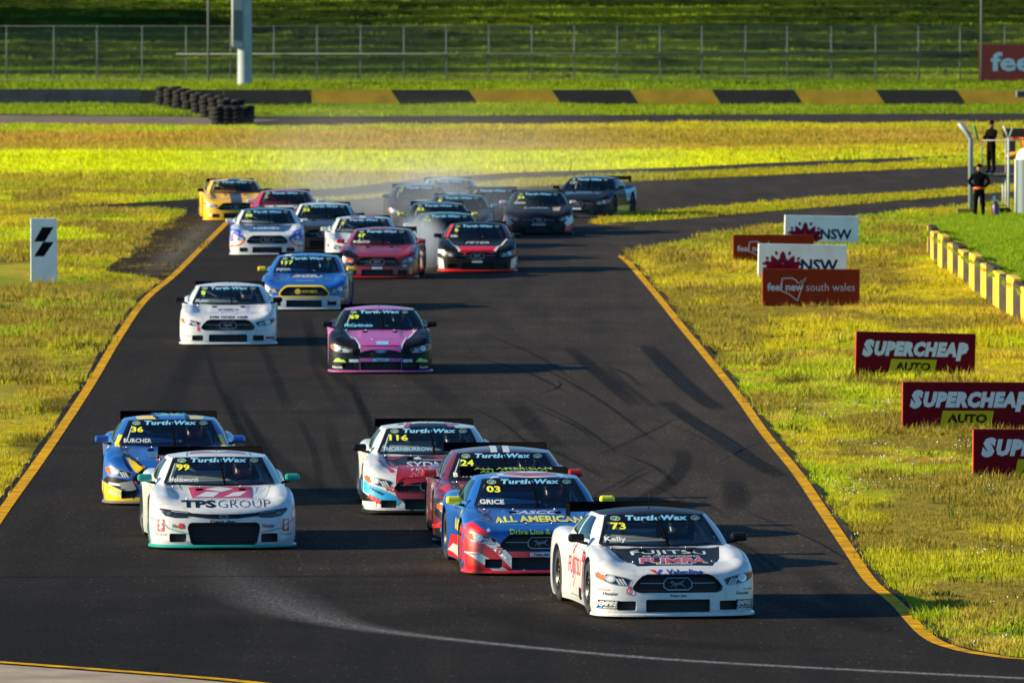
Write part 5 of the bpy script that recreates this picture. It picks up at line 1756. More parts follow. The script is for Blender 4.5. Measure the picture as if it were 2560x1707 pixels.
# white car left of the middle
make_car(570, 865, D(1.0), 'plain white race car numbered 8 with black wing and dark hood lettering', base=WHT, splitter=WHT, mirror=BLK, number='8', numcol=(.62, .80, .02), name='Hunter', namecol=(.4, .5, .6), name_kw=dict(bold=.02, shear=.2), prints=[
    ('lettering', BLK, 1.5, [('front', T('KPM WHISK HAIR', .02, .578, .05, .78, bold=.02)), ('top', STROKE(ellipse(0, -1.55, .20, .09), .03, True)), ('top', T('CH', 0, -1.55, .10, .16, bold=.02)), ('front', T('Hoosier', -.83, .20, .03, .13)), ('front', T('EMPIRE', .85, .165, .05, .17, bold=.03))]),
    ('tow_ring', RED, 2, [('front', PG(ellipse(-.60, .345, .03, .045)))]),
    ('lettering', (.2, .2, .25), 1.2, [('front', T('Trans Am', 0, .283, .028, .2, bold=.03))]),
    ])

# blue car with yellow mirrors
make_car(760, 777, D(-.8), 'bright blue race car numbered 117 with yellow mirrors and white bumper', base=BLU, splitter=(.55, .6, .65), mirror=(.85, .55, .01), number='117', numcol=(.62, .80, .02), emblem=False, grille_prints=[('round_badge', (.5, .42, .06), [('front', PG(ellipse(-.14, .43, .065, .06)))], -.012), ('lettering', (.55, .42, .02), [('front', T('AUTO PARTS', .12, .43, .055, .34, bold=.03))], -.012)], name='JOHNSON', namecol=(.4, .5, .6), near=False, prints=[
    ('bumper', (.40, .44, .48), 1, [('front', PG([(-.99, .07), (.99, .07), (.99, .24), (.72, .33), (-.72, .33), (-.99, .42)]))]),
    ('grille_edge', (.75, .52, .01), 2, [('front', STROKE(grow(ccw(SHAPE['coupe']['grille']), .02), .035, True))]),
    ('lettering', (.60, .60, .45), 1.5, [('top', T('ENZED', .05, -1.36, .24, .66, bold=.04)), ('top', T('CASTROL', 0, -1.9, .14, .4, bold=.02))]),
    ('roof_patch', WHT, 1, [('top', PG([(-.52, -.2), (-.36, -.28), (-.33, .3), (-.50, .3)]))]),
    ('side_panel', (.01, .012, .03), 1, [('right', PG([(-1.0, .08), (1.6, .08), (1.6, .8), (-.9, .6)])), ('front', PG([(.80, .12), (.99, .12), (.99, .45), (.85, .4)]))]),
    ('fender_patch', (.8, .6, .3), 1, [('front', PG([(-.99, .33), (-.75, .30), (-.7, .345), (-.99, .40)]))]),
    ])

FAR = dict(near=False)
# red and black car with white fender edges
make_car(1193, 682, D(0), 'black and red race car with white nose flanks beside the smoke', base=BLK, splitter=(.6, .01, .01), mirror=BLK, number='6', numcol=(.62, .80, .02), name='OWEN', prints=[
    ('hood_panel', (.55, .01, .012), 1, [('top', PG([(-.52, -1.95), (.52, -1.95), (.40, -2.34), (-.40, -2.34)])), ('front', PG([(-.82, .81), (-.74, .81), (-.583, 1.14), (-.66, 1.14)])), ('front', PG([(.82, .81), (.74, .81), (.583, 1.14), (.66, 1.14)]))]),
    ('nose_line', WHT, 2, [('top', STROKE([(-.76, -1.1), (-.62, -1.7), (-.44, -2.25)], .06)), ('top', STROKE([(.76, -1.1), (.62, -1.7), (.44, -2.25)], .06)), ('front', PG([(-.995, .10), (-.82, .10), (-.85, .33), (-.995, .40)])), ('front', PG([(.995, .10), (.82, .10), (.85, .33), (.995, .40)])), ('front', PG([(-.13, .25), (.13, .25), (.13, .30), (-.13, .30)])), ('front', PG([(-.99, .47), (-.80, .50), (-.82, .56), (-.97, .58)]))]),
    ('bumper', (.55, .01, .012), 1, [('front', PG([(-.995, .065), (.995, .065), (.995, .10), (-.995, .10)]))]),
    ('hood_script', WHT, 1, [('top', T('PETER', 0, -1.45, .2, .6, bold=.02, shear=.3))]),
    ], **FAR)
make_car(943, 698, D(-2.5), 'dark red race car with broken front left corner and black grille', base=(.20, .006, .010), splitter=(.25, .008, .008), mirror=(.4, .01, .01), number='67', numcol=(.62, .80, .02), name='MUGGLETON', prints=[
    ('damage', BLK, 2, [('front', PG([(-.995, .12), (-.62, .12), (-.56, .36), (-.45, .55), (-.70, .69), (-.86, .70), (-.995, .62)]))]),
    ('nose_panel', (.05, .006, .008), 1, [('front', PG([(-.48, .32), (.48, .32), (.44, .55), (-.44, .55)]))]),
    ('broken_strip', (.6, .02, .02), 3, [('front', STROKE([(-.85, .38), (-.70, .48), (-.60, .46)], .05)), ('front', PG([(-.9, .08), (-.7, .08), (-.7, .16), (-.9, .14)]))]),
    ('sticker', (.4, .5, .62), 2, [('front', PG([(-.13, .245), (.13, .245), (.13, .30), (-.13, .30)])), ('front', PG([(.62, .30), (.72, .30), (.70, .36), (.62, .36)]))]),
    ('sticker', (.6, .2, .02), 2, [('front', PG([(.78, .12), (.84, .12), (.84, .3), (.78, .3)]))]),
    ], **FAR)
make_car(911, 664, D(1.5), 'white race car half hidden behind the broken dark red one', base=WHT, splitter=WHT, mirror=WHT, number='7', roof=(.5, .6, .62), prints=[
    ('roof_panel', (.22, .02, .06), 1, [('top', PG([(-.34, -.3), (-.1, -.3), (-.1, .6), (-.34, .6)])), ('top', PG([(.05, -.3), (.3, -.3), (.3, .6), (.05, .6)]))]),
    ('fender_line', (.25, .4, .1), 1, [('top', STROKE([(-.78, -1.5), (-.6, -2.0)], .08))]), ('hood_panel', (.02, .05, .2), 1, [('top', PG([(-.3, -1.1), (.3, -1.1), (.2, -1.9), (-.2, -1.9)]))])], **FAR)
make_car(668, 640, D(1.4), 'white and blue race car with orange side stripe beside the left edge line', base=WHT, hood=(.02, .06, .16), roof=(.012, .03, .12), splitter=WHT, mirror=WHT, number='88', numcol=(.62, .80, .02), name='WARREN', prints=[
    ('corner_blue', (.01, .05, .55), 1, [('front', PG([(-.995, .36), (-.60, .48), (-.66, .62), (-.80, .70), (-.995, .70)])), ('front', PG([(.995, .36), (.60, .48), (.66, .62), (.80, .70), (.995, .70)])), ('left', PG([(-1.4, .2), (1.9, .4), (1.8, .7), (-1.2, .8)]))]),
    ('corner_stripe', (.75, .12, .02), 2, [('front', STROKE([(-.99, .25), (-.74, .28), (-.60, .40)], .05)), ('front', STROKE([(.99, .25), (.74, .28), (.60, .40)], .05))]),
    ('hood_script', (.5, .6, .8), 1, [('top', T('HARVEY', 0, -1.55, .22, .7, bold=.04))]),
    ], **FAR)
make_car(811, 624, D(1.2), 'dark race car with pale roof behind the white and blue one', base=(.02, .02, .024), roof=(.5, .55, .56), hood=(.03, .035, .04), splitter=BLK, mirror=BLK, number='35', numcol=(.62, .80, .02), prints=[('pillar_patch', (.6, .62, .62), 1, [('front', PG([(-.82, .81), (-.74, .81), (-.583, 1.14), (-.66, 1.14)])), ('front', PG([(.82, .81), (.74, .81), (.583, 1.14), (.66, 1.14)])), ('front', PG([(.12, .42), (.5, .42), (.5, .48), (.12, .48)]))]), ('nose_panel', (.3, .012, .015), 1, [('front', PG([(-.4, .38), (-.1, .38), (-.1, .5), (-.4, .5)]))])], **FAR)
make_car(713, 585, D(1.5), 'crimson race car behind the yellow one, only its cabin showing', base=(.45, .012, .03), roof=(.28, .05, .10), splitter=BLK, mirror=WHT, number='2', numcol=(.3, .4, .1), prints=[('hood_panel', WHT, 1, [('top', PG([(-.6, -1.1), (.6, -1.1), (.5, -1.5), (-.5, -1.5)]))])], **FAR)
make_car(592, 553, D(4.0), 'yellow race car with dark centre stripe running wide on the left verge', base=(.88, .47, .004), splitter=(.85, .45, .005), mirror=BLK, number='4', numcol=(.45, .6, .02), prints=[
    ('centre_stripe', (.03, .04, .05), 1, [('top', PG([(-.17, -2.34), (.17, -2.34), (.17, -1.0), (-.17, -1.0)])), ('top', PG([(-.17, -.34), (.17, -.34), (.17, 1.0), (-.17, 1.0)])), ('front', PG([(-.62, .36), (-.40, .54), (.62, .56), (.62, .07), (-.3, .07), (-.3, .30)]))]),
    ('nose_panel', (.85, .45, .005), 2, [('front', PG([(-.5, .25), (.17, .25), (.17, .32), (-.5, .32)]))]),
    ('sticker', WHT, 2, [('front', PG([(-.80, .15), (-.62, .15), (-.62, .22), (-.80, .22)])), ('front', PG(ellipse(-.80, .49, .1, .05)))]),
    ], **FAR)
make_car(1118, 653, D(1.5), 'dark race car with white and yellow left fender right behind the red and black one', base=(.012, .016, .018), roof=(.05, .09, .09), splitter=BLK, mirror=WHT, number='56', numcol=(.3, .42, .03), prints=[
    ('fender_patch', (.75, .75, .7), 1, [('front', PG([(-.995, .30), (-.80, .20), (-.70, .55), (-.80, .70), (-.995, .70)])), ('left', PG([(-1.4, .2), (1.9, .3), (1.8, .8), (-1.2, .85)]))]),
    ('fender_flash', (.75, .55, .02), 2, [('front', PG([(-.92, .50), (-.76, .46), (-.78, .68), (-.90, .68)]))]),
    ('hood_panel', (.25, .10, .12), 1, [('top', PG([(-.3, -1.5), (.45, -1.5), (.45, -2.0), (-.3, -2.0)]))]),
    ('roof_stripe', (.35, .45, .05), 1, [('front', PG([(-.4, 1.10), (-.1, 1.11), (-.1, 1.13), (-.4, 1.12)]))]),
    ('sticker', (.55, .65, .7), 2, [('front', PG([(-.4, .40), (-.26, .40), (-.26, .48), (-.4, .48)]))]),
    ], **FAR)
make_car(1098, 622, D(1.2), 'charcoal race car with lime number sandwiched in the middle of the smoky group', base=(.02, .022, .024), roof=(.05, .05, .045), splitter=BLK, mirror=(.7, .65, .1), number='53', numcol=(.62, .80, .02), prints=[('hood_panel', (.35, .40, .10), 1, [('top', PG([(-.6, -1.2), (-.2, -1.2), (-.3, -1.8), (-.6, -1.8)]))])], **FAR)
make_car(1144, 599, D(-.5), 'blue black race car with teal right flank in the smoky group', base=(.014, .02, .028), roof=(.03, .04, .05), splitter=BLK, mirror=(.1, .3, .4), number='1', prints=[('side_panel', (.04, .25, .36), 1, [('front', PG([(.75, .1), (.99, .1), (.99, .7), (.85, .7)]))])], **FAR)
make_car(1052, 569, D(2.0), 'grey black race car at the left of the smoky group', base=(.02, .022, .026), roof=(.10, .12, .13), splitter=BLK, mirror=(.2, .2, .2), number='9', numcol=(.3, .4, .2), prints=[('hood_panel', (.35, .37, .4), 1, [('top', PG([(-.1, -1.2), (.6, -1.2), (.5, -1.6), (-.1, -1.6)]))]), ('nose_panel', (.22, .02, .02), 1, [('front', PG([(-.5, .3), (.5, .3), (.4, .5), (-.4, .5)]))])], **FAR)
make_car(1127, 550, D(1.5), 'silver roofed race car farthest back in the smoky group', base=(.22, .25, .27), roof=(.40, .44, .46), splitter=BLK, mirror=BLK, number='22', numcol=(.62, .80, .02), prints=[('sticker', (.7, .72, .72), 1, [('top', PG([(-.2, -1.2), (.1, -1.2), (.1, -1.5), (-.2, -1.5)]))]), ('sticker', (.7, .5, .02), 1, [('top', PG([(.4, -1.2), (.62, -1.2), (.55, -1.5), (.4, -1.5)]))])], **FAR)
make_car(1233, 578, D(.5), 'black race car with yellow patches at the right of the smoky group', base=(.016, .016, .018), splitter=BLK, mirror=BLK, number='5', numcol=(.3, .35, .1), prints=[('fender_patch', (.65, .45, .03), 1, [('front', PG([(-.99, .5), (-.6, .55), (-.7, .7), (-.99, .7)])), ('front', PG([(.2, .42), (.6, .40), (.55, .52), (.2, .52)]))]), ('bumper', (.3, .3, .3), 1, [('front', PG([(.3, .15), (.8, .15), (.8, .25), (.3, .25)]))])], **FAR)
make_car(1347, 588, D(.5), 'black race car with red and white nose corners out on the right', base=(.008, .009, .011), splitter=BLK, mirror=(.6, .5, .5), number='34', numcol=(.62, .80, .02), name='GOODWIN', prints=[
    ('corner_red', (.6, .03, .05), 1, [('front', PG([(-.995, .07), (-.72, .10), (-.78, .34), (-.995, .48)])), ('front', PG([(.995, .07), (.72, .10), (.78, .34), (.995, .48)]))]),
    ('corner_white', (.72, .70, .68), 2, [('front', PG([(-.995, .36), (-.8, .26), (-.72, .34), (-.95, .56)])), ('front', PG([(.995, .36), (.8, .26), (.72, .34), (.95, .56)]))]),
    ('sticker', (.25, .32, .36), 2, [('front', PG([(-.2, .27), (.2, .27), (.2, .32), (-.2, .32)]))]),
    ('hood_panel', (.45, .36, .2), 1, [('top', PG([(.4, -1.2), (.64, -1.2), (.58, -1.7), (.4, -1.7)]))]), ('hood_script', (.4, .5, .55), 1, [('top', T('RACING', -.05, -1.35, .16, .7, bold=.03))]),
    ], **FAR)
make_car(1442, 545, D(-12), 'navy race car with pale blue flank, last on the right of the field', base=(.006, .010, .018), roof=(.01, .02, .05), splitter=(.05, .07, .08), mirror=BLK, number='10', numcol=(.3, .36, .3), prints=[
    ('hood_panel', (.06, .10, .14), 1, [('top', PG([(-.6, -1.2), (.6, -1.2), (.5, -1.5), (-.5, -1.6)]))]),
    ('side_panel', (.08, .40, .62), 1, [('right', PG([(.6, .45), (2.2, .45), (2.2, .85), (.5, .8)]))]),
    ('side_panel', (.60, .42, .1), 1, [('right', PG([(-.9, .1), (.9, .1), (.9, .32), (-.9, .32)]))]),
    ('sticker', (.5, .6, .66), 2, [('front', PG([(-.13, .255), (.13, .255), (.13, .30), (-.13, .30)]))]),
    ], **FAR)
# ---- laying out the grass
T_NEAR = tuft_objs([(1, 18, .06, .12, .006), (2, 20, .08, .13, .0065), (3, 18, .05, .14, .007), (4, 12, .12, .09, .004), (5, 18, .055, .14, .007)], 'grass_tuft')
T_FLOW = tuft_objs([(7, 12, .09, .12, .005, 2)], 'clover_tuft')
T_TALL = tuft_objs([(8, 12, .26, .07, .004)], 'tall_grass_tuft')
T_FAR = tuft_objs([(11, 16, .14, .26, .013), (12, 18, .17, .30, .016), (13, 14, .11, .32, .015)], 'far_grass_tuft')
def jitter(c, s=.22):
    return c * (1 + s * RNG.normal(size=(len(c), 1))).clip(.45, 1.6)

X, Y, Sc = grass_points([(-9, 12, 104, 190, 42, 1.0), (-12, 18, 190, 265, 20, 1.25)])
onb = in_poly(X, Y, BANK_POLY)
k = ~onb
X, Y, Sc = X[k], Y[k], Sc[k]
hn = fbm(X * .7, Y * .35, 71)
scatter('grass', X, Y, ground_z(X, Y), Sc * (.38 + 1.35 * sstep(.25, .8, hn) ** 1.2), jitter(grass_col(X, Y)) , T_NEAR)
kw = (RNG.random(len(X)) < .012) & (fbm(X * .25, Y * .12, 78) > .45)
scatter('weeds', X[kw], Y[kw], ground_z(X[kw], Y[kw]), RNG.uniform(1.0, 1.9, kw.sum()), jitter(np.tile(np.array([.085, .125, .012]), (kw.sum(), 1)), .3), T_NEAR)
k = (fbm(X * .5, Y * .25, 77) > .56) & (X > 3.5) & (Y < 185) & (RNG.random(len(X)) < .07)
scatter('clover', X[k], Y[k], ground_z(X[k], Y[k]), Sc[k], jitter(grass_col(X[k], Y[k])), T_FLOW)
X, Y, Sc = grass_points([(-22, 24, 265, 352, 8, 1.0), (-34, 34, 352, 480, 4.0, 1.25), (-38, 38, 484, 545, 4, 1.4)])
k = ~in_poly(X, Y, BANK_POLY)
X, Y, Sc = X[k], Y[k], Sc[k]
scatter('field_grass', X, Y, ground_z(X, Y), Sc * (.5 + 1.0 * fbm(X * .2, Y * .2, 72)), jitter(grass_col(X, Y), .16), T_FAR)
X, Y = sample(-40, 40, 545, 622, 4.5)
scatter('hill_grass', X, Y, ground_z(X, Y), RNG.uniform(.7, 1.6, len(X)) * (.5 + fbm(X * .3, Y * .6, 73)), jitter(grass_col(X, Y), .18), T_FAR)
X, Y = sample(8.5, 26, 190, 318, 20)
k = in_poly(X, Y, BANK_POLY)
X, Y = X[k], Y[k]
scatter('bank_grass', X, Y, bank_top(X, Y), RNG.uniform(.7, 1.5, len(X)), jitter(mixc(np.array([.20, .32, .004]), np.array([.30, .41, .005]), fbm(X * .4, Y * .2, 74)), .15), T_NEAR)
X, Y = sample(-12, -6, 245, 300, 16)
k = in_poly(X, Y, wpoly([(400, 545), (240, 680), (350, 700), (420, 700), (520, 605), (500, 545)])) & (RNG.random(len(X)) < .22 * sstep(.42, .62, fbm(X * .6, Y * .2, 91)))
scatter('dirt_tufts', X[k], Y[k], np.full(k.sum(), .0), RNG.uniform(.4, .8, k.sum()), jitter(np.tile(np.array([.13, .105, .02]), (k.sum(), 1)), .3), T_FAR)
# strips between the two roads
def strip_points(poly, dens, z):
    p = np.array(poly)
    X, Y = sample(p[:, 0].min(), p[:, 0].max(), p[:, 1].min(), p[:, 1].max(), dens)
    k = in_poly(X, Y, poly) & (np.abs(X) < 26)
    return X[k], Y[k]
for pl in (S1W, IW):
    X, Y = strip_points(pl, 9, 0)
    scatter('verge_grass', X, Y, np.full(len(X), .0), RNG.uniform(.5, 1.0, len(X)), jitter(mixc(np.array([.45, .38, .012]), np.array([.30, .31, .01]), fbm(X * .3, Y * .3, 75)), .15), T_FAR)

# ------------------------------------------------------------------ boards
def board(px0, px1, ytop, ybase, label, color, items, cat='sign', thick=.10, slope=0.0, name='advertising_board', lift=-.01, edge=None, group=None):
    """a board standing on the ground; items are flat prints in board units (0..w, 0..h)"""
    a, b = gp(px0, ybase), gp(px1, ybase)
    s = FPX * CAM_H / (ybase + 120) / CAM_H
    w = b.x - a.x
    h = (ybase - ytop) / ((ybase + 120) / CAM_H)
    root = empty(name, (a.x, a.y, lift), 0, label, cat, group)
    root.rotation_euler = (0, slope, math.radians(6.0))
    m = MB(); m.box((w / 2, thick / 2, h / 2), (w, thick, h), bev=.008)
    m.build('panel', mat('board_%d_%d_%d' % tuple(int(c * 255) for c in color), color, rough=.85, noise=.12, nscale=1.5, spec=.08), root)
    if edge:  # brighter strip paints in the sunlit left end of the board
        m = MB(); m.box((-.004, thick / 2, h / 2), (.008, thick * .96, h * .98)); m.build('edge_strip', mat('edge_%d' % int(edge[0] * 255), edge, rough=.5), root)
    for k in (.2, .8):
        m = MB(); m.tube([(w * k, thick, h * .7), (w * k, thick + .35, 0)], .02, 6); m.build('stay', mat('galvanised', (.35, .36, .37), rough=.5, metal=.6), root)
    for i, (nm, c, lv, parts) in enumerate(items):
        vs, fs = [], []
        for v, f in parts:
            n = len(vs)
            vs += [(p[0] * 1.0, -.003 * lv, p[1]) for p in v]; fs += [tuple(j + n for j in q) for q in f]
        mesh_obj(nm, me_from(vs, fs, False), root, mat('print_%d_%d_%d' % tuple(int(x * 255) for x in c), c, rough=.8, spec=.08))
    return root, w, h

SCR = (.150, .005, .012)
def supercheap(w, h):
    sh = .22
    return [('lettering', (.68, .72, .75), 1, [T('S', w * .100, h * .645, h * .39, w * .10, bold=.085, shear=sh), T('UPERCHEA', w * .495, h * .64, h * .335, w * .69, bold=.075, shear=sh, space=1.14), T('P', w * .885, h * .60, h * .41, w * .105, bold=.08, shear=sh)]),
            ('sub_panel', (.52, .46, .012), 1, [PG([(w * .275, h * .09), (w * .655, h * .09), (w * .675, h * .41), (w * .295, h * .41)])]),
            ('lettering', (.06, .01, .012), 2, [T('AUTO', w * .475, h * .25, h * .19, w * .30, bold=.045, shear=.1)])]
B = 2.28; H = .83
board(2139, 2440, 827, 940, 'dark red board with white slanted lettering fully in view, rearmost of its three', SCR, supercheap(2.28, .85), slope=.025, edge=(.55, .05, .02), group='dark red trackside boards')
board(2257, 2597, 953, 1074, 'dark red board with last white letter cut by the frame, middle of its three', SCR, supercheap(2.28, .81), slope=.008, edge=(.55, .05, .02), group='dark red trackside boards')
board(2434, 2812, 1071, 1199, 'dark red board showing only its first three white letters, nearest of its three', SCR, supercheap(2.29, .78), slope=.004, edge=(.55, .05, .02), group='dark red trackside boards')

def petal(cx, cy, ang, r0, r1, wd):
    a = math.radians(ang)
    d = Vector((math.cos(a), math.sin(a))); n = Vector((-d.y, d.x)); c = Vector((cx, cy))
    up = [tuple(c + d * (r0 + (r1 - r0) * t) + n * wd * math.sin(math.pi * t ** .9) ** .65) for t in np.linspace(0, 1, 9)]
    dn = [tuple(c + d * (r0 + (r1 - r0) * t) - n * wd * math.sin(math.pi * t ** .9) ** .65) for t in np.linspace(0, 1, 9)][::-1][1:-1]
    return PG(up + dn)
def nsw(w, h):
    cx, cy = w * .275, h * .14
    it = [petal(cx, cy, 90, h * .30, h * .66, h * .095)]
    for q in (-1, 1):
        it += [petal(cx + q * h * .02, cy, 90 - q * 13, h * .0, h * .46, h * .085), petal(cx + q * h * .06, cy, 90 - q * 28, h * .0, h * .60, h * .115), petal(cx + q * h * .11, cy, 90 - q * 48, h * .0, h * .56, h * .12), petal(cx + q * h * .13, cy, 90 - q * 72, h * .0, h * .50, h * .10),
               petal(cx, cy, 90 - q * 18, h * .56, h * .70, h * .042), petal(cx, cy, 90 - q * 46, h * .58, h * .70, h * .042), petal(cx, cy, 90 - q * 63, h * .56, h * .68, h * .04)]
    return [('flower_emblem', (.20, .008, .035), 1, it), ('lettering', (.008, .022, .10), 1, [T('NSW', w * .69, h * .40, h * .36, w * .42, bold=.035)])]
PALE = (.80, .83, .84)
BRN = (.24, .030, .009)
def feel(w, h):
    mp = [[(w * .20, h * .75), (w * .30, h * .76), (w * .345, h * .70), (w * .365, h * .62)], [(w * .20, h * .75), (w * .20, h * .62)], [(w * .19, h * .42), (w * .27, h * .33), (w * .36, h * .15)], [(w * .36, h * .15), (w * .39, h * .40)], [(w * .375, h * .62), (w * .45, h * .78), (w * .40, h * .56)]]
    return [('lettering', (.55, .56, .60), 1, [T('feel new', w * .235, h * .52, h * .22, w * .375, bold=.03), T('south wales', w * .70, h * .52, h * .21, w * .50, bold=-.005)]),
            ('map_outline', (.55, .56, .60), 1, [STROKE(p, .022) for p in mp])]
board(1961, 2147, 537, 612, 'pale board with red flower emblem, rear one with a brown board across its corner', PALE, nsw(2.06, .80), slope=.02, group='pale trackside boards')
board(1833, 2036, 586, 657, 'brown board with white lettering partly covered by a pale board in front', BRN, feel(2.1, .73), slope=.003, group='brown trackside boards')
board(1895, 2118, 608, 694, 'pale board with red flower emblem directly behind the lowest brown board', PALE, nsw(2.2, .84), slope=.02, group='pale trackside boards')
board(1906, 2151, 671, 764, 'brown board with white lettering and map outline fully in view, frontmost of its cluster', BRN, feel(2.22, .84), slope=.008, group='brown trackside boards')
bx_, by_ = [], []
for px0, px1, pyb in ((2139, 2440, 940), (2257, 2597, 1074), (2434, 2600, 1199), (1961, 2147, 612), (1833, 2036, 657), (1895, 2118, 694), (1906, 2151, 764), (77, 143, 704)):
    for k in range(16):
        p = gp(RNG.uniform(px0, px1), pyb)
        bx_.append(p.x); by_.append(p.y - RNG.uniform(.05, .6))
X2, Y2 = sample(3, 14, 118, 240, .35)
k = ~on_road(X2, Y2) & ~in_poly(X2, Y2, BANK_POLY) & (RNG.random(len(X2)) < sstep(.4, .65, fbm(X2 * .3, Y2 * .15, 95)))
X2, Y2 = np.concatenate([X2[k], bx_]), np.concatenate([Y2[k], by_])
scatter('tall_grass', X2, Y2, ground_z(X2, Y2), RNG.uniform(.4, .95, len(X2)), jitter(mixc(grass_col(X2, Y2), np.array([.42, .32, .08]), np.full(len(X2), .5)), .2), T_TALL)
# tall marker on the left
board(77, 143, 545, 704, 'tall white marker board with black slanted emblem on the left verge', (.74, .80, .82), [('emblem', BLK, 1, [PG([(.08, .98), (.34, .98), (.56, 1.33), (.28, 1.33)]), PG([(.08, .62), (.32, .62), (.56, .97), (.30, .97)]) ])], name='marker_board', thick=.08)

# ------------------------------------------------------------------ far barrier, tyres, fence, hill pole
bar = empty('barrier_wall', (0, 533, 0), 0, 'long low concrete wall with slanted black and yellow paint along the far road', 'wall')
CB, CY_, CG = mat('paint_black', (.012, .011, .012), rough=.8, noise=.3, nscale=1), mat('paint_yellow', (.40, .235, .008), rough=.8, noise=.2, nscale=1.2), mat('bare_concrete', (.025, .035, .045), rough=.9, noise=.3, nscale=1.5)
def pxx(px, Y=533.0, z=0): 
    return (px - 1280) / FPX * Y
xs = [(-140, 0, CG), (0, 118, CG), (118, 236, CG), (236, 352, CG), (352, 560, CB), (560, 780, CB), (780, 990, CY_), (990, 1185, CB), (1185, 1392, CY_), (1392, 1588, CB), (1588, 1792, CY_), (1792, 1998, CB), (1998, 2202, CY_), (2202, 2404, CB), (2404, 2600, CY_), (2600, 2800, CB)]
for i, (a, b, m_) in enumerate(xs):
    x0, x1 = pxx(a) + .012, pxx(b) - .012
    h = .86 if a < 352 else .82
    sl = .28 if a >= 700 else 0.0
    slb = sl
    y0, y1 = 532.7, 533.05
    vs = []
    for (yy, tt) in ((532.62, 0), (532.62, .15), (532.80, h), (533.1, h), (533.25, .15), (533.25, 0)):
        pass
    prof = [(-.38, -.1), (-.38, .12), (-.2, h), (.15, h), (.33, .12), (.33, -.1)]
    for x, k in ((x0, sl), (x1, sl)):
        for py_, pz in prof:
            vs.append((x + k * (.5 - pz / h) * 2, py_, pz))
    n = 6
    fs = [(q, (q + 1) % n, n + (q + 1) % n, n + q) for q in range(n)] + [tuple(range(n - 1, -1, -1)), tuple(range(n, 2 * n))]
    mesh_obj('wall_block', me_from(vs, fs, False), bar, m_)

tb = empty('tyre_barrier', tuple(gp(500, 300)), 0, 'dark barrier of stacked tyres in front of the far wall', 'tyre wall')
m = MB(); m.lathe([(-.10, .20), (-.11, .28), (-.08, .33), (0, .345), (.08, .33), (.11, .28), (.10, .20)], 14, 'z')
tyre_me = m.mesh('tyre')
TM = mat('stack_rubber', (.005, .0045, .0045), rough=.9, noise=.4, nscale=3)
r = random.Random(4)
for row in range(9):
    p = gp(405 + row * 22, 268 + row * 5.2)
    for q in range(2):
        lv = 5 if row < 8 else 4
        for k in range(lv):
            o = mesh_obj('tyre', tyre_me, tb, TM)
            o.location = Vector((p.x + q * .68 + r.uniform(-.05, .05), p.y + q * .5 + r.uniform(-.05, .05), .10 + k * .21)) - Vector((tb.location.x, tb.location.y, 0))
            o.rotation_euler = (r.uniform(-.05, .05), r.uniform(-.05, .05), r.uniform(0, 3))
for k, px in enumerate((545, 568, 590)):
    p = gp(px, 312)
    for lv in range(4):
        o = mesh_obj('tyre', tyre_me, tb, TM)
        o.location = Vector((p.x, p.y, .10 + lv * .21)) - Vector((tb.location.x, tb.location.y, 0))
        o.rotation_euler = (r.uniform(-.05, .05), r.uniform(-.05, .05), r.uniform(0, 3))

GALV = mat('galvanised', (.35, .36, .37), rough=.5, metal=.6)
POSTM = mat('fence_post', (.12, .135, .13), rough=.7, metal=.1)
FY = 549.0
fz0 = 1.02
fence = empty('mesh_fence', (0, FY, fz0), 0, 'tall chain link fence with thin grey posts along the foot of the grass hill', 'fence')
fp = [-92, 17, 135, 243, 356, 466, 577, 685, 793, 902, 1010, 1116, 1222, 1330, 1436, 1543, 1650, 1755, 1864, 1968, 2078, 2189, 2296, 2400, 2512, 2620]
m = MB(); m.tube([(0, 0, -.2), (0, 0, 3.02)], .036, 8); post_me = m.mesh('post')
for px in fp:
    o = mesh_obj('post', post_me, fence, POSTM); o.location = (pxx(px, FY), 0, 0)
x0, x1 = pxx(-92, FY), pxx(2620, FY)
m = MB(); m.tube([(x0, -.05, 3.0), (x1, -.05, 3.0)], .010, 6); m.build('rail', POSTM, fence)
m = MB(); m.tube([(pxx(440, FY), -.05, 1.50), (x1, -.05, 1.55)], .040, 6); m.build('rail', POSTM, fence)
m = MB(); m.tube([(x0, -.05, .12), (x1, -.05, .12)], .015, 6); m.build('rail', POSTM, fence)
def chain_mat():
    m = bpy.data.materials.new('chain_link'); m.use_nodes = True
    nt = m.node_tree; b = nt.nodes['Principled BSDF']
    b.inputs['Base Color'].default_value = (.16, .18, .17, 1); b.inputs['Roughness'].default_value = .6; b.inputs['Metallic'].default_value = .2
    tc = nt.nodes.new('ShaderNodeTexCoord')
    fac = None
    for ang in (.785, -.785):
        mp = nt.nodes.new('ShaderNodeMapping'); mp.inputs['Rotation'].default_value = (0, ang, 0)
        nt.links.new(tc.outputs['Object'], mp.inputs['Vector'])
        w = nt.nodes.new('ShaderNodeTexWave'); w.wave_type = 'BANDS'; w.bands_direction = 'X'; w.inputs['Scale'].default_value = 3.2
        nt.links.new(mp.outputs[0], w.inputs['Vector'])
        g = nt.nodes.new('ShaderNodeMath'); g.operation = 'GREATER_THAN'; g.inputs[1].default_value = .985
        nt.links.new(w.outputs['Fac'], g.inputs[0])
        if fac is None: fac = g
        else:
            mx = nt.nodes.new('ShaderNodeMath'); mx.operation = 'MAXIMUM'; nt.links.new(fac.outputs[0], mx.inputs[0]); nt.links.new(g.outputs[0], mx.inputs[1]); fac = mx
    nt.links.new(fac.outputs[0], b.inputs['Alpha'])
    return m
CH = chain_mat()
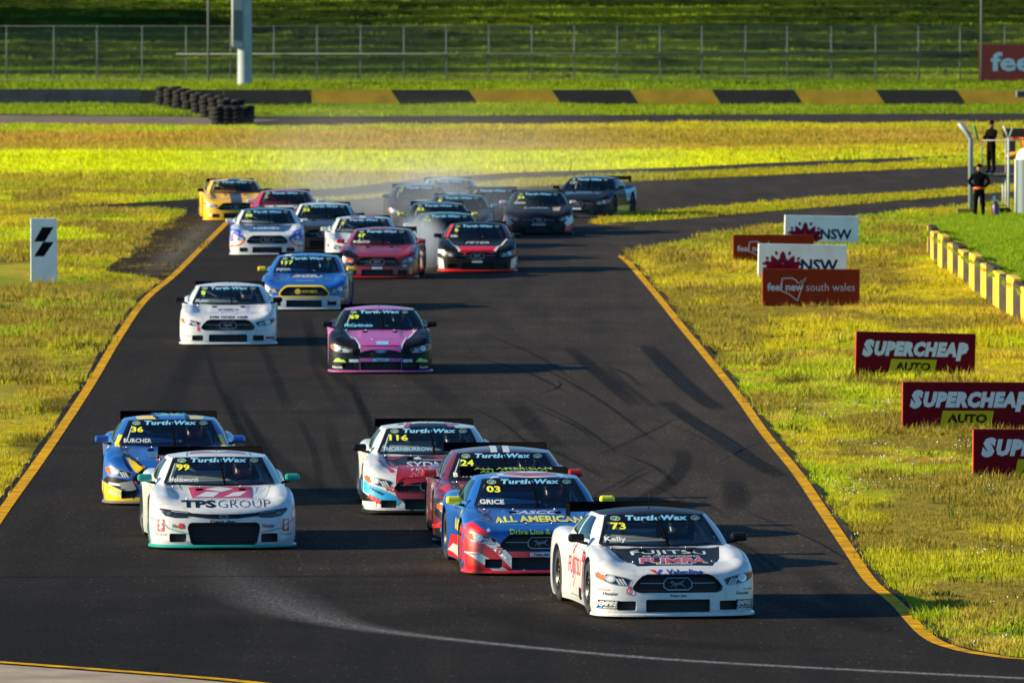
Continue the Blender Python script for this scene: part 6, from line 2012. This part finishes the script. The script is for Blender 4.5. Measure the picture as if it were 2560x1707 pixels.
for a, b in zip(fp[:-1], fp[1:]):
    xa, xb = pxx(a, FY), pxx(b, FY)
    mesh_obj('chain_link_panel', me_from([(xa, -.06, .1), (xb, -.06, .1), (xb, -.06, 3.0), (xa, -.06, 3.0)], [(0, 1, 2, 3)], False), fence, CH)

Z0 = 545.0
pole = empty('light_mast', (pxx(612, Z0), Z0, .7), 0, 'thick pale steel mast with a switch box on its left side on the far bank', 'mast')
m = MB(); m.lathe([(-.4, .40), (0, .40), (1.0, .385), (8, .36), (14, .33)], 20, 'z'); m.build('shaft', mat('mast_paint', (.30, .36, .39), rough=.5, noise=.15, nscale=.8), pole)
m = MB(); m.lathe([(-.4, .46), (.12, .46), (.12, .40)], 20, 'z'); m.build('footing', mat('bare_concrete', (.2, .2, .2)), pole)
m = MB(); m.box((-.36, -.25, 4.3), (.55, .35, 4.2), bev=.03); bx_ = m.build('switch_box', mat('box_paint', (.20, .26, .30), rough=.5), pole)
m = MB(); m.box((-.36, -.435, 3.4), (.47, .02, 1.6), bev=.004); m.build('box_door', mat('box_paint_dark', (.05, .08, .11), rough=.5), bx_)
m = MB(); m.tube([(-.64, -.1, 2.3), (-.64, -.1, 6.4)], .05, 8); m.build('conduit', mat('conduit', (.55, .56, .54), rough=.5), bx_)
for px, h, lb in ((521, 9.0, 'thin bare grey pole just left of the thick mast'), (2453, 9.0, 'thin bare grey pole above the red board at the far right')):
    p = empty('thin_pole', (pxx(px, 547.5), 547.5, 1.0), 0, lb, 'pole', 'thin poles by the far fence')
    m = MB(); m.tube([(0, 0, -.3), (0, 0, h)], [.06, .05], 8); m.build('shaft', POSTM, p)
    m = MB(); m.box((0, -.03, .06), (.22, .22, .02)); m.build('base_plate', POSTM, p)
# red board on the far fence
fb = empty('fence_banner', (pxx(2446, 548.7), 548.7, 1.05), 0, 'red board with pale blue lettering on the far fence at the right edge', 'sign')
m = MB(); m.box((3.7, -.05, 1.0), (7.4, .06, 1.98), bev=.01); m.build('panel', mat('banner_red', (.20, .018, .014), rough=.5, noise=.1), fb)
v, f = T('feel new', 3.75, 1.06, 1.02, 6.2, bold=.03)
mesh_obj('lettering', me_from([(p[0], -.085, p[1]) for p in v], f, False), fb, mat('print_paleblue', (.35, .52, .66), rough=.5))
# trackside mast out of frame on the left; its shadow crosses the road
def shadow_pole(px, py, dx, h):
    g_ = gp(px, py)
    u = Vector((math.cos(SUN_AZ), -math.sin(SUN_AZ), 0))
    b = g_ - u * (g_.x - dx) / u.x
    p = empty('trackside_pole', (b.x, b.y, 0), 0, None, 'pole', 'poles beside the track outside the frame')
    m = MB(); m.tube([(0, 0, -.3), (0, 0, h)], [.075, .05], 8); m.build('shaft', POSTM, p)
    return p
for (px, py, dx, h, lb) in ((680, 1440, -11, 4.6, 'pole beyond the left frame edge casting the nearest thin shadow'), (600, 1108, -12.5, 6.2, 'pole beyond the left frame edge casting the second thin shadow'), (560, 888, -14, 5.0, 'pole beyond the left frame edge casting the third thin shadow')):
    shadow_pole(px, py, dx, h)['label'] = lb

# ------------------------------------------------------------------ marshal post on the right
DARK = mat('dark_cloth', (.004, .004, .005), spec=.05, rough=.95, noise=.3, nscale=10)
SKIN = mat('skin', (.35, .19, .12), rough=.6)
HIVIS = mat('orange_cloth', (.75, .13, .01), rough=.7, noise=.1)
def figure(name, loc, rz, label, joints, edges, radii, material, H=1.64):
    root = empty(name, loc, rz, label, 'person')
    me = bpy.data.meshes.new('body')
    me.from_pydata([tuple(j) for j in joints], edges, [])
    o = mesh_obj('body', me, root, material)
    sk = o.modifiers.new('skin', 'SKIN')
    sk.use_smooth_shade = True
    for i, rr in enumerate(radii):
        me.skin_vertices[0].data[i].radius = rr if isinstance(rr, tuple) else (rr, rr)
    me.skin_vertices[0].data[0].use_root = True
    sb = o.modifiers.new('sub', 'SUBSURF'); sb.levels = 1; sb.render_levels = 2
    return root
def head(root, z, y=0, hat=None, face=-1, skin=SKIN, hatm=DARK, brim=True):
    m = MB(); m.lathe([(-.115, .02), (-.10, .05), (-.06, .072), (0, .080), (.05, .078), (.09, .058), (.112, .02)], 16, 'z', (0, y, z))
    h = m.build('head', skin, root)
    m = MB(); m.box((0, y + face * .085, z - .02), (.022, .035, .04), bev=.008); m.build('nose', skin, h)
    m = MB()
    for sx in (-1, 1): m.box((sx * .078, y, z - .005), (.02, .04, .055), bev=.008)
    m.build('ear', skin, h)
    m = MB(); m.lathe([(.015, .084), (.05, .086), (.09, .068), (.118, .03), (.122, .0)], 16, 'z', (0, y, z))
    if brim: m.box((0, y + face * .11, z + .028), (.13, .10, .012), bev=.005)
    m.build('cap', hatm, root)
# pelvis spine neck | arms | legs    (figure faces -y in its own frame)
def stand(arms, lean=0.0, feet=.11):
    J = [(0, 0, .84), (0, 0, .98), (0, lean * .5, 1.15), (0, lean, 1.30), (0, lean, 1.39), (0, lean, 1.46)]
    R = [(.155, .12), (.150, .11), (.170, .12), (.175, .10), (.06, .06), (.055, .055)]
    E = [(0, 1), (1, 2), (2, 3), (3, 4), (4, 5)]
    for sx in (-1, 1):
        n = len(J)
        J += [(sx * .19, lean, 1.31)] + [(sx * a[0], lean + a[1], a[2]) for a in (arms[0] if sx < 0 else arms[1])]
        R += [.072, .058, .045, .038, .028][:len(J) - n]
        E += [(3, n)] + [(n + i, n + i + 1) for i in range(len(J) - n - 1)]
    for sx in (-1, 1):
        n = len(J)
        J += [(sx * .085, 0, .78), (sx * feet, -.01, .44), (sx * (feet + .01), .01, .09), (sx * (feet + .015), -.02, .035), (sx * (feet + .02), -.14, .03)]
        R += [.100, .075, .055, .048, .040]
        E += [(0, n)] + [(n + i, n + i + 1) for i in range(4)]
    return J, E, R
akimbo = [(.31, .06, 1.12), (.17, -.06, .98), (.13, -.08, .95)]
J, E, R = stand((akimbo, akimbo))
p = gp(2448, 549)
p1 = figure('person', tuple(p), D(175), 'person in black with orange belt band standing on the grass, hands on hips', J, E, R, DARK)
head(p1, 1.55)
m = MB(); m.lathe([(.905, .168), (.91, .176), (.965, .174), (.97, .165)], 20, 'z')
bb = m.build('belt_band', HIVIS, p1); bb.scale = (1, .78, 1)
fold = [(.22, -.08, 1.08), (.10, -.24, 1.14), (.03, -.26, 1.15)]
J, E, R = stand((fold, fold), lean=.02)
PLZ = 1.02
pb = gp(2478, 433, PLZ)
p2 = figure('person', tuple(pb), D(-50), 'person in dark clothes and cap standing on the marshal platform, looking left', J, E, R, DARK)
head(p2, 1.55, .02)
reach = [(.25, -.14, 1.10), (.20, -.36, 1.08), (.19, -.44, 1.08)]
J, E, R = stand((reach, fold))
pc = Vector((gp(2566, 433, PLZ).x, pb.y + .4, PLZ))
p3 = figure('person', tuple(pc), D(-80), 'person in bright orange overalls with dark hat at the right edge of the platform', J, E, R, HIVIS)
head(p3, 1.55, 0)

pf = empty('marshal_platform', (pb.x, pb.y, 0), 0, 'raised marshal platform with dark green deck on pale steel legs', 'platform')
m = MB(); m.box((.75, 0, PLZ - .06), (2.3, 1.8, .10), bev=.01); m.build('deck', mat('deck_green', (.02, .06, .035), rough=.7), pf)
m = MB(); m.box((.95, -.905, PLZ - .02), (1.8, .02, .05)); m.build('deck_edge', mat('deck_timber', (.36, .22, .18), rough=.8), pf)
PALEP = mat('pale_post', (.50, .52, .47), rough=.55)
for x in (-.33, .42, 1.7):
    for yy in (-.85, .85):
        m = MB(); m.tube([(x, yy, -.1), (x, yy, PLZ - .1)], .035, 8); m.build('leg', PALEP, pf)
for x in (-.33, .42, 1.7):
    m = MB(); m.tube([(x, -.85, PLZ), (x, -.85, PLZ + 1.1)], .022, 8); m.build('rail_post', PALEP if x > 0 else mat('green_post', (.10, .16, .14), rough=.6), pf)
m = MB(); m.tube([(-.33, -.86, PLZ + 1.05), (1.7, -.86, PLZ + 1.05)], .013, 6); m.build('handrail', PALEP, pf)
m = MB(); m.box((.75, -.6, PLZ + 1.28), (.85, .5, .28), bev=.02); m.build('flag_box', mat('box_brown', (.03, .02, .016), rough=.8), pf)
m = MB(); m.box((.62, .5, PLZ + .72), (.34, .3, .62), bev=.02); m.build('cabinet', mat('cabinet_dark', (.05, .055, .05), rough=.6), pf)
fl = empty('green_flag', (pb.x - .42, pb.y - .5, PLZ + 1.0), 0, 'furled green flag held up beside the person on the platform', 'flag')
m = MB(); m.tube([(0, 0, .0), (-.18, 0, .58)], .012, 6); m.build('stick', PALEP, fl)
m = MB(); m.tube([(-.02, 0, .05), (-.08, 0, .25), (-.13, 0, .45), (-.16, 0, .55)], [.03, .05, .045, .02], 8); m.build('cloth', mat('flag_green', (.02, .25, .06), rough=.8), fl)
yf = empty('yellow_flag', (pb.x + .70, pb.y - .9, PLZ + .58), 0, 'furled orange yellow flag lying across the platform rail', 'flag')
m = MB(); m.tube([(-.30, 0, -.04), (-.1, 0, .02), (.2, 0, .03), (.5, 0, .0)], [.02, .085, .08, .03], 8); m.build('cloth', mat('flag_orange', (.75, .34, .01), rough=.8), yf)
m = MB(); m.tube([(-.2, .03, -.02), (.9, .03, .02)], .012, 6); m.build('stick', PALEP, yf)

# bent fence post beside the marshal
bp0 = gp(2427, 541)
bpo = empty('bent_post', tuple(bp0), 0, 'grey fence post with bent top left of the marshal platform', 'post')
m = MB(); m.tube([(0, .1, -.2), (0, .1, 2.32), (-.06, .1, 2.45), (-.36, .1, 2.83)], .075, 10); m.build('shaft', mat('post_grey', (.24, .28, .31), rough=.5), bpo)
m = MB(); m.box((-.16, .02, 2.74), (.05, .03, .22), Matrix.Rotation(-.5, 3, 'Y')); m.build('bracket', PALEP, bpo)
sl = empty('slim_post', tuple(gp(2521, 538)), 0, 'slim pale post standing in front of the platform', 'post')
m = MB(); m.tube([(0, 0, -.2), (0, 0, 2.35)], .035, 8); m.build('shaft', PALEP, sl)
m = MB(); m.tube([(0, 0, 2.32), (.12, 0, 2.66)], .03, 6); m.tube([(0, 0, 2.32), (-.16, 0, 2.72)], .03, 6); m.build('forked_top', PALEP, sl)
tp = empty('thick_post', tuple(gp(2569, 541)), 0, 'thick grey post with domed white cap at the right frame edge', 'post')
m = MB(); m.lathe([(-.2, .33), (1.75, .33)], 20, 'z'); m.build('shaft', mat('post_slate', (.12, .17, .20), rough=.5), tp)
m = MB(); m.lathe([(1.72, .345), (1.80, .35), (1.93, .31), (2.04, .2), (2.09, .0)], 20, 'z'); m.build('cap', mat('cap_white', (.75, .75, .72), rough=.5), tp)
m = MB(); m.tube([(-.35, -.02, -.1), (-.35, -.02, 1.75)], .05, 8); m.build('conduit', PALEP, tp)
cm = empty('camera_pole', (gp(2583, 545).x, gp(2583, 545).y + 2, 0), 0, 'hooded lamp head on a pole at the right frame edge above the platform', 'lamp')
m = MB(); m.tube([(0, 0, -.2), (0, 0, 3.6)], .05, 8); m.build('shaft', PALEP, cm)
m = MB(); m.box((-.22, 0, 3.70), (.42, .3, .22), bev=.03); hd = m.build('lamp_head', mat('lamp_grey', (.16, .18, .19), rough=.5), cm)
m = MB(); m.box((-.22, -.155, 3.70), (.3, .02, .12)); m.build('lamp_face', mat('lamp_dark', (.02, .025, .03), rough=.3), hd)
fe = empty('fire_extinguisher', tuple(gp(2489, 549)), 0, 'purple and red extinguisher bottle standing on the grass beside the person', 'extinguisher')
m = MB(); m.lathe([(0, .0), (0, .10), (.03, .11), (.42, .11), (.50, .07), (.54, .03)], 16, 'z'); m.build('cylinder', mat('ext_purple', (.07, .03, .12), rough=.4), fe)
m = MB(); m.box((-.115, -.02, .2), (.05, .1, .36), bev=.02); m.build('label_band', mat('ext_red', (.6, .06, .03), rough=.4), fe)
m = MB(); m.lathe([(.52, .03), (.6, .05), (.68, .045), (.72, .0)], 12, 'z', (-.05, 0, 0)); m.build('handle', mat('cap_white', (.75, .75, .72)), fe)
tbx = empty('tool_box', tuple(gp(2411, 541)), 0, 'small mustard equipment box in the grass left of the bent post', 'box')
m = MB(); m.box((0, 0, .12), (.46, .3, .24), bev=.02); m.build('case', mat('mustard', (.22, .15, .02), rough=.6), tbx)
m = MB(); m.box((.26, 0, .12), (.06, .2, .16), bev=.02); m.build('handle', m_black(), tbx)
bag = empty('kit_bag', (gp(2508, 540).x, gp(2508, 540).y + .3, 0), 0, 'small dark kit bag on the grass behind the extinguisher', 'bag')
m = MB(); m.box((0, 0, .12), (.5, .3, .24), bev=.08); m.build('bag_body', DARK, bag)
m = MB(); m.tube([(-.15, 0, .22), (-.1, 0, .31), (.1, 0, .31), (.15, 0, .22)], .015, 6); m.build('strap', DARK, bag)

# ------------------------------------------------------------------ drivers
dm = MB()
car_roots = [o for o in COL.objects if o.name.startswith('race_car')]
J = [(0, .12, .50), (0, .16, .64), (0, .20, .78), (0, .20, .86), (0, .19, .91),
     (-.17, .17, .80), (-.22, -.02, .66), (-.13, -.26, .72), (-.11, -.30, .74), (.17, .17, .80), (.22, -.02, .66), (.13, -.26, .72), (.11, -.30, .74), (-.1, -.2, .50), (.1, -.2, .50)]
E = [(0, 1), (1, 2), (2, 3), (3, 4), (2, 5), (5, 6), (6, 7), (7, 8), (2, 9), (9, 10), (10, 11), (11, 12), (0, 13), (0, 14)]
R = [.15, .14, .15, .07, .06, .07, .055, .042, .04, .07, .055, .042, .04, .09, .09]
m = MB(); m.lathe([(-.15, .06), (-.14, .105), (-.08, .128), (0, .138), (.07, .128), (.12, .09), (.14, .03), (.142, .0)], 18, 'z', (0, .19, 1.00)); helm = m.mesh('helmet')
m = MB(); m.box((0, .065, 1.005), (.20, .05, .075), bev=.02); visor = m.mesh('visor')
m = MB(); m.lathe([(-.012, .13), (0, .145), (.012, .13)], 20, 'y', (0, -.30, .74)); m.box((0, -.30, .74), (.26, .015, .03)); wheel_me = m.mesh('steering_wheel')
proto_b = None
drv = [('73', (.012, .02, .04), 'driver in dark helmet at the wheel of the white car numbered 73'), ('99', (.30, .02, .02), 'driver in red and dark helmet inside the white car numbered 99'), ('03', (.4, .05, .1), 'driver in pinkish red helmet inside the blue starred car numbered 03'), ('24', (.5, .03, .02), 'driver in bright red helmet inside the maroon car numbered 24'), ('116', (.05, .07, .09), 'driver in grey helmet inside the white and maroon car numbered 116'), ('36', (.35, .02, .03), 'driver in red helmet inside the blue and yellow car numbered 36'), ('69', (.03, .04, .05), 'driver in dark helmet inside the pink and black car'), ('numbered 8 ', (.3, .3, .32), 'driver in pale helmet inside the plain white car numbered 8'), ('117', (.05, .4, .5), 'driver in light blue helmet inside the bright blue car numbered 117')]
for key, hc, lb in drv:
    car = [c for c in car_roots if ('numbered ' + key in c['label'] or key in c['label'])][0]
    root = empty('person', (0, 0, 0), 0, lb, 'person', 'drivers inside their cars')
    M = Matrix.LocRotScale(car.location, car.rotation_euler, None) @ Matrix.Translation((.36, .0, 0))
    root.matrix_world = M
    root.location = M.to_translation(); root.rotation_euler = car.rotation_euler
    if proto_b is None:
        proto_b = bpy.data.meshes.new('body'); proto_b.from_pydata(J, E, [])
        o = mesh_obj('body', proto_b, root, mat('race_suit', (.03, .035, .05), rough=.8))
        o.modifiers.new('skin', 'SKIN').use_smooth_shade = True
        for i, rr in enumerate(R): proto_b.skin_vertices[0].data[i].radius = (rr, rr)
        proto_b.skin_vertices[0].data[0].use_root = True
        sb = o.modifiers.new('sub', 'SUBSURF'); sb.levels = 1; sb.render_levels = 1
        pb_o = o
    else:
        o = pb_o.copy(); COL.objects.link(o); o.parent = root
    h = mesh_obj('helmet', helm, root, mat('helmet_%d_%d' % (int(hc[0] * 255), int(hc[2] * 255)), hc, rough=.25, coat=.8))
    mesh_obj('visor', visor, h, mat('visor', (.01, .012, .015), rough=.08))
    mesh_obj('steering_wheel', wheel_me, car, m_matte()).location = (.36, 0, 0)

# ------------------------------------------------------------------ tyre smoke and dust
def smoke(name, c, size, dens, color, label, seed):
    bm = bmesh.new()
    bmesh.ops.create_icosphere(bm, subdivisions=3, radius=1.0)
    me = bpy.data.meshes.new(name); bm.to_mesh(me); bm.free()
    m = bpy.data.materials.new(name); m.use_nodes = True
    nt = m.node_tree
    nt.nodes.remove(nt.nodes['Principled BSDF'])
    out = nt.nodes['Material Output']
    pv = nt.nodes.new('ShaderNodeVolumePrincipled')
    pv.inputs['Color'].default_value = (*color, 1)
    pv.inputs['Anisotropy'].default_value = .2
    tc = nt.nodes.new('ShaderNodeTexCoord')
    ln = nt.nodes.new('ShaderNodeVectorMath'); ln.operation = 'LENGTH'; nt.links.new(tc.outputs['Object'], ln.inputs[0])
    fo = nt.nodes.new('ShaderNodeMapRange'); fo.inputs['From Min'].default_value = 1.0; fo.inputs['From Max'].default_value = .15; fo.interpolation_type = 'SMOOTHSTEP'
    nt.links.new(ln.outputs['Value'], fo.inputs['Value'])
    mp = nt.nodes.new('ShaderNodeMapping'); mp.inputs['Location'].default_value = (seed, seed * .7, 0); mp.inputs['Scale'].default_value = (size[0] * .3, size[1] * .12, size[2] * .45)
    nt.links.new(tc.outputs['Object'], mp.inputs['Vector'])
    n = nt.nodes.new('ShaderNodeTexNoise'); n.inputs['Scale'].default_value = 1.0; n.inputs['Detail'].default_value = 4
    nt.links.new(mp.outputs[0], n.inputs['Vector'])
    rg = nt.nodes.new('ShaderNodeMapRange'); rg.inputs['From Min'].default_value = .35; rg.inputs['From Max'].default_value = .68; rg.inputs['To Max'].default_value = dens
    nt.links.new(n.outputs['Fac'], rg.inputs['Value'])
    mu = nt.nodes.new('ShaderNodeMath'); mu.operation = 'MULTIPLY'; nt.links.new(fo.outputs[0], mu.inputs[0]); nt.links.new(rg.outputs[0], mu.inputs[1])
    nt.links.new(mu.outputs[0], pv.inputs['Density'])
    nt.links.new(pv.outputs[0], out.inputs['Volume'])
    o = mesh_obj(name, me, None, m)
    o.location = c; o.scale = size
    return tag(o, label, 'smoke', None, 'stuff')
SMC = (.78, .86, .95)
p = gp(1040, 690)
smoke('tyre_smoke', (p.x, p.y + 9, .55), (.85, 9, .95), .34, SMC, 'pale tyre smoke curling off the road between the red cars', 1.0)
p = gp(930, 560)
smoke('tyre_smoke', (p.x - .3, p.y + 4, .8), (3.6, 18, 1.4), .045, SMC, 'thin grey smoke hanging over the road left of the dark cars', 4.0)
p = gp(1080, 500)
smoke('dust_cloud', (p.x - .2, p.y + 6, 1.1), (10, 34, 2.4), .016, (.88, .84, .74), 'faint dust drifting above the cars over the far grass', 7.0)
p = gp(1120, 600)
smoke('tyre_smoke', (p.x, p.y + 9, .9), (3.0, 18, 1.4), .06, SMC, 'thin smoke around the dark cars in the middle', 11.0)

def shade_tree(x, y, h, rad, seed, label):
    z0 = float(hill_z(np.array(x), np.array(y)))
    t = empty('tree', (x, y, z0), 0, label, 'tree', 'trees beyond the left frame edge')
    m = MB(); m.tube([(0, 0, -.3), (.1, .1, h * .35), (-.1, .2, h * .7)], [.28, .2, .1], 8)
    rr = random.Random(seed)
    for k in range(6):
        a = rr.uniform(0, 6.28)
        m.tube([(0, .1, h * rr.uniform(.3, .6)), (math.cos(a) * rad * .6, math.sin(a) * rad * .6, h * rr.uniform(.6, .9))], [.09, .03], 6)
    m.build('trunk', mat('bark', (.08, .06, .045), rough=.9, noise=.3), t)
    vs, fs = [], []
    for k in range(2600):
        c = Vector((rr.gauss(0, 1), rr.gauss(0, 1), rr.gauss(0, 1))).normalized() * rr.random() ** .4
        c = Vector((c.x * rad, c.y * rad, h * .62 + c.z * h * .40))
        u = Vector((rr.gauss(0, 1), rr.gauss(0, 1), rr.gauss(0, 1))).normalized(); v = u.orthogonal().normalized()
        s_ = rr.uniform(.12, .3)
        n = len(vs)
        vs += [c + u * s_, c + v * s_ * .6, c - u * s_, c - v * s_ * .6]; fs.append((n, n + 1, n + 2, n + 3))
    mesh_obj('crown', me_from(vs, fs, False), t, mat('leaves', (.05, .075, .02), rough=.7))
for x, y, h, rad, sd, lb in ((-36, 566, 8, 3.0, 1, 'leafy tree out of frame nearest the fence'), (-39, 569, 8, 3.2, 2, 'taller leafy tree out of frame farther from the fence')):
    shade_tree(x, y, h, rad, sd, lb)
